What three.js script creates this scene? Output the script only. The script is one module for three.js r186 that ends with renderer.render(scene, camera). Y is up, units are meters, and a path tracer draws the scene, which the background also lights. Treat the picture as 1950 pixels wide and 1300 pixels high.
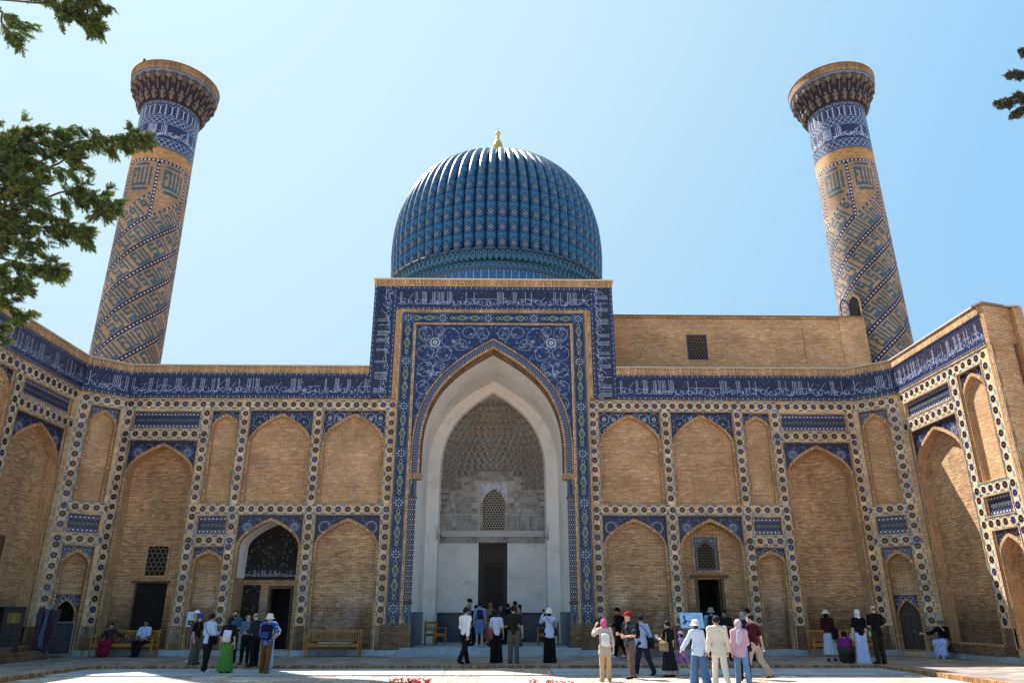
import * as THREE from 'three';
import { mergeGeometries } from 'three/addons/utils/BufferGeometryUtils.js';
import { RoundedBoxGeometry } from 'three/addons/geometries/RoundedBoxGeometry.js';

// ---------- camera, exposure, sky, sun ----------
const scene = new THREE.Scene();
const camera = new THREE.PerspectiveCamera(49.81, 1024 / 682, 0.1, 3000);
camera.rotation.order = 'YXZ';
camera.position.set(0.3, 1.7, 30.8);
camera.rotation.set(THREE.MathUtils.degToRad(20.2), THREE.MathUtils.degToRad(-1.0), 0);
const renderer = new THREE.WebGLRenderer({ antialias: true });
renderer.setSize(1024, 682);
renderer.toneMapping = THREE.LinearToneMapping;
const EXPOSURE = 2.5;
renderer.toneMappingExposure = EXPOSURE;
renderer.shadowMap.enabled = true;
const SUN = new THREE.Vector3(-0.9, 1.87, -1).normalize();
{ // clear noon sky: pale round the sun and towards the horizon, blue away from it
  const W = 512, H = 256, data = new Float32Array(W * H * 4);
  const blue = [0.2, 0.53, 0.94], pale = [0.7, 0.92, 1.0];
  for (let r = 0; r < H; r++) for (let c = 0; c < W; c++) {
    const el = ((r + 0.5) / H - 0.5) * Math.PI, az = ((c + 0.5) / W - 0.5) * 2 * Math.PI;
    const x = Math.cos(az) * Math.cos(el), y = Math.sin(el), z = Math.sin(az) * Math.cos(el);
    const th = Math.acos(Math.max(-1, Math.min(1, x * SUN.x + y * SUN.y + z * SUN.z))) * 57.2958, e = Math.max(0, el * 57.2958);
    const m = Math.min(1, 0.97 / (1 + Math.exp((th - 46) / 11)) + 0.5 * Math.exp(-e / 19));
    const dim = 1 - 0.1 * Math.min(1, Math.max(0, (th - 70) / 60)), au = 0.9 * Math.exp(-((th / 9) ** 2));
    const o = (r * W + c) * 4, g = y < 0 ? 0.55 : 1;
    for (let k = 0; k < 3; k++) data[o + k] = ((blue[k] + (pale[k] - blue[k]) * m) * dim + au) * g / EXPOSURE;
    data[o + 3] = 1;
  }
  const t = new THREE.DataTexture(data, W, H, THREE.RGBAFormat, THREE.FloatType);
  t.mapping = THREE.EquirectangularReflectionMapping; t.magFilter = THREE.LinearFilter; t.needsUpdate = true;
  scene.background = t; scene.environment = t;
}
const sun = new THREE.DirectionalLight(new THREE.Color(1, 0.965, 0.91), 5);
sun.position.copy(SUN).multiplyScalar(90); sun.castShadow = true;
sun.shadow.mapSize.set(4096, 4096);
Object.assign(sun.shadow.camera, { left: -45, right: 45, top: 45, bottom: -45, near: 1, far: 220 });
scene.add(sun, sun.target);

// ---------- helpers ----------
let seed_ = 12345;
const rnd = () => { seed_ = (seed_ + 0x6d2b79f5) | 0; let t = Math.imul(seed_ ^ (seed_ >>> 15), 1 | seed_); t = (t + Math.imul(t ^ (t >>> 7), 61 | t)) ^ t; return ((t ^ (t >>> 14)) >>> 0) / 4294967296; };
const reseed = (n) => { seed_ = n * 7919 + 17; };
const rr = (a, b) => a + (b - a) * rnd();
const pick = (a) => a[Math.floor(rnd() * a.length)];
const clamp = (x, a = 0, b = 1) => Math.max(a, Math.min(b, x));
const lerp = (a, b, t) => a + (b - a) * t;
const V = (x, y, z) => new THREE.Vector3(x, y, z);
const names = new Map();
const numbered = (n) => { const k = names.get(n) ?? 0; names.set(n, k + 1); return k ? n + '_' + String(k).padStart(3, '0') : n; };
function tag(o, label, category, group, kind) {
  if (label) o.userData.label = label;
  if (category) o.userData.category = category;
  if (group) o.userData.group = group;
  if (kind) o.userData.kind = kind;
  return o;
}
function thing(name, label, category, pos = [0, 0, 0], ry = 0, group) {
  const g = new THREE.Group(); g.name = numbered(name); g.position.set(...pos); g.rotation.y = ry; scene.add(g);
  return tag(g, label, category, group);
}
function flat(g) { // common attribute set so that anything merges
  let q = g.index ? g.toNonIndexed() : g;
  if (!q.attributes.normal) q.computeVertexNormals();
  if (!q.attributes.uv) q.setAttribute('uv', new THREE.BufferAttribute(new Float32Array(q.attributes.position.count * 2), 2));
  for (const k of Object.keys(q.attributes)) if (!['position', 'normal', 'uv'].includes(k)) q.deleteAttribute(k);
  return q;
}
const merge = (list) => (list.length === 1 ? list[0] : mergeGeometries(list.map(flat), false));
function part(name, geo, mat, parent, kind) {
  const m = new THREE.Mesh(Array.isArray(geo) ? merge(geo) : geo, mat); m.name = name; m.castShadow = m.receiveShadow = true;
  if (kind) m.userData.kind = kind;
  if (parent) parent.add(m);
  return m;
}
function structure(name, geo, mat) { const m = part(numbered(name), geo, mat, scene); m.userData.kind = 'structure'; return m; }
function uvm(g, ox = 0, oy = 0) { // planar uv in metres from each face's dominant axis
  const q = g.index ? g.toNonIndexed() : g, p = q.attributes.position, n = p.count, uv = new Float32Array(n * 2);
  q.computeVertexNormals();
  const N = q.attributes.normal;
  for (let i = 0; i < n; i++) {
    const ax = Math.abs(N.getX(i)), ay = Math.abs(N.getY(i)), az = Math.abs(N.getZ(i));
    if (az >= ax && az >= ay) { uv[2 * i] = p.getX(i); uv[2 * i + 1] = p.getY(i); }
    else if (ax >= ay) { uv[2 * i] = p.getZ(i); uv[2 * i + 1] = p.getY(i); }
    else { uv[2 * i] = p.getX(i); uv[2 * i + 1] = p.getZ(i); }
    uv[2 * i] += ox; uv[2 * i + 1] += oy;
  }
  q.setAttribute('uv', new THREE.BufferAttribute(uv, 2));
  return q;
}
const box = (x0, x1, y0, y1, z0, z1, ox = 0, oy = 0) => uvm(new THREE.BoxGeometry(x1 - x0, y1 - y0, z1 - z0).translate((x0 + x1) / 2, (y0 + y1) / 2, (z0 + z1) / 2), ox, oy);
function uvRect(g, x0, x1, y0, y1) { // front faces of a slab mapped 0..1 over a rectangle
  const q = g.index ? g.toNonIndexed() : g, p = q.attributes.position, uv = new Float32Array(p.count * 2);
  for (let i = 0; i < p.count; i++) { uv[2 * i] = (p.getX(i) - x0) / (x1 - x0); uv[2 * i + 1] = (p.getY(i) - y0) / (y1 - y0); }
  q.setAttribute('uv', new THREE.BufferAttribute(uv, 2)); q.computeVertexNormals();
  return q;
}
const rawBox = (x0, x1, y0, y1, z0, z1) => new THREE.BoxGeometry(x1 - x0, y1 - y0, z1 - z0).translate((x0 + x1) / 2, (y0 + y1) / 2, (z0 + z1) / 2);
const shapeOf = (pts) => new THREE.Shape(pts.map((p) => new THREE.Vector2(p[0], p[1])));
const holeOf = (pts) => new THREE.Path(pts.map((p) => new THREE.Vector2(p[0], p[1])));
const rectPts = (x0, x1, y0, y1) => [[x0, y0], [x1, y0], [x1, y1], [x0, y1]];
function slab(pts, holes, z0, z1) {
  const s = shapeOf(pts); for (const h of holes) s.holes.push(holeOf(h));
  return new THREE.ExtrudeGeometry(s, { depth: z1 - z0, bevelEnabled: false, curveSegments: 12 }).translate(0, 0, z0);
}
// pointed arch: left spring -> apex -> right spring
const KP = [0.58, 0.54, 0.21], KB = [0.55, 0.14, 0.06];
function arch(cx, W, ys, ya, k = KB, n = 14) {
  const h = ya - ys, P = [[W, ys], [W, ys + k[0] * h], [W * k[1], ya - k[2] * h], [0, ya]], half = [];
  for (let i = 0; i <= n; i++) {
    const t = i / n, a = (1 - t) ** 3, b = 3 * (1 - t) ** 2 * t, c = 3 * (1 - t) * t * t, d = t ** 3;
    half.push([a * P[0][0] + b * P[1][0] + c * P[2][0] + d * P[3][0], a * P[0][1] + b * P[1][1] + c * P[2][1] + d * P[3][1]]);
  }
  const L = half.map(([x, y]) => [cx - x, y]), R = half.slice(0, -1).reverse().map(([x, y]) => [cx + x, y]);
  return L.concat(R);
}
const archPath = (cx, W, yb, ys, ya, k, n) => [[cx - W, yb], ...arch(cx, W, ys, ya, k, n), [cx + W, yb]];
// strip between two 3-D polylines, uv = (length along, distance across) in metres
function ribbon(A, B, flip = false) {
  const pos = [], uv = []; let u = 0;
  for (let i = 0; i < A.length - 1; i++) {
    const a = V(...A[i]), b = V(...A[i + 1]), c = V(...B[i]), d = V(...B[i + 1]), du = (a.distanceTo(b) + c.distanceTo(d)) / 2, w0 = a.distanceTo(c), w1 = b.distanceTo(d);
    const q = flip ? [[a, u, 0], [c, u, w0], [b, u + du, 0], [b, u + du, 0], [c, u, w0], [d, u + du, w1]] : [[a, u, 0], [b, u + du, 0], [c, u, w0], [b, u + du, 0], [d, u + du, w1], [c, u, w0]];
    for (const [p, s, t] of q) { pos.push(p.x, p.y, p.z); uv.push(s, t); }
    u += du;
  }
  const g = new THREE.BufferGeometry();
  g.setAttribute('position', new THREE.Float32BufferAttribute(pos, 3)); g.setAttribute('uv', new THREE.Float32BufferAttribute(uv, 2)); g.computeVertexNormals();
  return g;
}
const at = (pts, z) => pts.map(([x, y]) => [x, y, z]);
function tube(points, r, seg = 6, n) {
  return new THREE.TubeGeometry(new THREE.CatmullRomCurve3(points.map((p) => V(...p))), n ?? Math.max(4, points.length * 4), r, seg, false);
}
function rod(a, b, r0, r1 = r0, seg = 8) {
  const A = V(...a), B = V(...b), d = B.clone().sub(A), g = new THREE.CylinderGeometry(r1, r0, d.length(), seg);
  g.applyQuaternion(new THREE.Quaternion().setFromUnitVectors(V(0, 1, 0), d.clone().normalize()));
  return g.translate((A.x + B.x) / 2, (A.y + B.y) / 2, (A.z + B.z) / 2);
}
const rbox = (w, h, d, x, y, z, r = 0.02, s = 2) => new RoundedBoxGeometry(w, h, d, s, r).translate(x, y, z);
// ---------- procedural textures ----------
const hash2 = (x, y, s) => { let h = Math.imul(x, 374761393) ^ Math.imul(y, 668265263) ^ Math.imul(s, 2246822519); h = Math.imul(h ^ (h >>> 13), 1274126177); return ((h ^ (h >>> 16)) >>> 0) / 4294967296; };
function vnoise(x, y, s, px, py) { // value noise, periodic in px, py cells
  const ix = Math.floor(x), iy = Math.floor(y), fx = x - ix, fy = y - iy, u = fx * fx * (3 - 2 * fx), v = fy * fy * (3 - 2 * fy);
  const w = (i, p) => (p ? ((i % p) + p) % p : i);
  const a = hash2(w(ix, px), w(iy, py), s), b = hash2(w(ix + 1, px), w(iy, py), s), c = hash2(w(ix, px), w(iy + 1, py), s), d = hash2(w(ix + 1, px), w(iy + 1, py), s);
  return a + (b - a) * u + (c - a) * v + (a - b - c + d) * u * v;
}
function fbm(u, v, f, oct, s) { let a = 0, w = 0.5, t = 0; for (let i = 0; i < oct; i++) { a += w * vnoise(u * f, v * f, s + i, f, f); t += w; w *= 0.55; f *= 2; } return a / t; }
function canvas(w, h, draw) { const c = document.createElement('canvas'); c.width = w; c.height = h; draw(c.getContext('2d'), w, h); return c; }
function grain(ctx, w, h, f) { // per-pixel edit: f(u, v) -> [mul r, g, b]
  const im = ctx.getImageData(0, 0, w, h), d = im.data;
  for (let y = 0; y < h; y++) for (let x = 0; x < w; x++) { const m = f(x / w, 1 - y / h), o = (y * w + x) * 4; for (let k = 0; k < 3; k++) d[o + k] = clamp(d[o + k] * (m.length ? m[k] : m), 0, 255); }
  ctx.putImageData(im, 0, 0);
}
function tex(c, sx = 1, sy = 1, srgb = true) { // sx, sy: size of one repeat in uv units
  const t = new THREE.CanvasTexture(c); t.wrapS = t.wrapT = THREE.RepeatWrapping; t.repeat.set(1 / sx, 1 / sy); if (srgb) t.colorSpace = THREE.SRGBColorSpace; t.anisotropy = 8;
  return t;
}
const rgb = (r, g, b) => `rgb(${r | 0},${g | 0},${b | 0})`;
const shade = (c, f) => rgb(clamp(c[0] * f, 0, 255), clamp(c[1] * f, 0, 255), clamp(c[2] * f, 0, 255));
const std = (map, o = {}) => new THREE.MeshStandardMaterial({ map, roughness: 0.9, ...o });
const plain = (hex, rough = 0.8, o = {}) => new THREE.MeshStandardMaterial({ color: new THREE.Color(hex), roughness: rough, ...o });

// brickwork: W x H metres
function bricks(W, H, pw, ph, o) {
  reseed(o.seed);
  return canvas(pw, ph, (x, w, h) => {
    x.fillStyle = shade(o.mortar, 1); x.fillRect(0, 0, w, h);
    const rows = Math.round(H / o.course), ch = h / rows, n = Math.round(W / o.len), bw = w / n;
    for (let r = 0; r < rows; r++) {
      const off = (r % 2) * 0.5 + rr(-0.12, 0.12), rowTone = rr(1 - o.row, 1 + o.row);
      for (let i = -1; i <= n; i++) {
        const c = pick(o.palette), f = rowTone * rr(1 - o.vary, 1 + o.vary), X = (i + off) * bw;
        x.fillStyle = shade(c, f);
        const gx = bw * 0.045, gy = ch * o.gap;
        x.fillRect(X + gx, r * ch + gy, bw - gx * 2, ch - gy * 2);
        if (X < 0) x.fillRect(X + w + gx, r * ch + gy, bw - gx * 2, ch - gy * 2);
      }
    }
    grain(x, w, h, (u, v) => {
      const a = fbm(u, v, 3, 5, o.seed), b = fbm(u, v, 40, 2, o.seed + 50), st = clamp((fbm(u, v, 5, 4, o.seed + 30) - 0.58) / 0.12), rp = clamp((fbm(u, v, 4, 3, o.seed + 44) - 0.6) / 0.03), m = (0.82 + 0.26 * a + 0.12 * (b - 0.2)) * (1 - 0.07 * st) * (1 + 0.05 * rp);
      return o.extra ? o.extra(u, v, m) : m;
    });
  });
}
const TAN = [[198, 161, 117], [204, 168, 125], [191, 152, 109], [195, 156, 114], [206, 171, 129], [187, 147, 104], [199, 157, 110]];
const T_brick = tex(bricks(4, 4, 1024, 1024, { seed: 3, course: 0.0571, len: 0.27, palette: TAN, mortar: [158, 116, 74], row: 0.03, vary: 0.05, gap: 0.15 }), 4, 4);
const T_brickRed = tex(bricks(4, 4, 1024, 1024, { seed: 8, course: 0.0571, len: 0.27, palette: [...TAN, [190, 140, 90], [196, 146, 98]], mortar: [148, 108, 68], row: 0.035, vary: 0.07, gap: 0.16 }), 4, 4);
// old lower wall: repaired and salt-bleached patches; wear and painted-in shade darken the first two or three metres
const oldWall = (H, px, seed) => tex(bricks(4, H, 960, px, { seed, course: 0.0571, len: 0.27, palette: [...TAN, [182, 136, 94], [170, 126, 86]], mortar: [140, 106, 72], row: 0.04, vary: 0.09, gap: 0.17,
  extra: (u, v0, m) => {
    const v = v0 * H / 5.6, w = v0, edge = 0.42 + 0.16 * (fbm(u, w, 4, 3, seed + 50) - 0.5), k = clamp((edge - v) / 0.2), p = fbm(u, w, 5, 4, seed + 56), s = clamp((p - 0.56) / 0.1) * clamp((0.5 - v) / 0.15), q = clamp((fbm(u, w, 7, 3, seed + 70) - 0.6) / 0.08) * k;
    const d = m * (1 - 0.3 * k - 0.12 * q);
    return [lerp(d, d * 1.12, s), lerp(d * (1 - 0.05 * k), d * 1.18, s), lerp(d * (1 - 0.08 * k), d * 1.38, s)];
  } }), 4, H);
const T_oldShaded = oldWall(5.6, 1344, 21), T_tall = oldWall(8.7, 2040, 23);
const T_strip = tex(bricks(2, 2, 512, 512, { seed: 5, course: 0.0625, len: 0.25, palette: [[212, 178, 134], [219, 186, 143], [205, 169, 125], [215, 181, 138]], mortar: [184, 146, 106], row: 0.03, vary: 0.07, gap: 0.1 }), 2, 2);
// soldier / arch bricks: the course runs along u
const T_soldier = tex(bricks(1, 2, 256, 512, { seed: 6, course: 0.0625, len: 0.5, palette: TAN, mortar: [120, 88, 58], row: 0.1, vary: 0.1, gap: 0.14 }), 1, 2);
T_soldier.rotation = Math.PI / 2;
const DIM = { color: new THREE.Color(0.95, 0.96, 1.0) }, M_brick = std(T_brick, DIM), M_brickRed = std(T_brickRed, DIM), M_oldShaded = std(T_oldShaded, DIM), M_tall = std(T_tall, DIM), M_strip = std(T_strip, DIM), M_soldier = std(T_soldier, DIM);

// ---- glazed tile drawings ----
const NAVY = '#1d2150', BLUE = '#27398c', DEEP = '#191c42', TURQ = '#2f86a6', WHITE = '#c6ccda', OCHRE = '#a8753a', BROWN = '#43302f', SAGE = '#5d6a4c';
function leafScroll(x, w, h, n, cols, size, seed) { // dense little leaves, buds and coils that fill a ground
  reseed(seed);
  for (let i = 0; i < n; i++) {
    const X = rnd() * w, Y = rnd() * h, s = size * rr(0.6, 1.3), c = pick(cols);
    x.save(); x.translate(X, Y); x.rotate(rnd() * 6.3); x.fillStyle = x.strokeStyle = c; x.lineWidth = Math.max(1, s * 0.16);
    if (i % 3 === 0) { x.beginPath(); x.arc(0, 0, s, 0, 4.2); x.stroke(); }
    else if (i % 3 === 1) { x.beginPath(); x.ellipse(0, 0, s * 0.75, s * 0.28, 0, 0, 6.3); x.fill(); }
    else for (let k = 0; k < 5; k++) { x.beginPath(); x.arc(Math.cos(k * 1.257) * s * 0.4, Math.sin(k * 1.257) * s * 0.4, s * 0.25, 0, 6.3); x.fill(); }
    x.restore();
  }
}
function star(x, X, Y, r, n, cols) { // rosette with petals
  x.save(); x.translate(X, Y);
  for (let k = 0; k < n; k++) { x.save(); x.rotate((k / n) * 6.2832); x.fillStyle = cols[0]; x.beginPath(); x.ellipse(0, -r * 0.7, r * 0.17, r * 0.32, 0, 0, 6.3); x.fill(); x.restore(); }
  x.fillStyle = cols[1]; x.beginPath(); x.arc(0, 0, r * 0.4, 0, 6.3); x.fill();
  x.fillStyle = cols[2] ?? cols[0]; x.beginPath(); x.arc(0, 0, r * 0.18, 0, 6.3); x.fill();
  x.restore();
}
function diamondRow(x, x0, x1, y, step, s, col) {
  x.fillStyle = col;
  for (let X = x0 + step / 2, i = 0; X < x1; X += step, i++) { const q = i % 2 ? s * 0.55 : s; x.beginPath(); x.moveTo(X - q, y); x.lineTo(X, y - q); x.lineTo(X + q, y); x.lineTo(X, y + q); x.fill(); }
}
// thuluth-like script: tall shafts over a dense lower line of bowls, teeth, loops and tails
function script(x, x0, x1, yb, H, seed, lw, dense = 1) {
  reseed(seed); x.strokeStyle = x.fillStyle = WHITE; x.lineCap = 'round'; x.lineJoin = 'round'; x.lineWidth = lw;
  const curve = (...p) => { x.beginPath(); x.moveTo(p[0], p[1]); for (let i = 2; i < p.length; i += 4) x.quadraticCurveTo(p[i], p[i + 1], p[i + 2], p[i + 3]); x.stroke(); };
  let X = x1 - H * 0.1;
  while (X > x0 + H * 0.15) {
    const k = rnd(), y = yb - H * rr(0, 0.16), s = H * rr(0.8, 1.15);
    if (k < 0.3) { // alef-lam pair, sometimes with a hooked lam
      const n = 1 + Math.floor(rnd() * 3);
      for (let i = 0; i < n; i++) { x.lineWidth = lw * 1.15; curve(X, yb - H * rr(0.92, 1), X + lw, yb - H * 0.5, X - lw * 0.4, yb - H * rr(0.05, 0.2)); X -= H * rr(0.07, 0.12); }
      if (rnd() < 0.6) curve(X + H * 0.1, yb - H * 0.16, X + H * 0.04, yb + H * 0.02, X - H * 0.1, yb - H * 0.1);
      x.lineWidth = lw;
    } else if (k < 0.48) { curve(X, y - s * 0.22, X + s * 0.04, y + s * 0.1, X - s * 0.16, y + s * 0.06, X - s * 0.34, y + s * 0.02, X - s * 0.3, y - s * 0.22); x.fillRect(X - s * 0.18, y - s * 0.24, lw * 1.4, lw * 1.4); X -= s * 0.24; }   // bowl with dot
    else if (k < 0.62) { curve(X, y - s * 0.14, X - s * 0.03, y, X - s * 0.07, y - s * 0.12, X - s * 0.1, y, X - s * 0.14, y - s * 0.12, X - s * 0.18, y + s * 0.02, X - s * 0.3, y - s * 0.02); X -= s * 0.2; }   // teeth
    else if (k < 0.76) { x.beginPath(); x.ellipse(X - s * 0.05, y - s * 0.14, s * 0.055, s * 0.06, 0, 0, 6.3); x.stroke(); curve(X, y - s * 0.12, X, y + s * 0.1, X - s * 0.2, y + s * 0.12); X -= s * 0.15; }   // loop with tail
    else if (k < 0.86) { curve(X, y - s * 0.62, X - s * 0.2, y - s * 0.4, X - s * 0.3, y - s * 0.22, X - s * 0.1, y - s * 0.2, X - s * 0.08, y); X -= s * 0.22; }   // slanting kaf bar
    else if (k < 0.94) { curve(X, y - s * 0.28, X - s * 0.22, y - s * 0.3, X - s * 0.16, y - s * 0.1, X - s * 0.2, y + s * 0.14, X + s * 0.02, y + s * 0.08); X -= s * 0.18; }   // open hook
    else { curve(X, yb - H * 0.45, X - H * 0.5, yb - H * 0.47, X - H * rr(0.7, 1), yb - H * 0.44); X -= H * 0.06; }   // long drawn bar
    X -= H * rr(-0.03, 0.06) * dense;
  }
  for (let i = 0; i < (x1 - x0) / H * 7; i++) { const X2 = rr(x0, x1), Y2 = yb - H * rr(0.0, 0.42); curve(X2, Y2, X2 - H * 0.05, Y2 + H * rr(-0.1, 0.1), X2 - H * rr(0.08, 0.16), Y2 + H * rr(-0.06, 0.08)); }
  for (let i = 0; i < (x1 - x0) / H * 2; i++) { x.beginPath(); x.arc(rr(x0, x1), yb - H * rr(0.3, 0.95), lw * 0.9, 0, 6.3); x.fill(); }
}
function friezeCanvas(len, seed) { // len metres x 1.15 m
  const h = 208, w = Math.min(2048, Math.round(len * 186));
  return canvas(w, h, (x) => {
    x.fillStyle = '#171c42'; x.fillRect(0, 0, w, h);
    x.fillStyle = '#1f1a30'; x.fillRect(0, h * 0.15, w, h * 0.37);
    reseed(seed); for (let i = 0; i < w / 8; i++) { x.fillStyle = pick(['#4a3238', '#3f2c3c', '#553a38', '#2b2a58']); x.fillRect(rnd() * w, h * rr(0.16, 0.48), rr(4, 16), rr(3, 9)); }
    leafScroll(x, w, h, w * 0.5, ['#304f90', '#283c80', '#356494', '#44406a'], 6, seed + 1);
    x.fillStyle = '#14183a'; x.fillRect(0, 0, w, h * 0.12); x.fillRect(0, h * 0.88, w, h * 0.12);
    x.fillStyle = '#3a63a8'; x.fillRect(0, h * 0.125, w, 2); x.fillRect(0, h * 0.87, w, 2);
    diamondRow(x, 0, w, h * 0.06, 22, 6.5, WHITE); diamondRow(x, 0, w, h * 0.94, 22, 6.5, WHITE);
    script(x, 12, w - 12, h * 0.8, h * 0.6, seed + 2, 2.7, 1.4);
    grain(x, w, h, (u, v) => 0.8 + 0.32 * fbm(u, v, 24, 3, seed) + (hash2((u * w) >> 2, (v * h) >> 2, 3) - 0.5) * 0.14);
  });
}
const GLAZE = { roughness: 0.38 };
const M_frieze = [301, 402, 503].map((s) => std(tex(friezeCanvas(11, s)), GLAZE)), M_friezeShort = std(tex(friezeCanvas(4.2, 611)), GLAZE), M_friezeCorner = std(tex(friezeCanvas(1.8, 717)), GLAZE);

function spandrelCanvas(kind, w, h, seed) { // symmetric about the middle
  const half = canvas(w / 2, h, (x, W) => {
    x.fillStyle = kind === 'portal' ? '#18224e' : '#161a38'; x.fillRect(0, 0, W, h);
    if (kind === 'portal') {
      leafScroll(x, W, h, 1700, ['#2b4a8e', '#223274', '#181f50', '#2f6f94', '#3f5f9c', '#4a5a86'], 7, seed);
      leafScroll(x, W, h, 170, [OCHRE, '#b98a4e', '#7d4f38', '#c9cfd8'], 6.5, seed + 3);
      x.strokeStyle = WHITE; x.lineCap = 'round';
      const coil = (X, Y, r, a0, dir) => { x.lineWidth = 2; x.beginPath(); for (let i = 0; i <= 40; i++) { const t = i / 40, a = a0 + dir * t * 7.2, q = r * (1 - 0.22 * t); x.lineTo(X + Math.cos(a) * q, Y + Math.sin(a) * q); } x.stroke(); star(x, X + r * 0.35, Y + r * 0.3, r * 0.17, 6, [WHITE, '#33406f', OCHRE]); star(x, X - r * 0.4, Y - r * 0.2, r * 0.13, 6, [OCHRE, '#2a2a4c', WHITE]); };
      // W = half of the panel (3.44 m), h = 6.8 m: 75 px per metre
      const u = W / 3.44;
      for (const [X, Y, r, a, d] of [[0.45, 0.42, 0.34, 2, 1], [1.05, 0.3, 0.24, 0, -1], [1.5, 0.62, 0.5, 3, 1], [2.35, 0.36, 0.3, 1, -1], [2.95, 0.4, 0.3, 4, 1], [0.42, 1.3, 0.4, 5, 1], [0.46, 2.1, 0.38, 1, -1], [1.25, 1.35, 0.36, 2, -1], [0.4, 2.9, 0.33, 0, 1], [0.4, 3.6, 0.3, 3, -1], [1.05, 2.0, 0.28, 1, 1], [2.0, 0.95, 0.3, 2, 1], [0.34, 4.3, 0.24, 1, 1]]) coil(X * u, Y * u, r * u, a, d);
      x.lineWidth = 2.2; for (let i = 0; i < 26; i++) { const X = rr(0.1, 1.6) * u, Y = rr(0.1, 3.4) * u; x.beginPath(); x.moveTo(X, Y); x.quadraticCurveTo(X + rr(-20, 20), Y + rr(-20, 20), X + rr(-34, 34), Y + rr(-30, 30)); x.stroke(); }
      for (let i = 0; i < 150; i++) star(x, rr(0.1, 3.35) * u, rr(0.1, 4.4) * u, rr(4, 8), 5, [pick([WHITE, OCHRE, '#8fb0cf', '#b08a5a']), '#2b3560', WHITE]);
      x.lineWidth = 1.6; for (let i = 0; i < 110; i++) { x.beginPath(); x.arc(rr(0.1, 3.35) * u, rr(0.1, 4.6) * u, rr(5, 15), rr(0, 6), rr(6.5, 10)); x.stroke(); }
      const mx = 0.86 * u, my = 0.8 * u; // tear-shaped medallion
      x.fillStyle = '#333a2c'; x.strokeStyle = WHITE; x.lineWidth = 4; x.beginPath(); x.arc(mx, my + 4, 27, 0, 6.3); x.moveTo(mx - 24, my - 8); x.lineTo(mx - 26, my - 34); x.lineTo(mx + 2, my - 22); x.fill(); x.beginPath(); x.arc(mx, my + 4, 28, 0, 6.3); x.stroke();
      for (let k = 0; k < 16; k++) { x.fillStyle = WHITE; x.beginPath(); x.arc(mx + Math.cos(k * 0.3927) * 31, my + 4 + Math.sin(k * 0.3927) * 31, 4, 0, 6.3); x.fill(); }
      star(x, mx, my + 4, 16, 12, [WHITE, '#56626a', '#2a2f4c']);
    } else if (kind === 'flower') {
      leafScroll(x, W, h, 420, ['#3a5a94', '#2b3a78', '#5c80a8', '#a9b8cc', '#4a3b50', '#c9cfdc'], 5, seed);
      leafScroll(x, W, h, 40, [OCHRE, WHITE, '#7fb0c8'], 5, seed + 5);
      star(x, W * 0.3, h * 0.32, h * 0.17, 8, ['#1a1b34', '#20223c', '#7a8a76']); x.strokeStyle = WHITE; x.lineWidth = 2; x.beginPath(); for (let k = 0; k <= 16; k++) { const a = k * 0.3927, r = h * (k % 2 ? 0.2 : 0.15); x.lineTo(W * 0.3 + Math.cos(a) * r, h * 0.32 + Math.sin(a) * r); } x.stroke();
      star(x, W * 0.68, h * 0.2, h * 0.08, 6, [WHITE, '#46708a', OCHRE]);
    } else if (kind === 'palmette') {
      leafScroll(x, W, h, 260, ['#2f4a84', '#30386e', '#4a3b50', '#6b4a44', '#9aa8c0'], 5, seed);
      x.strokeStyle = WHITE; x.lineWidth = 2.6; x.lineCap = 'round';
      for (const [X, Y, r] of [[0.18, 0.2, 0.13], [0.5, 0.22, 0.14], [0.2, 0.55, 0.13], [0.78, 0.16, 0.1], [0.42, 0.46, 0.09]]) {
        x.save(); x.translate(X * W, Y * h); const q = r * h * 1.3; x.beginPath(); x.moveTo(0, q); x.bezierCurveTo(-q * 1.3, q * 0.4, -q, -q * 0.8, 0, -q); x.bezierCurveTo(q, -q * 0.8, q * 1.3, q * 0.4, 0, q); x.stroke(); x.beginPath(); x.moveTo(0, q * 0.6); x.quadraticCurveTo(-q * 0.6, 0, 0, -q * 0.5); x.quadraticCurveTo(q * 0.6, 0, 0, q * 0.6); x.stroke(); x.fillStyle = pick([OCHRE, '#8a5a44', '#b3a58a']); x.beginPath(); x.arc(0, 0, q * 0.22, 0, 6.3); x.fill(); x.restore();
      }
      for (let i = 0; i < 16; i++) { x.beginPath(); const X = rnd() * W, Y = rnd() * h * 0.8; x.arc(X, Y, rr(5, 12), rr(0, 3), rr(3.4, 6)); x.stroke(); }
    } else if (kind === 'circle') {
      leafScroll(x, W, h, 420, ['#3b5a9a', '#2f3f86', '#7a86a8', '#553c4c', '#9aa3b8'], 4.6, seed);
      x.strokeStyle = WHITE; x.lineWidth = 3; x.beginPath(); x.arc(W * 0.27, h * 0.3, h * 0.15, 0, 6.3); x.stroke(); x.fillStyle = '#20243f'; x.beginPath(); x.arc(W * 0.27, h * 0.3, h * 0.09, 0, 6.3); x.fill(); x.setLineDash([3, 4]); x.beginPath(); x.arc(W * 0.27, h * 0.3, h * 0.12, 0, 6.3); x.stroke(); x.setLineDash([]);
    } else if (kind === 'burst') {
      leafScroll(x, W, h, 520, ['#2f5a8a', '#3f7398', '#2a3f74', '#9fabc0', '#5e4a50', '#c3cad6'], 4.4, seed);
      for (let k = 0; k < 20; k++) { x.save(); x.translate(W * 0.27, h * 0.3); x.rotate(k * 0.31416); x.fillStyle = '#aebbd0'; x.beginPath(); x.moveTo(-1.5, -h * 0.08); x.lineTo(0, -h * (k % 2 ? 0.2 : 0.16)); x.lineTo(1.5, -h * 0.08); x.fill(); x.restore(); }
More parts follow.
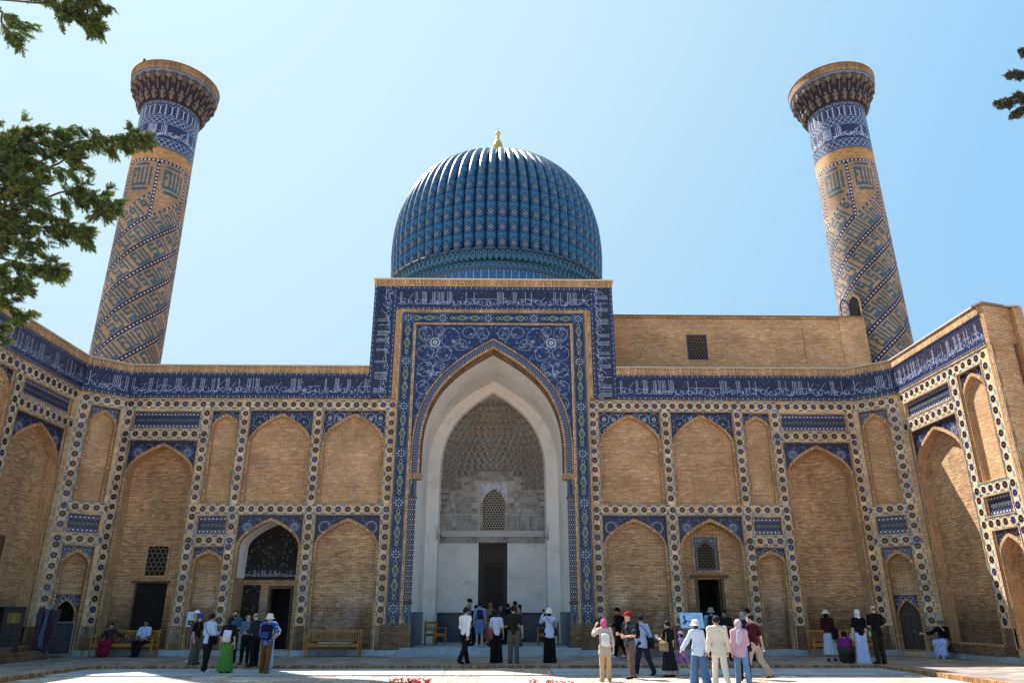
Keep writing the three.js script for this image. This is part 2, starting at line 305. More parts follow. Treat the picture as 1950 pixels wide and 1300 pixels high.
      star(x, W * 0.27, h * 0.3, h * 0.1, 8, ['#7e8aa0', '#2a2f4c', '#8a6a4a']);
    } else { // small
      leafScroll(x, W, h, 120, ['#33508f', '#2b3a7a', '#5a4654'], 5, seed);
      x.strokeStyle = WHITE; x.lineWidth = 3; for (const [X, Y] of [[0.25, 0.36], [0.7, 0.18]]) { x.beginPath(); x.arc(X * W, Y * h, h * 0.12, 0, 6.3); x.stroke(); x.beginPath(); x.arc(X * W + 14, Y * h + 16, h * 0.1, 1, 4); x.stroke(); }
    }
    grain(x, W, h, (u, v) => 0.82 + 0.3 * fbm(u, v, 12, 3, seed));
  });
  return canvas(w, h, (x) => { x.drawImage(half, 0, 0); x.save(); x.translate(w, 0); x.scale(-1, 1); x.drawImage(half, 0, 0); x.restore(); });
}
const SP = {}; for (const [k, w, h, s] of [['portal', 1024, 1014, 11], ['flower', 512, 300, 12], ['palmette', 512, 300, 13], ['circle', 512, 300, 14], ['burst', 512, 300, 15], ['small', 256, 200, 16]]) SP[k] = std(tex(spandrelCanvas(k, w, h, s)), GLAZE);

const M_panel = std(tex(canvas(512, 256, (x, w, h) => { // rows of white drops and dots on a nearly black ground, 2.9 x 0.7 m per repeat
  x.fillStyle = '#15172c'; x.fillRect(0, 0, w, h);
  for (let i = 0; i < 18; i++) for (let r = 0; r < 3; r++) {
    const X = (i + 0.5 + (r === 1 ? 0.5 : 0)) * w / 18, Y = (r + 0.5) * h / 3;
    x.strokeStyle = r === 1 ? '#6b6f52' : '#46548c'; x.lineWidth = 3; x.beginPath(); x.ellipse(X, Y, 12, 36, 0, 0, 6.3); x.stroke();
    x.fillStyle = r === 1 ? '#7d8494' : '#c6ccda'; x.beginPath(); x.ellipse(X, Y + (r - 1) * 8, r === 1 ? 5 : 6, r === 1 ? 9 : 15, 0, 0, 6.3); x.fill();
    x.fillStyle = '#9aa4bc'; x.beginPath(); x.arc(X + w / 36, Y - 18, 4, 0, 6.3); x.arc(X + w / 36, Y + 20, 4, 0, 6.3); x.fill();
  }
  x.strokeStyle = '#39437a'; x.lineWidth = 8; x.strokeRect(4, 4, w - 8, h - 8);
  grain(x, w, h, (u, v) => 0.8 + 0.36 * fbm(u, v, 16, 3, 5));
})), GLAZE);
const M_bandTile = std(tex(canvas(256, 1024, (x, w, h) => { // portal strip: star panels between chains of cartouches, 0.53 x 2.05 m per repeat
  x.fillStyle = '#16213e'; x.fillRect(0, 0, w, h);
  leafScroll(x, w, h, 1000, ['#264064', '#1b284a', '#2f5c7a', '#141930', '#4f728a'], 7, 31);
  for (let i = 0; i < 64; i++) { x.fillStyle = i % 2 ? WHITE : '#7fa3c6'; for (const X of [14, w - 14]) { x.beginPath(); x.arc(X, (i + 0.5) * h / 64, i % 2 ? 5 : 3.4, 0, 6.3); x.fill(); } }
  x.strokeStyle = '#6fa0c4'; x.lineWidth = 4; x.strokeRect(34, 4, w - 68, 216);
  for (let k = 0; k < 8; k++) { x.save(); x.translate(w / 2, 112); x.rotate(k * 0.7854); x.fillStyle = '#c9cfdc'; x.beginPath(); x.moveTo(0, -44); x.lineTo(13, -66); x.lineTo(0, -94); x.lineTo(-13, -66); x.fill(); x.restore(); }
  x.fillStyle = '#4c5a48'; x.beginPath(); x.arc(w / 2, 112, 34, 0, 6.3); x.fill(); x.fillStyle = OCHRE; x.beginPath(); x.arc(w / 2, 112, 12, 0, 6.3); x.fill();
  const cart = (cy, ry, rx, fill) => { x.beginPath(); x.moveTo(w / 2, cy - ry); x.bezierCurveTo(w / 2 + rx * 1.5, cy - ry * 0.35, w / 2 + rx * 1.3, cy + ry * 0.35, w / 2, cy + ry); x.bezierCurveTo(w / 2 - rx * 1.3, cy + ry * 0.35, w / 2 - rx * 1.5, cy - ry * 0.35, w / 2, cy - ry); x.fillStyle = fill; x.fill(); x.lineWidth = 8; x.strokeStyle = '#b9bdb2'; x.stroke(); };
  for (const [cy, ry, rx, f] of [[290, 46, 34, '#2a2320'], [420, 96, 52, '#4f5b40'], [520, 26, 26, '#2c3a72'], [610, 26, 26, '#2c3a72'], [712, 96, 52, '#4f5b40'], [840, 46, 34, '#2a2320'], [930, 40, 30, '#3b3128']]) cart(cy, ry, rx, f);
  grain(x, w, h, (u, v) => 0.82 + 0.32 * fbm(u, v, 14, 3, 9));
}), 0.53, 2.05), GLAZE);
const M_rope = std(tex(canvas(256, 128, (x, w, h) => { // interlaced white band on blue, u = along
  x.fillStyle = '#1b2040'; x.fillRect(0, 0, w, h); leafScroll(x, w, h, 60, ['#3a5fa4', '#4a3b58'], 6, 2);
  x.lineWidth = 5; x.strokeStyle = '#8a95b2';
  for (const o of [0, 1]) { x.beginPath(); for (let i = 0; i <= 8; i++) { const Y = (i + o) % 2 ? h * 0.2 : h * 0.8; x.lineTo(i * w / 8 - w / 32, Y); x.lineTo(i * w / 8 + w / 32, Y); } x.stroke(); }
  x.lineWidth = 5; x.strokeStyle = '#7b6a58'; x.beginPath(); x.moveTo(0, 4); x.lineTo(w, 4); x.moveTo(0, h - 4); x.lineTo(w, h - 4); x.stroke();
}), 0.9, 0.27), GLAZE);
const M_lozenge = std(tex(canvas(128, 256, (x, w, h) => { x.fillStyle = '#241d2c'; x.fillRect(0, 0, w, h); for (let r = 0; r < 8; r++) for (let i = 0; i < 4; i++) { const X = (i + 0.5 + (r % 2) * 0.5) * w / 4, Y = (r + 0.5) * h / 8; x.fillStyle = r % 2 ? '#a7a2b0' : '#cfd2da'; x.beginPath(); x.moveTo(X, Y - 14); x.lineTo(X + 6, Y); x.lineTo(X, Y + 14); x.lineTo(X - 6, Y); x.fill(); } }), 0.31, 0.8), GLAZE);
const M_dado = std(tex(canvas(256, 256, (x, w, h) => { x.fillStyle = '#1d3146'; x.fillRect(0, 0, w, h); for (let r = 0; r < 4; r++) for (let i = 0; i < 4; i++) { const X = (i + 0.5 + (r % 2) / 2) * 64, Y = (r + 0.5) * 64; x.strokeStyle = '#35566b'; x.lineWidth = 3; x.beginPath(); for (let k = 0; k <= 6; k++) x.lineTo(X + 36 * Math.sin(k * 1.0472), Y + 36 * Math.cos(k * 1.0472)); x.stroke(); } grain(x, w, h, (u, v) => 0.75 + 0.5 * fbm(u, v, 6, 4, 4)); }), 0.8, 0.8), { roughness: 0.3 });
const M_mosaic = std(tex(canvas(512, 512, (x, w, h) => { // dark faience of the small iwan: close stars with brown and white flecks
  x.fillStyle = '#14100e'; x.fillRect(0, 0, w, h); leafScroll(x, w, h, 700, ['#3f3325', '#6b6455', '#2a2a34', '#857f70', '#4c3424'], 5, 44);
  for (let i = 0; i < 40; i++) star(x, rnd() * w, rnd() * h, rr(12, 20), 8, ['#6f6a5c', '#1b1814', '#4a3424']);
}), 1.6, 1.6), { roughness: 0.85 });
const M_darkScript = std(tex(canvas(1024, 200, (x, w, h) => { x.fillStyle = '#191719'; x.fillRect(0, 0, w, h); leafScroll(x, w, h, 300, ['#3a3a48', '#4b4038'], 6, 45); script(x, 10, w - 10, h * 0.74, h * 0.5, 46, 3); })), { roughness: 0.8 });

// white plaster, stone, wood, paving
const T_plaster = tex(canvas(512, 512, (x, w, h) => { x.fillStyle = '#f6f2ec'; x.fillRect(0, 0, w, h); grain(x, w, h, (u, v) => { const c = Math.abs(fbm(u, v, 4, 5, 68) - 0.5), m = (0.9 + 0.11 * fbm(u, v, 3, 5, 61) + 0.05 * (fbm(u, v, 50, 2, 62) - 0.5)) * (c < 0.004 ? 0.9 : 1) * (1 - 0.06 * clamp((fbm(u, v, 5, 4, 69) - 0.6) / 0.15)); return [m, m * 0.995, m * 0.985]; }); }), 5, 5);
const M_plaster = std(T_plaster);
const M_stone = std(tex(canvas(512, 512, (x, w, h) => { x.fillStyle = '#a5a19b'; x.fillRect(0, 0, w, h); leafScroll(x, w, h, 300, ['#98948e', '#aeaaa3', '#928e88'], 5, 63); grain(x, w, h, (u, v) => 0.7 + 0.6 * fbm(u, v, 5, 5, 64)); }), 1.5, 1.5));
const M_stoneWarm = std(tex(canvas(256, 256, (x, w, h) => { x.fillStyle = '#a99c8c'; x.fillRect(0, 0, w, h); grain(x, w, h, (u, v) => 0.7 + 0.6 * fbm(u, v, 6, 5, 65)); }), 1.5, 1.5));
const M_joint = plain('#bdb9b1', 0.9);
const marbleCanvas = (seed, base) => canvas(256, 256, (x, w, h) => { x.fillStyle = base; x.fillRect(0, 0, w, h); grain(x, w, h, (u, v) => { const n = fbm(u, v, 3, 5, seed), vein = Math.abs(fbm(u, v, 4, 4, seed + 9) - 0.5); return 0.88 + 0.18 * n - (vein < 0.025 ? 0.1 : 0); }); });
const M_marble = [[66, '#a6aab0'], [67, '#b4b7ba'], [68, '#9a9fa6'], [69, '#a3a3a4']].map(([s, b]) => std(tex(marbleCanvas(s, b), 1.4, 1.4), { roughness: 0.6 }));
const paveCanvas = (seed, pal, mortar, n, m) => canvas(1024, 1024, (x, w, h) => {
  reseed(seed); x.fillStyle = mortar; x.fillRect(0, 0, w, h);
  for (let r = 0; r < n; r++) for (let i = -1; i < m; i++) { x.fillStyle = shade(pick(pal), rr(0.86, 1.1)); const X = (i + (r % 2) / 2) * w / m; x.fillRect(X + 3, r * h / n + 3, w / m - 6, h / n - 6); if (i < 0) x.fillRect(X + w + 3, r * h / n + 3, w / m - 6, h / n - 6); }
  grain(x, w, h, (u, v) => 0.8 + 0.34 * fbm(u, v, 4, 5, seed) + 0.08 * (hash2((u * w) | 0, (v * h) | 0, 7) - 0.5));
});
const M_pave = std(tex(paveCanvas(70, [[136, 122, 114], [146, 130, 120], [128, 113, 105], [150, 138, 130]], '#6c605a', 16, 8), 4, 4));
const M_court = std(tex(paveCanvas(71, [[190, 166, 150], [202, 178, 160], [176, 152, 138], [220, 204, 188]], '#4e423b', 12, 8), 4, 4));
const woodCanvas = (seed, base) => canvas(256, 256, (x, w, h) => { x.fillStyle = base; x.fillRect(0, 0, w, h); grain(x, w, h, (u, v) => 0.72 + 0.5 * vnoise(u * 60 + 3 * fbm(u, v, 3, 2, seed), v * 3, seed)); });
const M_bench = std(tex(woodCanvas(72, '#a9702c'), 0.6, 0.6), { roughness: 0.55 });
const M_door = std(tex(woodCanvas(73, '#3a291d'), 0.8, 0.8), { roughness: 0.6 });
const M_lintel = std(tex(woodCanvas(74, '#5c4632'), 0.8, 0.8), { roughness: 0.8 });
const M_black = plain('#0d0c0b', 0.9), M_metal = plain('#8f9296', 0.45, { metalness: 0.4 }), M_grille = plain('#6f6352', 0.85), M_grilleWhite = plain('#bdb7a8', 0.85);
// ---------- ground ----------
{
  const g = new THREE.CircleGeometry(1500, 64).rotateX(-Math.PI / 2); structure('ground', uvm(g), M_court);
  // raised brick pavement along the three walls, with a course of kerb bricks standing on edge
  const P = structure('pavement', uvm(slab([[-17.3, 1.6], [17.3, 1.6], [17.3, -16], [12.6, -16], [12.6, -5.3], [-12.6, -5.3], [-12.6, -16], [-17.3, -16]].reverse(), [], 0, 0.118).rotateX(-Math.PI / 2)), M_pave);
  reseed(81);
  const kb = [0, 1, 2].map((i) => new RoundedBoxGeometry(0.074, 0.124, 0.13, 1, 0.008));
  const mats = [plain('#9a7048', 0.9), plain('#b08354', 0.9), plain('#86603f', 0.9)];
  const runs = [[], [], []];
  const put = (x, z, ry) => { const i = Math.floor(rnd() * 3), g = kb[i].clone(); g.translate(0, 0.062 + rr(-0.003, 0.004), 0).rotateY(ry + rr(-0.02, 0.02)).translate(x + rr(-0.004, 0.004), 0.002, z + rr(-0.006, 0.006)); runs[i].push(g); };
  for (let x = -12.6; x <= 12.6; x += 0.083) put(x, 5.365, 0);
  for (const s of [-1, 1]) for (let z = 5.46; z < 15; z += 0.083) put(s * 12.535, z, Math.PI / 2);
  runs.forEach((r, i) => part('kerb_brick', r, mats[i], P, 'stuff'));
  // marble slabs let into the court in front of the pavement
  const sl = structure('marble_paving', uvm(new THREE.PlaneGeometry(25, 2.6).rotateX(-Math.PI / 2).translate(0, 0.004, 6.75)), plain('#8f8a84', 0.9));
  const lay = (x0, x1, z0, z1) => { let z = z0, r = 0; while (z < z1 - 0.2) { const d = Math.min([0.62, 0.66, 0.7, 0.62][r % 4], z1 - z); let x = x0 + (r % 2 ? 0 : -0.5); while (x < x1) { const w = rr(0.95, 1.35), a = Math.max(x, x0), b = Math.min(x + w, x1); if (b - a > 0.12) part('slab', box(a + 0.006, b - 0.006, 0.006, 0.03 + rr(0, 0.003), z + 0.006, z + d - 0.006, rr(0, 9), rr(0, 9)), pick(M_marble), sl); x += w; } z += d; r++; } };
  lay(-12.45, -1.3, 5.46, 8.0); lay(1.9, 12.45, 5.46, 8.0);
  part('paver', (() => { const L = []; for (let z = 5.46; z < 8; z += 0.32) for (let x = -1.28; x < 1.85; x += 0.52) L.push(box(x, Math.min(x + 0.512, 1.88), 0.006, 0.028 + rr(0, 0.002), z, z + 0.312, rr(0, 3), rr(0, 3))); return L; })(), M_court, sl, 'stuff');
}

// ---------- rosettes and dashes of glazed brick ----------
const rosetteGeo = (() => {
  const L = [];
  for (let k = 0; k < 8; k++) {
    const s = shapeOf([[-0.004, 0.022], [0.004, 0.022], [0.036, 0.094], [0.042, 0.12], [0.022, 0.143], [-0.022, 0.143], [-0.042, 0.12], [-0.036, 0.094]]);
    L.push(new THREE.ExtrudeGeometry(s, { depth: 0.012, bevelEnabled: false }).rotateZ(k * Math.PI / 4));
  }
  return merge(L);
})();
const rosetteMats = [plain('#14142a', 0.35), plain('#191a3c', 0.35), plain('#221b22', 0.4), plain('#1f2560', 0.35), plain('#16161f', 0.4)];
const dashMats = [plain('#47818e', 0.5), plain('#5590a4', 0.5), plain('#4d6286', 0.5)];

// ---------- tiled brick walls of the court ----------
// local frame of a wall: x along it, y up, z outward; everything is listed for the right-hand wall and mirrored with m = -1
function wall(o) {
  const m = o.m, g = thing('tiled_wall', o.label, 'wall', o.pos, o.ry);
  const X = (a, b) => (m > 0 ? [a, b] : [-b, -a]);
  const holes = [];
  reseed(o.seed);
  const [sx0, sx1] = X(o.x0, o.x1);
  for (const b of o.bays) {
    const [x0, x1] = X(b.x0, b.x1), cx = (x0 + x1) / 2, w = x1 - x0, y0 = b.y0, y1 = b.y1;
    holes.push(rectPts(x0, x1, y0, y1));
    // thin frame of bricks round the bay
    part('panel_frame', uvm(slab(rectPts(x0 - 0.05, x1 + 0.05, y0 - 0.04, y1 + 0.05), [rectPts(x0, x1, y0, y1)], -0.02, 0.022)), M_soldier, g);
    if (b.tile) { part('tile_panel', uvRect(rawBox(x0, x1, y0, y1, -0.28, -0.1), x0, x0 + 2.9, y0, y1), M_panel, g); continue; }
    const d = b.d ?? 0.2, Wo = w / 2, Wi = w / 2 - 0.1, ya = y1 - 0.1, ys = b.ys;
    const outer = archPath(cx, Wo, y0, ys, ya), inner = archPath(cx, Wi, y0, ys, ya - 0.13);
    part('arch_band', [ribbon(at(outer, -0.05), at(inner, -0.05)), ribbon(at(outer, -0.13), at(outer, -0.05))], M_soldier, g);
    part('reveal', ribbon(at(inner, -0.05), at(inner, -d)), M_brick, g);
    const arc = arch(cx, Wo, ys, ya);
    part('spandrel', uvRect(slab([[x0, ys], ...arc.slice(1, -1), [x1, ys], [x1, y1], [x0, y1]].reverse(), [], -0.2, -0.1), x0, x1, y1 - w * 0.586, y1), SP[b.sp], g);
    const cut = (b.open ?? []).map((h) => { const [a, c] = X(h[0], h[1]); return h[4] ? archPath((a + c) / 2, (c - a) / 2, h[2], h[4], h[3]).concat() : rectPts(a, c, h[2], h[3]); });
    if (b.infill !== false) {
      const lo = y1 < 5.8, q = uvm(slab(rectPts(x0 - 0.04, x1 + 0.04, y0 - 0.04, y1), cut, -d - 0.12, -d), Math.round(rnd() * 40) / 10, lo || b.old ? 0 : Math.round(rnd() * 40) / 10);
      part('brick_infill', q, b.old ? M_tall : lo ? M_oldShaded : b.mat ?? (rnd() < 0.4 ? M_brickRed : M_brick), g);
    }
  }
  part('wall_face', uvm(slab(rectPts(sx0, sx1, 0.12, 10.36), holes, -0.3, 0), 0.3, 0.1), M_strip, g);
  // weathered brick footing under the tiled strips
  const foot = []; for (const [a, b] of o.feet ?? []) { const [p, q] = X(a, b); foot.push(box(p, q, 0.31, 1.2, -0.2, 0.012, rr(0, 3))); } if (foot.length) part('footing', foot, M_oldShaded, g);
  part('wall_body', box(sx0, sx1, 0.1, 11.75, -o.thick, -o.body), M_brickRed, g);
  // ledge, script frieze, parapet of upright bricks, capping
  part('ledge', box(sx0, sx1, 10.3, 10.36, -0.2, 0.03), M_soldier, g);
  const [f0, f1] = X(o.f0 ?? o.x0, o.f1 ?? o.x1);
  part('script_frieze', uvRect(rawBox(f0, f1, 10.362, 11.5, -0.5, 0.02), f0, f0 + o.flen, 10.362, 11.5), o.fmat, g);
  part('parapet', [box(f0, f1, 11.5, 11.8, -0.5, 0.05), box(f0, f1, 11.47, 11.53, -0.4, 0.075)], M_soldier, g);
  part('capping', box(f0, f1, 11.8, 11.85, -o.thick, 0.1), plain('#b9b2a6', 0.7), g);
  // rosettes, one mesh each, with dashes of turquoise brick between them
  const seen = new Set(), dots = [], dashes = [[], [], []];
  const dash = (x, y, w, h) => dashes[Math.floor(rnd() * 2.4)].push(rawBox(x - w / 2, x + w / 2, y - h / 2, y + h / 2, -0.02, 0.006));
  for (const r of o.rows) { const n = Math.round((r.x1 - r.x0) / 0.392), s = (r.x1 - r.x0) / n; for (let i = 0; i <= n; i++) { const x = m * (r.x0 + i * s); dots.push([x, r.y]); if (i < n) for (const e of [-0.165, 0.165]) if (rnd() < 0.9) dash(x + m * s / 2, r.y + e, 0.2, 0.072); } }
  for (const c of o.cols) { const n = Math.round((c.y1 - c.y0) / 0.392), s = (c.y1 - c.y0) / n; for (let i = 0; i <= n; i++) { const y = c.y0 + i * s; dots.push([m * c.x, y]); if (i < n) for (const e of [-0.165, 0.165]) if (rnd() < 0.9) dash(m * c.x + e, y + s / 2, 0.072, 0.2); } }
  for (const [x, y] of dots) {
    const key = Math.round(x / 0.25) + ',' + Math.round(y / 0.25); let near = false;
    for (const q of dots.done ?? []) if (Math.hypot(q[0] - x, q[1] - y) < 0.25) near = true;
    if (near || seen.has(key)) continue; seen.add(key); (dots.done ??= []).push([x, y]);
    const r = part('rosette', rosetteGeo, pick(rosetteMats), g); r.position.set(x, y, -0.002); r.scale.setScalar(rr(0.82, 0.9)); r.rotation.z = rr(-0.06, 0.06);
  }
  dashes.forEach((l, i) => l.length && part('glazed_brick', l, dashMats[i], g, 'stuff'));
  // marble plinth blocks
  for (const [a, b] of o.plinth) { let x = a; while (x < b - 0.2) { const w = Math.min(rr(1.1, 1.5), b - x), [p, q] = X(x + 0.004, x + w - 0.004); part('plinth_block', box(p, q, 0.12, 0.325, -0.3, 0.07, rr(0, 5), rr(0, 5)), pick(M_marble), g); x += w; } }
  return { g, X };
}
// lattice screen: hexagons cut in a thin slab
function lattice(w, h, cell, bar, depth) {
  const L = [], dx = cell, dy = cell * 0.866;
  for (let r = 0, y = dy / 2; y < h; y += dy, r++) for (let x = (r % 2) * dx / 2 + dx / 2 - (r % 2 ? 0 : 0); x < w + dx / 4; x += dx) {
    const R = cell / 1.732, hex = (q) => [...Array(6)].map((_, k) => [clamp(x + q * Math.sin(k * 1.0472), 0, w), clamp(y + q * Math.cos(k * 1.0472), 0, h)]);
    const inner = hex(R - bar), outer = hex(R + bar * 0.2);
    for (let k = 0; k < 6; k++) { const a = outer[k], b = outer[(k + 1) % 6], c = inner[(k + 1) % 6], d = inner[k]; if (Math.abs(a[0] - b[0]) + Math.abs(a[1] - b[1]) < 1e-4) continue; L.push(new THREE.ExtrudeGeometry(shapeOf([a, b, c, d]), { depth, bevelEnabled: false })); }
  }
  return merge(L);
}
const mainSpec = (m) => {
  const right = m > 0;
  return {
    m, x0: 4.12, x1: 15.7, f0: 5.42, f1: 15.74, pos: [0, 0, 0], ry: 0, thick: 3, body: right ? 2.2 : 2.2, seed: right ? 101 : 202, flen: 11, fmat: M_frieze[right ? 0 : 1],
    label: right ? 'long brick wall with blue tile strips and arches, right of the great portal' : 'long brick wall with blue tile strips and arches, left of the great portal',
    bays: [
      { x0: 4.58, x1: 7.22, y0: 5.9, y1: 9.82, ys: 8.45, sp: 'palmette' }, { x0: 7.69, x1: 10.36, y0: 5.9, y1: 9.82, ys: 8.4, sp: 'flower' },
      { x0: 10.83, x1: 11.97, y0: 5.9, y1: 9.78, ys: 9.15, sp: 'small' }, { x0: 12.48, x1: 15.3, y0: 9.04, y1: 9.74, tile: true },
      { x0: 12.45, x1: 15.3, y0: 0.34, y1: 8.5, ys: 7.12, d: 0.62, sp: 'burst', old: true, mat: M_brick },
      { x0: 4.56, x1: 7.18, y0: 0.34, y1: 5.42, ys: 4.18, d: 0.2, sp: 'circle' },
      right ? { x0: 7.69, x1: 10.32, y0: 0.34, y1: 5.42, ys: 4.15, d: 0.55, sp: 'burst', open: [[8.42, 9.36, 0.33, 2.95], [8.5, 9.24, 3.32, 4.42, 3.98]] } : { x0: 7.69, x1: 10.32, y0: 0.34, y1: 5.42, ys: 4.15, d: 1.3, sp: 'burst', infill: false },
      { x0: 10.8, x1: 11.95, y0: 4.68, y1: 5.36, tile: true }, { x0: 10.76, x1: 11.96, y0: 0.34, y1: 4.15, ys: 3.6, d: 0.3, sp: 'small' },
    ],
    rows: [{ y: 10.08, x0: 4.33, x1: 15.52 }, { y: 5.66, x0: 4.33, x1: 12.22 }, { y: 4.42, x0: 10.57, x1: 12.22 }, { y: 8.78, x0: 12.22, x1: 15.52 }],
    cols: [4.33, 7.45, 10.58, 12.22, 15.52].map((x) => ({ x, y0: 1.4, y1: 10.08 })),
    feet: [[4.12, 4.56], [7.18, 7.69], [10.32, 10.76], [11.96, 12.45], [15.3, 15.7]], plinth: right ? [[4.3, 8.4], [9.4, 15.7]] : [[4.3, 7.7], [10.3, 15.7]],
  };
};
const R_main = wall(mainSpec(1)), L_main = wall(mainSpec(-1));
const cornerSpec = (m) => ({
  m, x0: 0, x1: 1.796, f0: -0.02, f1: 1.82, pos: [m * 15.7, 0, 0], ry: -m * 0.695, thick: 2.4, body: 0.9, seed: m > 0 ? 303 : 404, flen: 1.84, fmat: M_friezeCorner,
  label: m > 0 ? 'narrow angled corner wall at the right with a low dark door' : 'narrow angled corner wall at the left with a low dark doorway',
  bays: [{ x0: 0.2, x1: 1.3, y0: 5.9, y1: 9.8, ys: 9.05, sp: 'palmette' }, { x0: 0.2, x1: 1.3, y0: 4.68, y1: 5.36, tile: true },
    { x0: 0.2, x1: 1.3, y0: 0.34, y1: 4.15, ys: 3.45, d: 0.35, sp: 'palmette', open: [[0.36, 1.14, 0.32, 2.15, 1.55]] }],
  rows: [{ y: 10.08, x0: -0.02, x1: 1.56 }, { y: 5.66, x0: 0, x1: 1.56 }, { y: 4.42, x0: 0, x1: 1.56 }], cols: [{ x: 1.56, y0: 1.4, y1: 10.08 }], feet: [[0, 0.2], [1.3, 1.796]], plinth: [[0, 0.34], [1.18, 1.796]],
});
const R_corner = wall(cornerSpec(1)), L_corner = wall(cornerSpec(-1));
const sideSpec = (m) => ({
  m, x0: 1.15, x1: 7.26, f0: 1.13, f1: 7.26, pos: [m * 17.08, 0, 0], ry: -m * Math.PI / 2, thick: 1.58, body: 1.25, seed: m > 0 ? 505 : 606, flen: 6.2, fmat: m > 0 ? M_frieze[2] : M_frieze[1],
  label: m > 0 ? 'sunlit brick side wall with blue script frieze at the right edge' : 'shaded brick side wall with blue script frieze at the left edge',
  bays: [{ x0: 1.62, x1: 4.77, y0: 9.16, y1: 9.78, tile: true }, { x0: 1.58, x1: 4.79, y0: 0.34, y1: 8.58, ys: 7.15, d: 0.42, sp: 'burst', old: true, open: m < 0 ? [[3.3, 4.05, 3.1, 4.2]] : [] },
    { x0: 5.34, x1: 6.72, y0: 5.92, y1: 9.84, ys: 9.0, d: 0.22, sp: 'small' }, { x0: 5.36, x1: 6.75, y0: 4.77, y1: 5.42, tile: true }, { x0: 5.42, x1: 6.76, y0: 0.6, y1: 4.28, ys: 3.45, d: 0.6, sp: 'palmette' }],
  rows: [{ y: 10.08, x0: 1.5, x1: 6.97 }, { y: 8.86, x0: 1.4, x1: 5.06 }, { y: 5.67, x0: 5.06, x1: 6.97 }, { y: 4.52, x0: 5.06, x1: 6.97 }],
  cols: [{ x: 5.06, y0: 1.4, y1: 10.08 }, { x: 6.97, y0: 1.4, y1: 10.08 }], feet: [[1.15, 1.58], [4.79, 5.42], [6.76, 7.26]], plinth: [[1.15, 7.3]],
});
const R_side = wall(sideSpec(1)), L_side = wall(sideSpec(-1));
// brick ends of the side walls, turned a little away from the court
for (const [w, m] of [[R_side, 1], [L_side, -1]]) {
  const q = (a, b) => (m > 0 ? [a, b] : [-b, -a]), turn = (g) => g.translate(-m * 7.3, 0, 0).rotateY(m * 0.29).translate(m * 7.3, 0, 0);
  const e = (x0, x1, y0, y1, z0, z1, mat, name) => part(name, turn(box(...q(x0, x1), y0, y1, z0, z1, 0.7, 0.2)), mat, w.g);
  e(7.25, 7.43, 0.1, 11.78, -1.05, 0, M_brickRed, 'end_face'); e(7.2, 7.43, 10.45, 11.78, -1.6, -1.052, M_brickRed, 'end_face'); e(6.9, 7.27, 0.1, 10.45, -1.6, -1.052, M_brickRed, 'end_recess');
  e(7.37, 7.47, 0.33, 10.3, -0.12, 0.03, M_soldier, 'end_strip'); e(7.1, 7.53, 11.79, 11.86, -1.68, 0.1, plain('#6f6a64', 0.7), 'end_capping');
  part('drain', turn(rod([m * 7.2, 10.1, -1.3], [m * 7.6, 10.02, -1.3], 0.03)), M_metal, w.g);
}
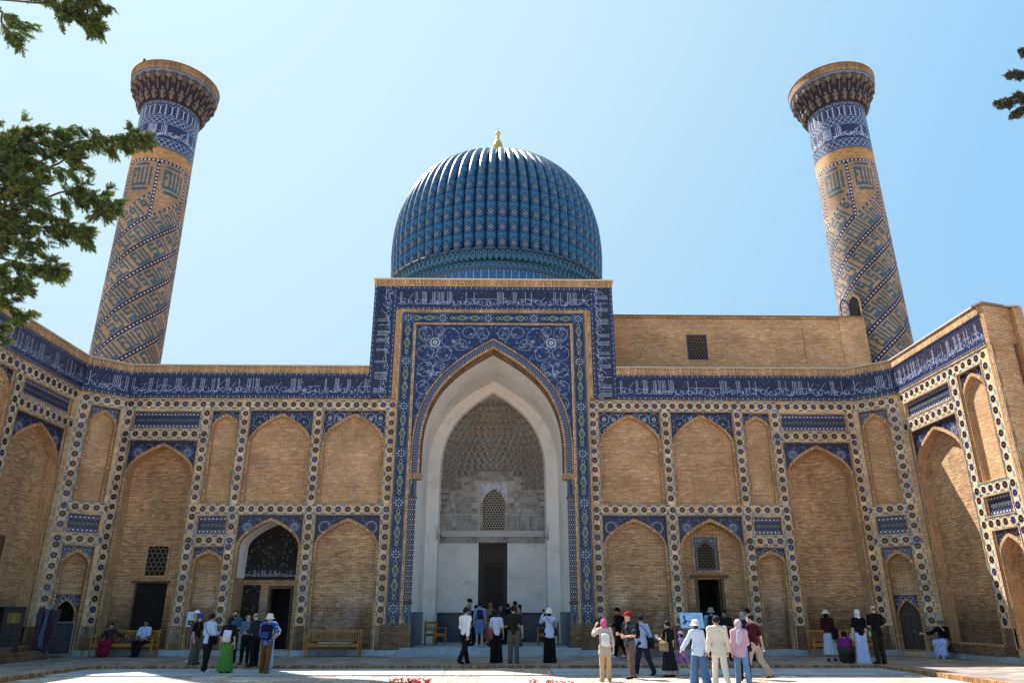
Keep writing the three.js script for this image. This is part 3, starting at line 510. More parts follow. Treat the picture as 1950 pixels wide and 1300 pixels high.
// ---- openings ----
{ // right wall: lattice window and dark doorway inside the second lower arch
  const g = R_main.g, z = -0.55;
  part('window_frame', [uvm(slab(rectPts(8.28, 9.46, 3.2, 4.72), [rectPts(8.38, 9.36, 3.3, 4.62)], z, z + 0.05))], M_soldier, g);
  part('window_spandrel', uvRect(slab([[8.38, 3.9], ...arch(8.87, 0.49, 3.95, 4.57, KB, 8), [9.36, 3.9], [9.36, 4.62], [8.38, 4.62]].reverse(), [], z + 0.002, z + 0.03), 8.38, 9.36, 3.9, 4.62), SP.palmette, g);
  const wi = part('window', slab(archPath(8.87, 0.49, 3.3, 3.95, 4.55, KB, 8), [archPath(8.87, 0.4, 3.36, 3.95, 4.44, KB, 8)], z + 0.002, z + 0.026), plain('#3b4058', 0.5), g);
  part('grille', lattice(0.86, 1.2, 0.12, 0.014, 0.03).translate(8.44, 3.3, z - 0.06), M_grille, wi);
  const dr = part('door_frame', [box(8.3, 8.42, 0.32, 3.0, z - 0.2, z + 0.03), box(9.36, 9.48, 0.32, 3.0, z - 0.2, z + 0.03), box(8.1, 9.7, 3.0, 3.12, z - 0.2, z + 0.07)], M_lintel, g);
  part('door_leaf', box(9.28, 9.34, 0.34, 2.92, z - 0.75, z - 0.02), M_door, dr);
  part('room_dark', rawBox(8.3, 9.5, 0.3, 4.6, -2.0, -1.95), M_black, g); part('threshold', box(8.3, 9.48, 0.12, 0.26, z - 0.3, 0.12), M_marble[2], g);  // room_dark: black slab painted as the unlit interior
  // left wall: small iwan with faience back, script band, panels and a black doorway
  const h = L_main.g, d = -1.3;
  part('room_dark', rawBox(-9.2, -8.1, 0.2, 2.7, -2.1, -2.05), M_black, h);  // black slab for the shade inside the doorway
  part('faience', uvm(slab([[-10.25, 3.1], ...arch(-9, 1.26, 4.15, 5.2), [-7.75, 3.1]], [], d - 0.12, d)), M_mosaic, h);
  part('script_band', uvRect(rawBox(-10.3, -7.72, 2.95, 3.45, d - 0.1, d + 0.05), -10.3, -7.72, 2.95, 3.45), M_darkScript, h);
  part('iwan_back', uvm(slab(rectPts(-10.3, -7.7, 0.3, 2.95), [rectPts(-9.1, -8.2, 0.3, 2.62)], d - 0.12, d)), M_oldShaded, h);
  part('faience_panel', box(-10.2, -9.5, 0.95, 2.75, d, d + 0.03), M_mosaic, h);
  part('iwan_plaster', ribbon(at(archPath(-9, 1.205, 3.0, 4.15, 5.18), -0.25), at(archPath(-9, 1.205, 3.0, 4.15, 5.18), d)), M_plaster, h);
  part('door_frame', [box(-9.16, -9.06, 0.3, 2.7, d - 0.1, d + 0.04), box(-8.24, -8.14, 0.3, 2.7, d - 0.1, d + 0.04), box(-9.16, -8.14, 2.6, 2.72, d - 0.1, d + 0.05)], M_lintel, h);
  part('dado', [box(-10.2, -9.2, 0.32, 0.95, d, d + 0.06), box(-8.1, -7.75, 0.32, 0.95, d, d + 0.06)], M_marble[1], h);
  part('step', [box(-10.2, -7.8, 0.1, 0.3, -1.3, 0.02)], M_marble[0], h);
  // left wall, tall arch: screen over a dark shuttered opening
  const z2 = -0.62, w2 = part('window', [uvm(slab(rectPts(-14.1, -13.12, 3.0, 4.3), [rectPts(-14.02, -13.2, 3.08, 4.22)], z2, z2 + 0.05))], M_brick, h);
  part('grille', lattice(0.82, 1.14, 0.2, 0.022, 0.04).translate(-14.02, 3.08, z2 + 0.012), M_grille, w2); part('window_dark', rawBox(-14.02, -13.2, 3.08, 4.22, z2 + 0.002, z2 + 0.008), M_black, w2);  // black sheet on the wall paints shade behind the lattice
  const sh = part('shutter', box(-14.25, -13.05, 0.95, 2.8, z2 + 0.002, z2 + 0.03), plain('#1a130d', 1, { envMapIntensity: 1 }), h); part('shutter_frame', [box(-14.32, -14.25, 0.95, 2.8, z2, z2 + 0.06), box(-14.45, -12.95, 2.8, 2.88, z2, z2 + 0.1)], M_lintel, sh);
}
for (const [w, m] of [[R_corner, 1], [L_corner, -1]]) { // low arched doors in the corner walls
  const z = -0.35, cx = m * 0.75;
  part('door_spandrel', uvRect(slab([[cx - 0.5, 1.5], [cx - 0.45, 1.5], ...arch(cx, 0.45, 1.55, 2.22, KB, 8), [cx + 0.45, 1.5], [cx + 0.5, 1.5], [cx + 0.5, 2.34], [cx - 0.5, 2.34]].reverse(), [], z + 0.002, z + 0.035), cx - 0.5, cx + 0.5, 1.6, 2.34), SP.small, w.g);
  part('door_arch', [ribbon(at(archPath(cx, 0.45, 0.32, 1.55, 2.22, KB, 8), z + 0.045), at(archPath(cx, 0.38, 0.32, 1.55, 2.13, KB, 8), z + 0.045)), ribbon(at(archPath(cx, 0.38, 0.32, 1.55, 2.13, KB, 8), z + 0.045), at(archPath(cx, 0.38, 0.32, 1.55, 2.13, KB, 8), z - 0.12))], M_soldier, w.g);
  if (m > 0) { const dr = part('door', slab(archPath(cx, 0.4, 0.32, 1.55, 2.15, KB, 8), [], z - 0.12, z - 0.08), M_door, w.g); for (const s of [-1, 1]) part('door_leaf', box(cx + (s < 0 ? -0.36 : 0.01), cx + (s < 0 ? -0.01 : 0.36), 0.36, 1.58, z - 0.08, z - 0.055), M_door, dr); part('door_ring', new THREE.TorusGeometry(0.035, 0.008, 6, 12).translate(cx + 0.05, 1.0, z - 0.045), M_metal, dr); part('door_rail', box(cx - 0.38, cx + 0.38, 1.59, 1.64, z - 0.08, z - 0.04), M_lintel, dr); }
  else part('door_dark', rawBox(cx - 0.4, cx + 0.4, 0.32, 2.1, z - 0.5, z - 0.45), M_black, w.g);  // black slab paints the darkness of the doorway
}
{ // left side wall: lattice window high in the tall arch
  const g = L_side.g, z = -0.42, w = part('window', uvm(slab(rectPts(-4.12, -3.24, 3.03, 4.27), [rectPts(-4.05, -3.3, 3.1, 4.2)], z, z + 0.05)), M_lintel, g);
  part('grille', lattice(0.75, 1.1, 0.2, 0.022, 0.04).translate(-4.05, 3.1, z - 0.02), M_grille, w); part('window_dark', rawBox(-4.1, -3.25, 3.05, 4.25, z - 0.14, z - 0.125), M_black, w);  // black sheet behind the screen stands in for shade
  part('shutter', box(-4.3, -3.1, 0.95, 2.75, z + 0.002, z + 0.03), M_black, g);
}
// stepped brick wall behind the right parapet, with a pierced window
{
  const g = thing('upper_wall', 'plain tall brick wall rising behind the parapet right of the portal', 'wall', [0, 0, 0]);
  part('brick_face', uvm(slab(rectPts(5.0, 18.45, 11, 15.4), [rectPts(9.55, 10.43, 13.3, 14.48)], -3.4, -3), 0.6, 0.2), M_brickRed, g);
  part('brick_body', box(5.0, 18.45, 11, 15.4, -7, -3.9), M_brickRed, g);
  part('end_pier', box(17.2, 18.5, 11, 15.42, -3.9, -2.98, 1.3), M_brick, g);
  part('top_course', box(5.0, 18.5, 15.42, 15.52, -3.4, -2.95), M_soldier, g);
  part('capping', box(5.0, 18.62, 15.52, 15.57, -7, -2.9), plain('#6b6257', 0.8), g);
  part('window_dark', rawBox(9.5, 10.5, 13.2, 14.5, -3.6, -3.55), M_black, g);  // black sheet in place of the shaded depth behind the window
  part('crack', tube([[15.3, 14.9, -2.998], [15.33, 14.2, -2.998], [15.3, 13.6, -2.998], [15.36, 13.0, -2.998]], 0.012, 4), plain('#4a3a2a', 1), g);
  const w = part('window', uvm(slab(rectPts(9.5, 10.48, 13.25, 14.53), [rectPts(9.57, 10.41, 13.32, 14.46)], -3.0, -2.96)), plain('#2c2f4a', 0.5), g);
  part('grille', lattice(0.86, 1.16, 0.145, 0.02, 0.04).translate(9.56, 13.31, -3.06), M_grille, w);
}
// ---------- great portal ----------
{
  const g = thing('entrance_portal', 'tall blue tiled portal with a pointed arch and white vaulted iwan', 'portal', [0, 0, 0]);
  const F = 0.06; // front plane
  for (const s of [-1, 1]) { const q = (a, b) => (s > 0 ? [a, b] : [-b, -a]);
    // upright script frames beside the opening and the corner turning into the wall frieze
    const [a, b] = q(4.4, 5.42);
    const box3 = rawBox(a, b, 10.37, 15.66, -0.5, F), p = box3.attributes.position, uv = box3.attributes.uv;
    for (let i = 0; i < p.count; i++) { const v = (p.getY(i) - 10.37) / 11, w = (Math.abs(p.getX(i)) - 4.4) / 1.02; uv.setXY(i, s < 0 ? v : 0.52 - v, s < 0 ? w : w); }
    part('script_frame', box3, M_frieze[s > 0 ? 1 : 2], g);
    const [c, d] = q(4.13, 4.39); part('brick_rib', [box(...q(4.1, 4.2), 1.25, 14.52, -0.3, F + 0.05, 0, 0.3), box(c, d, 10.37, 14.52, -0.3, F + 0.03)], M_soldier, g);
    const [e, f] = q(3.56, 4.095); const bt = rawBox(e, f, 1.26, 14.37, -0.3, F); uvm(bt); const u2 = uvRect(bt, e, e + 0.53, 0, 1); for (let i = 0; i < u2.attributes.uv.count; i++) u2.attributes.uv.setX(i, u2.attributes.uv.getX(i) * 0.53); part('tile_band', u2, M_bandTile, g);
    part('brick_rib', box(...q(3.445, 3.555), 1.25, 13.86, -0.3, F + 0.045, 0, 0.7), M_soldier, g);
    // colonette with dark tiles below the arch ledge
    const k = part('colonette', [box(...q(3.14, 3.44), 2.1, 6.1, -0.3, F + 0.005, 0.1, 0.1)], M_lozenge, g);
    part('colonette_base', box(...q(3.14, 3.44), 1.26, 1.98, -0.3, F + 0.012), M_bandTile, k); part('colonette_head', box(...q(3.14, 3.44), 6.2, 6.93, -0.3, F + 0.012), M_bandTile, k);
    for (const y of [1.98, 6.1]) part('colonette_ring', box(...q(3.13, 3.44), y, y + 0.11, -0.3, F + 0.03), M_lintel, k);
    part('arch_ledge', [box(...q(2.96, 3.46), 6.96, 7.12, -0.35, F + 0.07), box(...q(2.98, 3.44), 6.9, 6.96, -0.35, F + 0.04)], M_soldier, g);
    part('pier_footing', box(...q(3.12, 4.3), 0.3, 1.26, -0.3, F + 0.03, 0.4, 0), M_oldShaded, g);
    // solid masonry of the portal behind its front
    part('portal_mass', box(...q(3.6, 5.4), 0.2, 15.7, -8.4, -0.6), M_brickRed, g);
    // inside: tiled dado and its border
    const [h, i2] = q(3.09, 3.135); part('dado', box(h, i2, 0.4, 1.62, -4.5, 0.02), M_dado, g); part('dado_border', box(...q(3.08, 3.15), 1.62, 1.7, -4.5, 0.03), plain('#182838', 0.35), g);
  }
  part('script_frame', uvRect(rawBox(-4.395, 4.395, 14.525, 15.66, -0.5, F), -4.4, 6.6, 14.525, 15.66), M_frieze[0], g);
  part('parapet', [box(-5.44, 5.44, 15.66, 15.98, -0.6, F + 0.03)], M_soldier, g);
  part('capping', box(-5.5, 5.5, 15.98, 16.03, -8.4, F + 0.12), plain('#cfc8bb', 0.7), g);
  part('portal_mass', [box(-3.6, 3.6, 13.4, 15.7, -8.4, -0.6), box(-3.6, 3.6, 0.2, 13.4, -8.4, -7.2)], M_brickRed, g);
  part('brick_rib', [box(-4.1, 4.1, 14.38, 14.52, -0.3, F + 0.048), box(-3.445, 3.445, 13.78, 13.87, -0.3, F + 0.046)], M_soldier, g);
  { const q = rawBox(-3.555, 3.555, 13.87, 14.375, -0.3, F), p = q.attributes.position, uv = q.attributes.uv; for (let i = 0; i < p.count; i++) uv.setXY(i, p.getY(i) - 13.86, p.getX(i)); part('tile_band', q, M_bandTile, g); }
  // tiled spandrel, interlace band and brick soffit of the great arch
  const A = arch(0, 3.44, 8.0, 13.16, KP, 26), o = archPath(0, 3.42, 7.12, 8.0, 13.14, KP, 26), r1 = archPath(0, 3.36, 7.12, 8.0, 13.06, KP, 26), r2 = archPath(0, 3.12, 7.12, 8.0, 12.78, KP, 26), r3 = archPath(0, 3.04, 7.12, 8.0, 12.66, KP, 26), n = archPath(0, 2.98, 7.12, 8.0, 12.46, KP, 26);
  part('spandrel', uvRect(slab([[-3.445, 7.0], [-3.44, 8.0], ...A.slice(1, -1), [3.44, 8.0], [3.445, 7.0], [3.445, 13.78], [-3.445, 13.78]].reverse(), [], -0.3, F), -3.445, 3.445, 6.97, 13.78), SP.portal, g);
  part('arch_rib', [ribbon(at(o, F + 0.05), at(r1, F + 0.05)), ribbon(at(o, F - 0.02), at(o, F + 0.05))], M_soldier, g);
  part('interlace_band', ribbon(at(r1, F + 0.015), at(r2, F + 0.015)), M_rope, g);
  part('arch_rib', [ribbon(at(r2, F + 0.06), at(r3, F + 0.06)), ribbon(at(r2, F), at(r2, F + 0.06))], M_soldier, g);
  part('soffit', [ribbon(at(r3, F + 0.06), at(n, F - 0.3)), ribbon(at(n, F - 0.3), at(archPath(0, 3.05, 7.12, 8.0, 12.6, KP, 26), F - 0.38))], M_oldShaded, g);  // dark end of the old brick map paints the underside's shade
  // white barrel vault and inner arch
  const vault = archPath(0, 3.14, 0.35, 8.0, 12.62, KP, 30), back = archPath(0, 3.12, 0.35, 8.0, 12.55, KP, 30);
  part('vault', ribbon(at(vault, -0.1), at(back, -4.5)), M_plaster, g);
  const inn = archPath(0, 2.5, 0.35, 7.9, 11.97, KP, 30);
  part('inner_arch', [uvm(slab(archPath(0, 3.5, 0.35, 8.0, 12.95, KP, 30), [inn], -4.75, -4.5)), ribbon(at(inn, -4.499), at(archPath(0, 2.46, 0.35, 7.9, 11.9, KP, 30), -4.46))], M_plaster, g);
  part('inner_moulding', ribbon(at(archPath(0, 2.54, 0.35, 7.9, 12.02, KP, 30), -4.494), at(inn, -4.47)), M_joint, g);
  // niche: white lower walls, cornice, stone panels
  const zb = -6.15, nh = 2.62;
  part('niche_wall', [uvm(slab(rectPts(-2.7, 2.7, 0.3, 5.1), [rectPts(-0.68, 0.72, 0.35, 4.88)], zb - 0.2, zb)), box(-2.9, -nh, 0.3, 7.8, zb, -4.7), box(nh, 2.9, 0.3, 7.8, zb, -4.7)], M_plaster, g);
  part('cornice', [box(-nh, nh, 5.12, 5.42, zb - 0.1, zb + 0.24), box(-nh, -nh + 0.16, 5.12, 5.42, zb, -4.4), box(nh - 0.16, nh, 5.12, 5.42, zb, -4.4)], plain('#c2bfba', 0.85), g);
  part('carved_band', [box(-nh, nh, 4.86, 5.12, zb - 0.1, zb + 0.1), box(-nh, -nh + 0.08, 4.86, 5.12, zb, -4.45), box(nh - 0.08, nh, 4.86, 5.12, zb, -4.45)], M_stone, g);
  for (const [a, b, c] of [[-nh, -0.72, -1], [0.76, nh, 1]]) { part('dado', [box(a, b, 0.4, 1.55, zb, zb + 0.03), box(c > 0 ? nh - 0.03 : -nh + 0.001, c > 0 ? nh - 0.001 : -nh + 0.03, 0.4, 1.55, zb, -4.5)], M_dado, g); part('dado_border', box(a, b, 1.55, 1.68, zb, zb + 0.05), plain('#141c26', 0.35), g); }
  const dr = part('door', box(-0.68, 0.72, 0.36, 4.88, zb - 0.32, zb - 0.26), M_door, g);
  part('door_screen', lattice(0.9, 2.6, 0.13, 0.02, 0.03).translate(-0.43, 1.2, zb - 0.25), plain('#241a12', 0.7), dr);
  for (const [x0, x1, y0, y1] of [[-0.68, -0.5, 0.36, 4.88], [0.54, 0.72, 0.36, 4.88], [-0.5, 0.54, 3.95, 4.1], [-0.5, 0.54, 4.72, 4.88]]) part('door_frame', box(x0, x1, y0, y1, zb - 0.26, zb - 0.16), M_door, dr);
  // stone slabs of the niche above the cornice
  reseed(120);
  const cell = (x0, x1, y0, y1, z0, z1) => part('stone_panel', uvm(rbox(x1 - x0 - 0.02, y1 - y0 - 0.02, z1 - z0, (x0 + x1) / 2, (y0 + y1) / 2, (z0 + z1) / 2, 0.012, 1), rr(0, 3), rr(0, 3)), M_stone, g);
  part('niche_ground', [box(-2.7, 2.7, 5.1, 8.1, zb - 0.2, zb)], M_joint, g);
  for (const s of [-1, 1]) { let x = 0.72; for (const w of [0.34, 0.18, 0.34, 0.2, 0.38, 0.42]) { const a = s > 0 ? x : -x - w, y1 = 6.2 + rr(-0.02, 0.02); cell(a, a + w, 5.44, y1, zb, zb + 0.025); x += w; } }
  for (let r = 0; r < 7; r++) { const y0 = 6.24 + r * 0.27; for (let i = 0, x = -2.55; x < 2.5; i++) { const w = rr(0.3, 0.5), b = Math.min(x + w, 2.55); if (b < -0.66 || x > 0.72 || y0 > 7.75) cell(Math.max(x, -2.55), b, y0, y0 + 0.27, zb, zb + 0.022); x = b; } }
  // pierced marble window
  const win = part('window', [uvm(slab(rectPts(-0.62, 0.72, 5.43, 7.8), [archPath(0.05, 0.53, 5.46, 6.75, 7.42, KB, 10)], zb + 0.0, zb + 0.05))], M_stoneWarm, g);
  part('window_dark', rawBox(-0.6, 0.7, 5.44, 7.78, zb + 0.001, zb + 0.006), plain('#1a1815', 1), win);  // near-black sheet, painted shade for the holes of the grille
  part('window_spandrel', uvRect(slab([[-0.6, 6.9], ...arch(0.05, 0.58, 6.8, 7.46, KB, 10), [0.7, 6.9], [0.7, 7.76], [-0.6, 7.76]].reverse(), [], zb + 0.05, zb + 0.062), -0.6, 0.7, 6.9, 7.8), std(tex(canvas(128, 96, (x, w, h) => { x.fillStyle = '#ccd0d6'; x.fillRect(0, 0, w, h); leafScroll(x, w, h, 90, ['#3a4660', '#525e78'], 4, 7); }))), win);
  { const gr = lattice(1.04, 1.9, 0.13, 0.022, 0.03), p = gr.attributes.position; for (let i = 0; i < p.count; i++) { const y = p.getY(i), X = p.getX(i) - 0.52; if (y > 1.3) { const w = 0.52 * Math.sqrt(Math.max(0, 1 - ((y - 1.3) / 0.66) ** 1.6)); if (Math.abs(X) > w) p.setX(i, 0.52 + Math.sign(X) * w); } } part('grille', gr.translate(-0.47, 5.47, zb + 0.02), M_grilleWhite, win); }
  // honeycomb semi-dome: tiers of small arched cells over a pointed shell
  const A2 = arch(0, 2.5, 7.9, 11.97, KP, 60), halfW = (y) => { if (y <= 7.9) return 2.5; let w = 0; for (let i = 0; i < 60; i++) if (A2[i][1] <= y && A2[i + 1][1] >= y) { const t = (y - A2[i][1]) / (A2[i + 1][1] - A2[i][1] + 1e-9); w = Math.abs(lerp(A2[i][0], A2[i + 1][0], t)); } return w; };
  const plan = (y, a) => { const w = halfW(y) + 0.02, t = clamp((y - 7.1) / 2.6), n = lerp(6, 2.1, t), b = 1.5 * Math.pow(w / 2.5, 0.85), c = Math.cos(a), s = Math.sin(a), q = Math.pow(Math.pow(Math.abs(c), n) + Math.pow(Math.abs(s), n), -1 / n); return [w * q * c, -4.62 - b * q * s]; };
  { const rows = 40, cols = 40, pos = [], idx = []; for (let i = 0; i <= rows; i++) for (let j = 0; j <= cols; j++) { const y = lerp(7.4, 11.96, i / rows), [x, z] = plan(y, Math.PI * j / cols); pos.push(x * 1.05, y + 0.05, z - 0.16); } for (let i = 0; i < rows; i++) for (let j = 0; j < cols; j++) { const a = i * (cols + 1) + j; idx.push(a, a + 1, a + cols + 1, a + 1, a + cols + 2, a + cols + 1); } const q = new THREE.BufferGeometry(); q.setAttribute('position', new THREE.Float32BufferAttribute(pos, 3)); q.setIndex(idx); part('semi_dome', uvm(q), M_stone, g); }
  const hood = (() => { // one cell, 1 x 1: raised frame with a pointed hollow and a hood leaning out at the top
    const f = slab(rectPts(-0.5, 0.5, 0, 1), [archPath(0, 0.37, 0.05, 0.5, 0.88, KB, 6)], -0.4, 0.12), b = rawBox(-0.4, 0.4, 0.02, 0.9, -0.42, -0.3), lip = rawBox(-0.5, 0.5, 0.92, 1, -0.3, 0.3), p = f.attributes.position;
    for (let i = 0; i < p.count; i++) p.setZ(i, p.getZ(i) + 0.1 * p.getY(i));
    return uvm(merge([f, b, lip]));
  })();
  let count = 0; const rest = [[], []];
  const tiers = [7.45, 7.76, 8.07, 8.38, 8.69, 9.0, 9.31, 9.62, 9.93, 10.24, 10.55, 10.86, 11.17, 11.45];
  tiers.forEach((y0, k) => {
    const y1 = tiers[k + 1] ?? 11.72, N = 200, pts = []; for (let j = 0; j <= N; j++) pts.push(plan(y0, Math.PI * j / N));
    const len = [0]; for (let j = 1; j <= N; j++) len.push(len[j - 1] + Math.hypot(pts[j][0] - pts[j - 1][0], pts[j][1] - pts[j - 1][1]));
    const n = Math.max(5, Math.round(len[N] / 0.33)), w = len[N] / n;
    for (let i = 0; i < n; i++) {
      const L = (i + 0.5) * w; let j = 1; while (len[j] < L) j++;
      const t = (L - len[j - 1]) / (len[j] - len[j - 1]), x = lerp(pts[j - 1][0], pts[j][0], t), z = lerp(pts[j - 1][1], pts[j][1], t), tx = pts[j][0] - pts[j - 1][0], tz = pts[j][1] - pts[j - 1][1], ry = Math.atan2(tz, -tx);
      if (y0 < 7.9 && Math.abs(x) < 1.5) continue;
      if (y0 < 8.2 && Math.abs(x) < 0.95) continue;
      const zig = 0, warm = (y0 > 9.7 && Math.abs(x) < 1.2 && rnd() < 0.8) || rnd() < 0.06 ? M_stoneWarm : M_stone;
      if (count++ < 296) { const c = part('honeycomb_cell', hood, warm, g); c.position.set(x, y0, z - zig); c.scale.set(w, y1 - y0, 0.5 + rr(-0.03, 0.03)); c.lookAt(0, y0, -4.62 + Math.abs(z + 4.62) * 0.25); }
      else { const q = hood.clone(), M = new THREE.Object3D(); M.position.set(x, y0, z); M.scale.set(w, y1 - y0, 0.5); M.lookAt(0, y0, -4.62 + Math.abs(z + 4.62) * 0.25); M.updateMatrix(); q.applyMatrix4(M.matrix); rest[warm === M_stone ? 0 : 1].push(q); }
    }
  });
  rest.forEach((l, i) => l.length && part('honeycomb', l, i ? M_stoneWarm : M_stone, g, 'stuff'));
  for (let k = 0; k < 14; k++) { const a = Math.PI * (k + 0.5) / 14, [x, z] = plan(11.5, a); part('honeycomb_flute', rod([x * 0.98, 11.5, z], [0, 12.02, -4.62], 0.06, 0.012, 5), M_stone, g); }
  for (const s of [-1, 1]) { // hanging corner brackets
    for (let k = 0; k < 4; k++) part('corner_bracket', uvm(rbox(0.5 - k * 0.09, 0.3, 0.5 - k * 0.09, s * (2.42 + k * 0.03), 7.3 - k * 0.3, zb + 0.28 - k * 0.05, 0.05, 2)), M_stone, g);
  }
  // marble floor and steps
  part('iwan_floor', box(-3.1, 3.1, 0.2, 0.4, zb - 0.2, 0.0), M_marble[2], g);
  let x = -3.5; reseed(130); while (x < 3.45) { const w = Math.min(rr(1.2, 1.7), 3.5 - x); part('step_block', box(x + 0.003, x + w - 0.003, 0.118, 0.402, -0.25, 0.34, rr(0, 5), rr(0, 5)), pick(M_marble), g); x += w; }
  for (const s of [-1, 1]) { const q = s > 0 ? [3.505, 4.3] : [-4.3, -3.505]; part('plinth_block', box(...q, 0.12, 0.325, -0.2, 0.14), M_marble[1], g); }
  part('step_tread', box(-3.9, 3.9, 0.118, 0.17, 0.345, 0.62), M_marble[3], g);
}
// ---------- ribbed dome ----------
{
  const Zc = -15, g = thing('ribbed_dome', 'great turquoise and navy ribbed dome above the portal', 'dome', [0.06, 0, Zc]);
  const hm = 24.16, ht = 31.45, R = 6.84, ea = 2.32, eb = 2.68, prof = (h) => (h <= hm ? R * (1 - 0.006 * (hm - h)) : R * Math.pow(Math.max(0, 1 - Math.pow((h - hm) / (ht - hm), ea)), 1 / eb));
  const tile = (w, h, draw) => canvas(w, h, draw);
  const ribC = tile(192, 256, (x, w, h) => { // one stepped diamond per repeat, drawn tile by tile (24 x 32 tiles)
    const nx = 24, ny = 32, tw = w / nx, thh = h / ny; reseed(140);
    for (let j = 0; j < ny; j++) for (let i = 0; i < nx; i++) {
      const dx = Math.abs(i + 0.5 - nx / 2), dy = Math.abs(j + 0.5 - ny / 2), q = dx + dy * 0.8, e = (nx / 2 - dx) + (ny / 2 - dy) * 0.8;
      let c = [46, 98, 136];
      if (q < 2) c = [34, 36, 74]; else if (q < 4.2) c = [150, 136, 124]; else if (q < 6.8) c = [24, 30, 70]; else if (q < 9) c = [56, 114, 148]; else if (q < 12) c = [24, 29, 72]; else if (e < 3.6) c = [22, 24, 54]; else if (e < 5.4) c = [64, 122, 150];
      x.fillStyle = shade(c, rr(0.82, 1.14)); x.fillRect(i * tw, j * thh, tw - 0.6, thh - 0.6);
    }
  });
  const M_rib = std(tex(ribC, 1, 1), { roughness: 0.3 });
  const seg = 56, cs = 12, N = 64, y0 = 21.72, pos = [], uv = [], idx = [];
  const hs = []; for (let i = 0; i <= seg; i++) { const t = i / seg; hs.push(lerp(y0, ht - 0.12, 1 - Math.pow(1 - t, 1.9))); }
  let s = 0;
  for (let i = 0; i <= seg; i++) {
    const h = hs[i], r = prof(h), e = 0.01, dr = (prof(Math.min(h + e, ht - 0.001)) - prof(h - e)) / (2 * e), nl = Math.hypot(1, dr), nr = 1 / nl, ny = -dr / nl, w = r * Math.PI / N;
    if (i) s += Math.hypot(h - hs[i - 1], r - prof(hs[i - 1]));
    for (let j = 0; j <= cs; j++) { const a = (j / cs - 0.5) * Math.PI, lift = w * 1.35 * Math.cos(a), rad = r - 0.06 * nr + lift * nr, tang = Math.sin(a) * w * 0.95; pos.push(tang, h + lift * ny, rad); uv.push(j / cs, s / 1.0); }
  }
  for (let i = 0; i < seg; i++) for (let j = 0; j < cs; j++) { const a = i * (cs + 1) + j; idx.push(a, a + 1, a + cs + 1, a + 1, a + cs + 2, a + cs + 1); }
  const rg = new THREE.BufferGeometry(); rg.setAttribute('position', new THREE.Float32BufferAttribute(pos, 3)); rg.setAttribute('uv', new THREE.Float32BufferAttribute(uv, 2)); rg.setIndex(idx); rg.computeVertexNormals();
  const rr2 = rg.clone();
  for (let k = 0; k < N; k++) part('rib', rg, M_rib, g).rotation.y = (k + 0.5) * 2 * Math.PI / N;
  part('dome_shell', new THREE.LatheGeometry(hs.map((h) => new THREE.Vector2(prof(h) - 0.02, h)), 96), plain('#191a24', 0.8), g);
  // bracket tiers under the ribs
  const tileM = std(tex(tile(128, 128, (x, w, h) => { x.fillStyle = '#2c5f78'; x.fillRect(0, 0, w, h); x.strokeStyle = '#86887a'; x.lineWidth = 6; x.strokeRect(0, 0, w, h); x.fillStyle = '#27306e'; for (const [a, b] of [[0.5, 0.3], [0.3, 0.5], [0.7, 0.5], [0.5, 0.7]]) { x.beginPath(); x.arc(a * w, b * h, 15, 0, 6.3); x.fill(); } x.fillStyle = '#9cc0c8'; x.beginPath(); x.arc(w / 2, h / 2, 9, 0, 6.3); x.fill(); })), { roughness: 0.35 });
  const cap = (w, h, d) => { const q = slab([[-w / 2, h * 0.28], [0, 0], [w / 2, h * 0.28], [w / 2, h * 0.82], [0, h], [-w / 2, h * 0.82]], [archPath(0, w * 0.3, h * 0.36, h * 0.6, h * 0.84, KB, 4)], -d, 0); return merge([uvRect(q, -w / 2, w / 2, 0, h), uvRect(rawBox(-w * 0.35, w * 0.35, h * 0.33, h * 0.85, -d, -0.08), -w / 2, w / 2, 0, h)]); };
  const c1 = cap(0.29, 0.66, 0.5), c2 = cap(0.3, 0.5, 0.4), rim = uvm(rbox(0.56, 0.11, 0.66, 0, 0, 0, 0.04, 1));
  const mr = plain('#34424e', 0.5);
  for (let k = 0; k < 2 * N; k++) { const a = k * Math.PI / N, b = part('dome_bracket', c1, tileM, g); b.position.set(Math.sin(a) * 7.16, 21.04, Math.cos(a) * 7.2); b.rotation.y = a; }
  for (let k = 0; k < N; k++) { const a = (k + 0.5) * 2 * Math.PI / N, b = part('rib_foot', rim, mr, g); b.position.set(Math.sin(a) * 7.04, 21.7, Math.cos(a) * 7.06); b.rotation.y = a; }
  const low = []; for (let k = 0; k < 2 * N; k++) low.push(c2.clone().translate(0, 20.58, 6.94).rotateY((k + 0.5) * Math.PI / N)); part('lower_bracket', low, tileM, g);
  const drumC = tile(512, 256, (x, w, h) => { x.fillStyle = '#27567a'; x.fillRect(0, 0, w, h); for (let i = 0; i < 8; i++) { x.strokeStyle = '#a9b4b4'; x.lineWidth = 3; x.strokeRect(i * 64, 0, 64, h); for (let j = 0; j < 4; j++) star(x, i * 64 + 32, j * 64 + 32, 26, 6, ['#27306e', '#4a86a0', '#1f2860']); } });
  part('drum', new THREE.CylinderGeometry(6.86, 6.86, 9, 128, 1, true).translate(0, 16.4, 0), std(tex(drumC, 1 / 12, 1 / 3), { roughness: 0.35 }), g);
  part('drum_cornice', new THREE.TorusGeometry(6.9, 0.07, 6, 128).rotateX(Math.PI / 2).translate(0, 20.6, 0), mr, g);
  const gold = new THREE.MeshStandardMaterial({ color: new THREE.Color(0.72, 0.42, 0.08), roughness: 0.32, metalness: 0.75 });
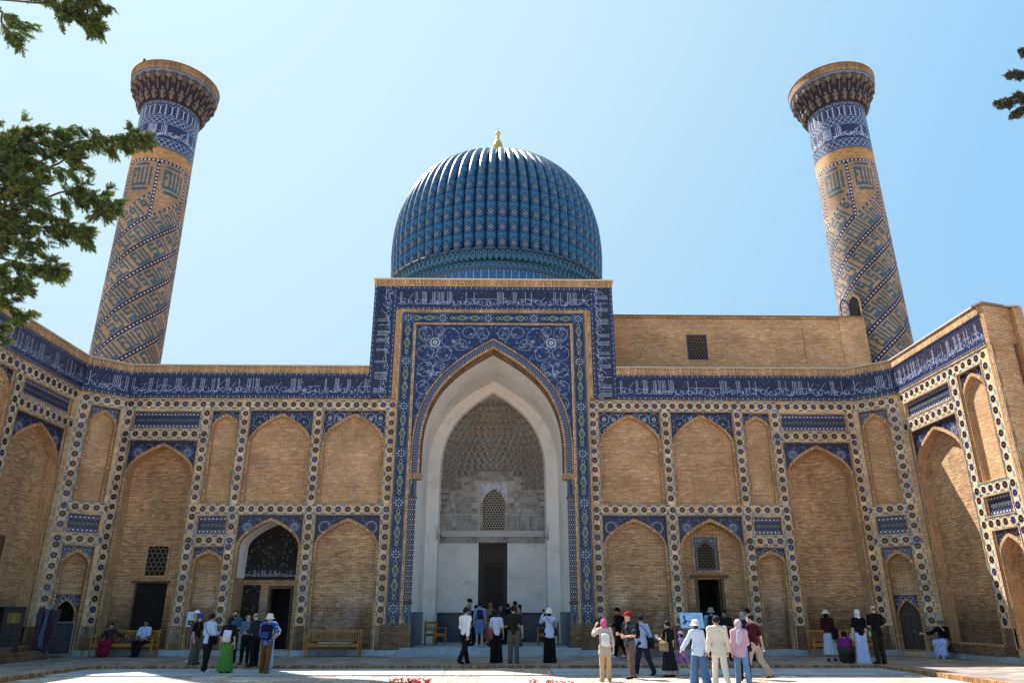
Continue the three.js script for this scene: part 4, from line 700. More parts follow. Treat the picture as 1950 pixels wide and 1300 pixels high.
  part('finial', [new THREE.LatheGeometry([[0.6, 31.3], [0.5, 32.6], [0.4, 33.2], [0.34, 33.6], [0.36, 33.75], [0.36, 33.9], [0.26, 34.18], [0.14, 34.42], [0.06, 34.52], [0.12, 34.6], [0.13, 34.66], [0.05, 34.76], [0.16, 34.84], [0.2, 34.95], [0.14, 35.06], [0.03, 35.14]].map((p) => new THREE.Vector2(...p)), 24)], gold, g);
  part('finial_spike', rod([0, 35.1, 0], [0, 35.5, 0], 0.025, 0.015), plain('#4a5048', 0.5), g);
}
// ---------- minarets ----------
{
  const KUFI = [
    ['####.#.#.#', '#..#.#.#.#', '##.#.#.#.#', '#..#.#.#.#', '#..#.#.#.#', '########.#'],
    ['####.#.....#.#', '#....#.###.#.#', '####.#.#.#.#.#', '...#.#.#.#.#.#', '####.#.#.#.#.#', '##########.#.#'],
    ['####.#.#', '#..#.#.#', '##.#.#.#', '#..#.#.#', '#..#.#.#', '########'],
    ['.####.###.#', '.#....#.#.#', '.####.###.#', '....#...#.#', '.####...#.#', '########..#'],
    ['###..#.###', '#.#..#.#..', '###..#.###', '..#..#...#', '..####.###', '###......#'],
  ];
  // shaft: C = 10 m round, 12 m tall. Four spiral bands carry square letters of turquoise brick between dotted navy lines
  const shaftCanvas = canvas(1024, 1280, (x, w, h) => {
    const im = x.createImageData(w, h), d = im.data, C = 10.05, H = 14.0, slope = 0.95, n = 6, P = slope * C / n, cosA = 1 / Math.hypot(1, slope), bw = P * cosA, len = C * Math.hypot(1, slope);
    reseed(150);
    // a row of letters for each band, 0.115 m cells
    const cell = 0.098, lines = [...Array(n)].map(() => { const cols = []; while (cols.length < 160) { const wd = pick(KUFI); for (let i = 0; i < wd[0].length; i++) cols.push(wd.map((r) => r[i] === '#')); cols.push(null); if (rnd() < 0.5) cols.push(null); } return cols; });
    const topP = 2.9; // height of the panel zone at the top
    for (let py = 0; py < h; py++) for (let px = 0; px < w; px++) {
      const s = px / w * C, y = (1 - py / h) * H; // y up from the bottom
      const row = Math.floor(y / 0.055), tone = 0.86 + 0.24 * hash2(Math.floor(s / 0.2 + (row % 2) * 0.5), row, 9), joint = (y / 0.055 - row) < 0.16 ? 0.84 : 1;
      let c = [174, 136, 98];
      const drop = H - 0.75 - y, edge = 5; // panels
      const pi = ((s / (C / 6)) % 1) * (C / 6), pw = C / 6;
      const pOff = Math.min(1.0, Math.max(0, pi / pw)); const lowEdge = topP + 0.8 - slope * pi;
      if (drop < 0) { c = [198, 146, 88]; }
      else if (drop < lowEdge) {
        if (drop < 0.16 || pi < 0.15) c = (Math.floor((drop < 0.16 ? s : y) / 0.11) % 2 && (drop < 0.16 ? drop > 0.03 && drop < 0.13 : pi > 0.03 && pi < 0.12)) ? [214, 210, 214] : [40, 36, 66];
        else if (drop > lowEdge - 0.14) c = Math.floor(s / 0.11) % 2 && drop > lowEdge - 0.11 && drop < lowEdge - 0.03 ? [214, 210, 214] : [40, 36, 66];
        else { // the large square word in each panel
          const A = KUFI[0], ii = Math.floor((pi - 0.4) / 0.108), jj = Math.floor((drop - 0.55) / 0.19), k = Math.floor((drop - 0.3) / 0.1);
          if (jj >= 0 && jj < 6 && ii >= 0 && ii < 10 && A[jj][ii] === '#') c = [64, 98, 110];
          if (drop > 0.27 && drop < 0.42 && pi > 0.5 && pi < 1.3) c = [64, 98, 110];
          if (drop > 1.8 && drop < 1.98 && pi > 0.5 && pi < 1.4 && drop < lowEdge - 0.25) c = [64, 98, 110];
        }
      } else {
        const sq = s, yq = (row + 0.5) * 0.055, q = (y - slope * s - (H - 0.75 - topP - 0.8)) / P, q2 = (yq - slope * sq - (H - 0.75 - topP - 0.8)) / P, band = ((Math.floor(q) % n) + n) % n, f = q - Math.floor(q), across = f * bw, along = (s + slope * y) * cosA, across2 = (q2 - Math.floor(q2)) * bw, along2 = along, band2 = ((Math.floor(q2) % n) + n) % n;
        if (across < 0.24) c = across > 0.08 && across < 0.16 && Math.floor(along / 0.1) % 2 ? [206, 204, 212] : [38, 34, 62];
        else {
          const r = 5 - Math.floor((across2 - 0.27) * 6 / (bw - 0.34)), col = lines[band2][(Math.floor(along2 / cell) % 150 + 150) % 150];
          if (r >= 0 && r < 6 && col && col[r] && across2 > 0.27 && across2 < bw - 0.07) c = hash2(Math.floor(along / 0.06), row, 4) < 0.15 ? [84, 112, 130] : [64, 96, 108];
        }
      }
      const o = (py * w + px) * 4, m = tone * joint * (0.86 + 0.24 * vnoise(s * 0.9, y * 0.9, 5));
      d[o] = c[0] * m; d[o + 1] = c[1] * m; d[o + 2] = c[2] * m; d[o + 3] = 255;
    }
    x.putImageData(im, 0, 0);
  });
  const M_shaft = std(tex(shaftCanvas), { roughness: 0.75, color: new THREE.Color(0.86, 0.88, 0.92) });
  const M_upper = std(tex(canvas(1024, 320, (x, w, h) => { // 3.25 m of tile bands, seen from below: guilloche, script, guilloche, star panels, drops
    x.fillStyle = '#383a58'; x.fillRect(0, 0, w, h); leafScroll(x, w, h, 900, ['#53688a', '#424e74', '#6a5a5e', '#64809a', '#8f8f98'], 5, 151);
    const gui = (y0, y1) => { x.fillStyle = '#2c2b46'; x.fillRect(0, y0, w, y1 - y0); x.lineWidth = 3.2; x.strokeStyle = '#a9aebf'; for (const o of [0, 1]) { x.beginPath(); for (let i = 0; i <= 32; i++) x.lineTo(i * w / 32, (i + o) % 2 ? y0 + 5 : y1 - 5); x.stroke(); } x.strokeStyle = '#6f92b4'; x.lineWidth = 4; x.beginPath(); x.moveTo(0, y0); x.lineTo(w, y0); x.moveTo(0, y1); x.lineTo(w, y1); x.stroke(); };
    gui(262, 310); x.fillStyle = '#272348'; x.fillRect(0, 168, w, 90); script(x, 4, w - 4, 244, 74, 152, 2.4); gui(122, 164);
    for (let i = 0; i < 16; i++) { const X = i * 64; x.fillStyle = '#242243'; x.fillRect(X + 6, 44, 36, 70); x.strokeStyle = '#c9c9d0'; x.lineWidth = 3; for (const o of [-1, 1]) { x.beginPath(); x.moveTo(X + 24 - o * 13, 48); x.bezierCurveTo(X + 24 + o * 22, 70, X + 24 - o * 22, 92, X + 24 + o * 13, 112); x.stroke(); } x.fillStyle = WHITE; for (let k = 0; k < 6; k++) { x.beginPath(); x.arc(X + 53, 49 + k * 12, 4, 0, 6.3); x.fill(); } }
    for (let i = 0; i < 24; i++) { x.strokeStyle = '#b9a88c'; x.lineWidth = 3; x.beginPath(); x.moveTo(i * 42.7 + 21, 4); x.lineTo(i * 42.7 + 32, 20); x.lineTo(i * 42.7 + 21, 36); x.lineTo(i * 42.7 + 10, 20); x.closePath(); x.stroke(); x.fillStyle = '#5f86b0'; x.fillRect(i * 42.7, 4, 6, 34); }
  })), { roughness: 0.35 });
  const M_corb = std(tex(canvas(128, 128, (x, w, h) => { x.fillStyle = '#39323a'; x.fillRect(0, 0, w, h); leafScroll(x, w, h, 60, ['#55463c', '#2a2a44'], 6, 153); x.strokeStyle = '#7d6d58'; x.lineWidth = 4; x.strokeRect(3, 3, w - 6, h - 6); star(x, w / 2, h / 2, 34, 4, ['#85765e', '#34304a', '#94866c']); })), { roughness: 0.6 });
  const M_corb2 = plain('#4a3d36', 0.7), M_rim = std(T_soldier, { color: new THREE.Color(0.66, 0.64, 0.62) }), M_rimTile = plain('#5b6c86', 0.5);
  function minaret(label, pos, lean, turn, lift = 0) {
    const g = thing('minaret', label, 'minaret', pos); g.rotation.z = lean; g.rotation.order = 'ZYX';
    const yT = 25.5, Y = (y) => y + lift - pos[1];
    const cyl = (r0, r1, y0, y1, seg = 64) => new THREE.CylinderGeometry(r1, r0, y1 - y0, seg, 1, true).rotateY(Math.PI + turn).translate(0, Y((y0 + y1) / 2), 0);
    part('base', cyl(1.7, 1.66, 0, yT - 14), M_brickRed, g);
    part('shaft', cyl(1.66, 1.56, yT - 14, yT), M_shaft, g);
    part('tile_drum', cyl(1.56, 1.56, yT, 28.75), M_upper, g);
    part('core', new THREE.LatheGeometry([[1.5, 28.4], [1.58, 28.6], [1.8, 28.95], [2.05, 29.5], [2.2, 30.1]].map(([r, y]) => new THREE.Vector2(r, Y(y))), 48), plain('#241f28', 0.9), g);
    // two tiers of hanging brackets
    const n = 24, low = uvm(merge([rbox(0.3, 0.34, 0.26, 0, 0, 0, 0.04, 1), new THREE.ConeGeometry(0.15, 0.26, 5).rotateX(Math.PI).translate(0, -0.28, 0.0), rbox(0.2, 0.16, 0.2, 0, 0.22, 0.1, 0.03, 1)])).scale(1, 1, 1);
    const up = (() => { const pr = shapeOf([[-0.22, 0.0], [-0.06, 0.02], [0.02, 0.2], [0.1, 0.36], [0.3, 0.5], [0.32, 0.82], [-0.22, 0.82]]); const q = new THREE.ExtrudeGeometry(pr, { depth: 0.2, bevelEnabled: true, bevelSize: 0.015, bevelThickness: 0.015, bevelSegments: 1 }).translate(0, 0, -0.1).rotateY(-Math.PI / 2); return uvm(merge([q])); })();
    const med = uvm(new THREE.CylinderGeometry(0.18, 0.18, 0.06, 8).rotateX(Math.PI / 2));
    for (let k = 0; k < n; k++) { const a = (k + 0.5) * 2 * Math.PI / n;
      const L = part('lower_bracket', low, M_corb, g); L.position.set(Math.sin(a) * 1.74, Y(28.92), Math.cos(a) * 1.74); L.rotation.y = a;
      const U = part('upper_bracket', up, M_corb2, g); U.position.set(Math.sin(a) * 1.96, Y(29.2), Math.cos(a) * 1.96); U.rotation.y = a;
      const c = a + Math.PI / n, m = part('medallion', med, M_corb, g); m.position.set(Math.sin(c) * 2.2, Y(29.82), Math.cos(c) * 2.2); m.rotation.y = c; m.rotation.order = 'YXZ'; m.rotation.x = 0.35;
      const f = part('bracket_rib', rbox(0.1, 0.5, 0.16, 0, 0, 0, 0.02, 1), M_corb, g); f.position.set(Math.sin(c) * 1.98, Y(29.35), Math.cos(c) * 1.98); f.rotation.order = 'YXZ'; f.rotation.y = c; f.rotation.x = 0.5;
    }
    part('rim_tiles', new THREE.LatheGeometry([[2.1, 29.95], [2.28, 30.0], [2.33, 30.12]].map(([r, y]) => new THREE.Vector2(r, Y(y))), 64), M_rimTile, g);
    const rimG = new THREE.CylinderGeometry(2.37, 2.35, 0.46, 72, 1, true), u = rimG.attributes.uv; for (let i = 0; i < u.count; i++) u.setXY(i, u.getX(i) * 14.8, u.getY(i) * 0.46); part('brick_rim', rimG.translate(0, Y(30.36), 0), M_rim, g);
    part('roof', new THREE.CylinderGeometry(2.4, 2.4, 0.06, 64).translate(0, Y(30.62), 0), plain('#75624c', 0.9), g);
    return g;
  }
  minaret('left minaret with spiral turquoise lettering, beside the conifer branches', [-18.78, 11.6, -5], 0.004, 0.35);
  const rm = minaret('right minaret with spiral turquoise lettering and a small open roof door', [20.08, 14.95, -5], 0.003, -0.5, 0.45);
  // small arched door onto the roof
  const a = -0.95, dx = Math.sin(a), dz = Math.cos(a);
  const dr = part('door', ribbon(at(archPath(0, 0.36, 0, 0.9, 1.4, KB, 8), 0.08), at(archPath(0, 0.26, 0, 0.9, 1.28, KB, 8), 0.08)), M_soldier, rm); dr.position.set(dx * 1.66, 0.9, dz * 1.66); dr.rotation.y = a;
  part('door_dark', slab(archPath(0, 0.3, 0, 0.9, 1.33, KB, 8), [], -0.05, 0.03), M_black, dr);  // black fill painted as the shade inside the roof door
  const leaf = part('door_leaf', uvm(slab(archPath(-0.25, 0.25, 0, 0.8, 1.2, KB, 8), [archPath(-0.25, 0.2, 0.06, 0.8, 1.1, KB, 8)], 0, 0.04)), plain('#3b3a58', 0.6), dr); leaf.position.set(-0.27, 0.02, 0.1); leaf.rotation.y = 0.95;
  const lat = part('door_lattice', [...Array(4)].flatMap((_, i) => [rod([-0.45, 0.1 + i * 0.25, 0.02], [-0.05, 0.3 + i * 0.25, 0.02], 0.012, 0.012, 4), rod([-0.05, 0.1 + i * 0.25, 0.02], [-0.45, 0.3 + i * 0.25, 0.02], 0.012, 0.012, 4)]), plain('#3b3a58', 0.6), dr); lat.position.set(-0.27, 0.02, 0.1); lat.rotation.y = 0.95;
  // bird on the rim of the left minaret
  const bird = thing('bird', 'small dark bird perched on the rim of the left minaret', 'bird', [-20.0, 30.66, -3.2], 0.6), bm = plain('#23252b', 0.8);
  part('body', [new THREE.SphereGeometry(0.13, 14, 10).scale(0.75, 0.85, 1.45).rotateX(-0.5).translate(0, 0.2, 0), new THREE.SphereGeometry(0.072, 12, 8).translate(0, 0.36, 0.12), new THREE.ConeGeometry(0.02, 0.06, 6).rotateX(Math.PI / 2).translate(0, 0.36, 0.21)], bm, bird);
  part('tail', new THREE.BoxGeometry(0.07, 0.02, 0.22).rotateX(-0.6).translate(0, 0.09, -0.22), bm, bird);
  part('leg', [rod([-0.04, 0, 0.02], [-0.03, 0.12, 0], 0.008), rod([0.04, 0, 0.02], [0.03, 0.12, 0], 0.008)], plain('#5a4038', 0.8), bird);
}
// ---------- people ----------
// surface nets over a distance field
function mesher(f, lo, hi, c) {
  const nx = Math.ceil((hi[0] - lo[0]) / c) + 2, ny = Math.ceil((hi[1] - lo[1]) / c) + 2, nz = Math.ceil((hi[2] - lo[2]) / c) + 2, D = new Float32Array(nx * ny * nz), id = (i, j, k) => i + nx * (j + ny * k);
  for (let k = 0; k < nz; k++) for (let j = 0; j < ny; j++) for (let i = 0; i < nx; i++) D[id(i, j, k)] = f(lo[0] + (i - 0.5) * c, lo[1] + (j - 0.5) * c, lo[2] + (k - 0.5) * c);
  const vi = new Int32Array(nx * ny * nz).fill(-1), pos = [], idx = [];
  for (let k = 0; k < nz - 1; k++) for (let j = 0; j < ny - 1; j++) for (let i = 0; i < nx - 1; i++) {
    let n = 0, sx = 0, sy = 0, sz = 0, m = 0;
    for (let q = 0; q < 8; q++) if (D[id(i + (q & 1), j + ((q >> 1) & 1), k + (q >> 2))] < 0) m |= 1 << q;
    if (m === 0 || m === 255) continue;
    for (let q = 0; q < 8; q++) for (const b of [1, 2, 4]) { const r = q ^ b; if (r < q || ((m >> q) & 1) === ((m >> r) & 1)) continue;
      const a = D[id(i + (q & 1), j + ((q >> 1) & 1), k + (q >> 2))], e = D[id(i + (r & 1), j + ((r >> 1) & 1), k + (r >> 2))], t = a / (a - e);
      sx += (q & 1) + t * ((r & 1) - (q & 1)); sy += ((q >> 1) & 1) + t * (((r >> 1) & 1) - ((q >> 1) & 1)); sz += (q >> 2) + t * ((r >> 2) - (q >> 2)); n++; }
    vi[id(i, j, k)] = pos.length / 3; pos.push(lo[0] + (i - 0.5 + sx / n) * c, lo[1] + (j - 0.5 + sy / n) * c, lo[2] + (k - 0.5 + sz / n) * c);
  }
  const quad = (a, b, d, e, flip) => { if (a < 0 || b < 0 || d < 0 || e < 0) return; flip ? idx.push(a, d, b, a, e, d) : idx.push(a, b, d, a, d, e); };
  for (let k = 1; k < nz - 1; k++) for (let j = 1; j < ny - 1; j++) for (let i = 1; i < nx - 1; i++) {
    const s = D[id(i, j, k)] < 0;
    if (s !== D[id(i + 1, j, k)] < 0) quad(vi[id(i, j - 1, k - 1)], vi[id(i, j, k - 1)], vi[id(i, j, k)], vi[id(i, j - 1, k)], !s);
    if (s !== D[id(i, j + 1, k)] < 0) quad(vi[id(i - 1, j, k - 1)], vi[id(i - 1, j, k)], vi[id(i, j, k)], vi[id(i, j, k - 1)], !s);
    if (s !== D[id(i, j, k + 1)] < 0) quad(vi[id(i - 1, j - 1, k)], vi[id(i, j - 1, k)], vi[id(i, j, k)], vi[id(i - 1, j, k)], !s);
  }
  const g = new THREE.BufferGeometry(); g.setAttribute('position', new THREE.Float32BufferAttribute(pos, 3)); g.setIndex(idx); g.computeVertexNormals(); return g;
}
const smin = (a, b, k) => { const h = Math.max(k - Math.abs(a - b), 0) / k; return Math.min(a, b) - h * h * k * 0.25; };
// bone: from a (radius ra) to b (radius rb), squashed front to back by q
function bone(a, b, ra, rb, q = 1) { return { a, b, ra, rb, q, d: [b[0] - a[0], b[1] - a[1], b[2] - a[2]] }; }
function field(bones, k = 0.04, grow = 0) {
  for (const o of bones) o.l = o.d[0] ** 2 + o.d[1] ** 2 + (o.d[2] * o.q) ** 2;
  return (x, y, z) => {
    let m = 1e3;
    for (const o of bones) {
      const px = x - o.a[0], py = y - o.a[1], pz = (z - o.a[2]) * o.q, dz = o.d[2] * o.q;
      const t = o.l > 1e-9 ? clamp((px * o.d[0] + py * o.d[1] + pz * dz) / o.l) : 0, ex = px - t * o.d[0], ey = py - t * o.d[1], ez = pz - t * dz;
      m = smin(m, Math.sqrt(ex * ex + ey * ey + ez * ez) - (o.ra + (o.rb - o.ra) * t) - grow, k);
    }
    return m;
  };
}
function bounds(bones, pad) { const lo = [9, 9, 9], hi = [-9, -9, -9]; for (const o of bones) for (const [p, r] of [[o.a, o.ra], [o.b, o.rb]]) for (let i = 0; i < 3; i++) { lo[i] = Math.min(lo[i], p[i] - r - pad); hi[i] = Math.max(hi[i], p[i] + r + pad); } return [lo, hi]; }
const ell = (x, y, z, cx, cy, cz, rx, ry, rz) => { const a = (x - cx) / rx, b = (y - cy) / ry, c = (z - cz) / rz, l = Math.hypot(a, b, c); return (l - 1) * Math.min(rx, ry, rz); };
// head about 0.235 m tall, ear level at the origin, facing +z
const headGeo = (() => {
  const f = (x, y, z) => {
    const ax = Math.abs(x);
    let d = ell(x, y, z, 0, 0.03, -0.012, 0.076, 0.092, 0.096);
    d = smin(d, ell(x, y, z, 0, -0.055, 0.03, 0.056, 0.062, 0.058), 0.04);
    d = smin(d, ell(x, y, z, 0, -0.1, 0.055, 0.022, 0.018, 0.022), 0.03);           // chin
    d = smin(d, ell(x, y, z, 0, 0.012, 0.078, 0.045, 0.01, 0.012), 0.02);             // brow
    d = Math.max(d, -ell(ax, y, z, 0.031, -0.006, 0.095, 0.02, 0.013, 0.016));        // eye sockets
    d = smin(d, ell(ax, y, z, 0.031, -0.007, 0.072, 0.013, 0.012, 0.012), 0.006);     // eyeballs
    d = smin(d, ell(x, y, z + (y + 0.03) * 0.5, 0, -0.024, 0.094, 0.011, 0.026, 0.016), 0.012); // nose
    d = smin(d, ell(ax, y, z, 0.01, -0.044, 0.092, 0.01, 0.008, 0.01), 0.008);
    d = smin(d, ell(x, y, z, 0, -0.069, 0.081, 0.023, 0.006, 0.012), 0.008);          // lips
    d = smin(d, ell(x, y, z, 0, -0.079, 0.079, 0.02, 0.006, 0.012), 0.008);
    d = smin(d, ell(ax, y, z, 0.08, -0.012, -0.01, 0.011, 0.032, 0.02), 0.006);       // ears
    return d;
  };
  const g = flat(mesher(f, [-0.1, -0.13, -0.12], [0.1, 0.13, 0.125], 0.0066)), p = g.attributes.position, c = new Float32Array(p.count * 3);
  for (let i = 0; i < p.count; i++) {
    const x = Math.abs(p.getX(i)), y = p.getY(i), z = p.getZ(i); let v = [1, 1, 1];
    if (z > 0.06 && Math.hypot((x - 0.031) / 0.014, (y + 0.007) / 0.008) < 1) v = Math.hypot(x - 0.031, y + 0.007) < 0.006 ? [0.06, 0.05, 0.05] : [1.3, 1.4, 1.6];
    else if (z > 0.06 && Math.abs(y - 0.014) < 0.005 && x > 0.014 && x < 0.05) v = [0.16, 0.13, 0.12];
    else if (z > 0.07 && Math.hypot(x / 0.024, (y + 0.074) / 0.011) < 1) v = [0.85, 0.5, 0.5];
    else if (z > 0.075 && x < 0.016 && y < -0.03) v = [1.03, 0.93, 0.92];
    c.set(v, i * 3);
  }
  g.setAttribute('color', new THREE.BufferAttribute(c, 3));
  return g;
})();
// hands: wrist at the origin, fingers along -y, palm facing -z, thumb on +x
const handGeo = (curl) => {
  const B = [bone([0, 0.01, 0], [0, -0.03, 0], 0.024, 0.026, 1.6), bone([-0.018, -0.04, 0], [-0.022, -0.082, 0], 0.016, 0.014, 1.3), bone([0.018, -0.035, 0], [0.02, -0.085, 0], 0.017, 0.014, 1.3), bone([0, -0.03, 0], [0, -0.085, 0], 0.02, 0.016, 1.3)];
  for (const [x, l] of [[-0.031, 0.058], [-0.011, 0.072], [0.01, 0.078], [0.03, 0.068]]) {
    let p = [x * 0.95, -0.085, 0], a = 0.25 + curl * 0.4;
    for (let k = 0; k < 3; k++) { const s = l * [0.45, 0.32, 0.23][k], q = [p[0] + x * 0.06, p[1] - Math.cos(a) * s, p[2] - Math.sin(a) * s]; B.push(bone(p, q, 0.0092 - k * 0.0006, 0.0086 - k * 0.0006)); p = q; a += 0.3 + curl * 0.75; }
  }
  B.push(bone([0.024, -0.02, -0.004], [0.046, -0.052, -0.014], 0.014, 0.011), bone([0.046, -0.052, -0.014], [0.05, -0.082, -0.026 - curl * 0.01], 0.0105, 0.009));
  return flat(mesher(field(B, 0.008), [-0.06, -0.19, -0.1], [0.075, 0.04, 0.035], 0.0052));
};
const HANDS = [handGeo(0.35), handGeo(1)];
const white3 = (g) => { g.setAttribute('color', new THREE.BufferAttribute(new Float32Array(g.attributes.position.count * 3).fill(1), 3)); return g; };
const SKIN = { light: [0.58, 0.36, 0.26], mid: [0.42, 0.25, 0.17], dark: [0.3, 0.17, 0.11] };
const skinM = {}; for (const k in SKIN) skinM[k] = new THREE.MeshPhysicalMaterial({ color: new THREE.Color(...SKIN[k]), vertexColors: true, roughness: 0.55 });
const matCache = new Map();
const cloth = (hex, rough = 0.92) => { if (typeof hex !== 'string') return hex; if (!matCache.has(hex)) matCache.set(hex, new THREE.MeshPhysicalMaterial({ color: new THREE.Color(hex).multiplyScalar(0.85), roughness: rough, specularIntensity: 0.4, side: THREE.DoubleSide })); return matCache.get(hex); };
const printed = (bg, cols, n, size, seed, rep = 0.5) => new THREE.MeshStandardMaterial({ map: tex(canvas(256, 256, (x, w, h) => { x.fillStyle = bg; x.fillRect(0, 0, w, h); leafScroll(x, w, h, n, cols, size, seed); }), rep, rep), roughness: 0.9 });
const striped = (bg, cols, seed) => new THREE.MeshStandardMaterial({ map: tex(canvas(256, 256, (x, w, h) => { reseed(seed); x.fillStyle = bg; x.fillRect(0, 0, w, h); for (let i = 0; i < 60; i++) { x.fillStyle = pick(cols); x.fillRect(rnd() * w, rnd() * h, rr(3, 40), rr(2, 5)); x.fillRect(rnd() * w, rnd() * h, rr(2, 5), rr(3, 40)); } }), 0.5, 0.5), roughness: 0.9 });
const planar = (g) => { const p = g.attributes.position, uv = new Float32Array(p.count * 2); for (let i = 0; i < p.count; i++) { uv[2 * i] = p.getX(i) + p.getZ(i) * 0.7; uv[2 * i + 1] = p.getY(i) + p.getZ(i) * 0.3; } g.setAttribute('uv', new THREE.BufferAttribute(uv, 2)); return g; };
const nrm = (v) => { const l = Math.hypot(...v); return v.map((x) => x / l); }, add = (a, b, s = 1) => [a[0] + b[0] * s, a[1] + b[1] * s, a[2] + b[2] * s];
const ARM = { down: [[0.16, -1, -0.02], [0.08, -1, 0.2]], side: [[0.28, -1, 0.02], [0.12, -1, 0.12]], bent: [[0.16, -1, 0.1], [-0.3, 0.12, 0.95]], clasp: [[0.2, -1, 0.02], [-0.72, -0.12, 0.66]], up: [[0.36, -0.35, 0.8], [-0.3, 0.9, 0.12]], hip: [[0.62, -0.8, -0.18], [-0.62, -0.6, 0.28]], back: [[0.25, -1, -0.22], [-0.5, -0.42, -0.5]], swingF: [[0.14, -0.92, 0.36], [0.0, -0.8, 0.55]], swingB: [[0.16, -0.92, -0.38], [0.1, -0.98, -0.12]], mouth: [[0.25, -0.6, 0.6], [-0.55, 0.85, 0.1]], reach: [[0.55, -0.25, 0.75], [0.45, 0.05, 0.85]], lap: [[0.18, -0.9, 0.35], [-0.35, -0.25, 0.85]], rest: [[0.8, -0.55, 0.05], [0.85, -0.1, 0.4]] };
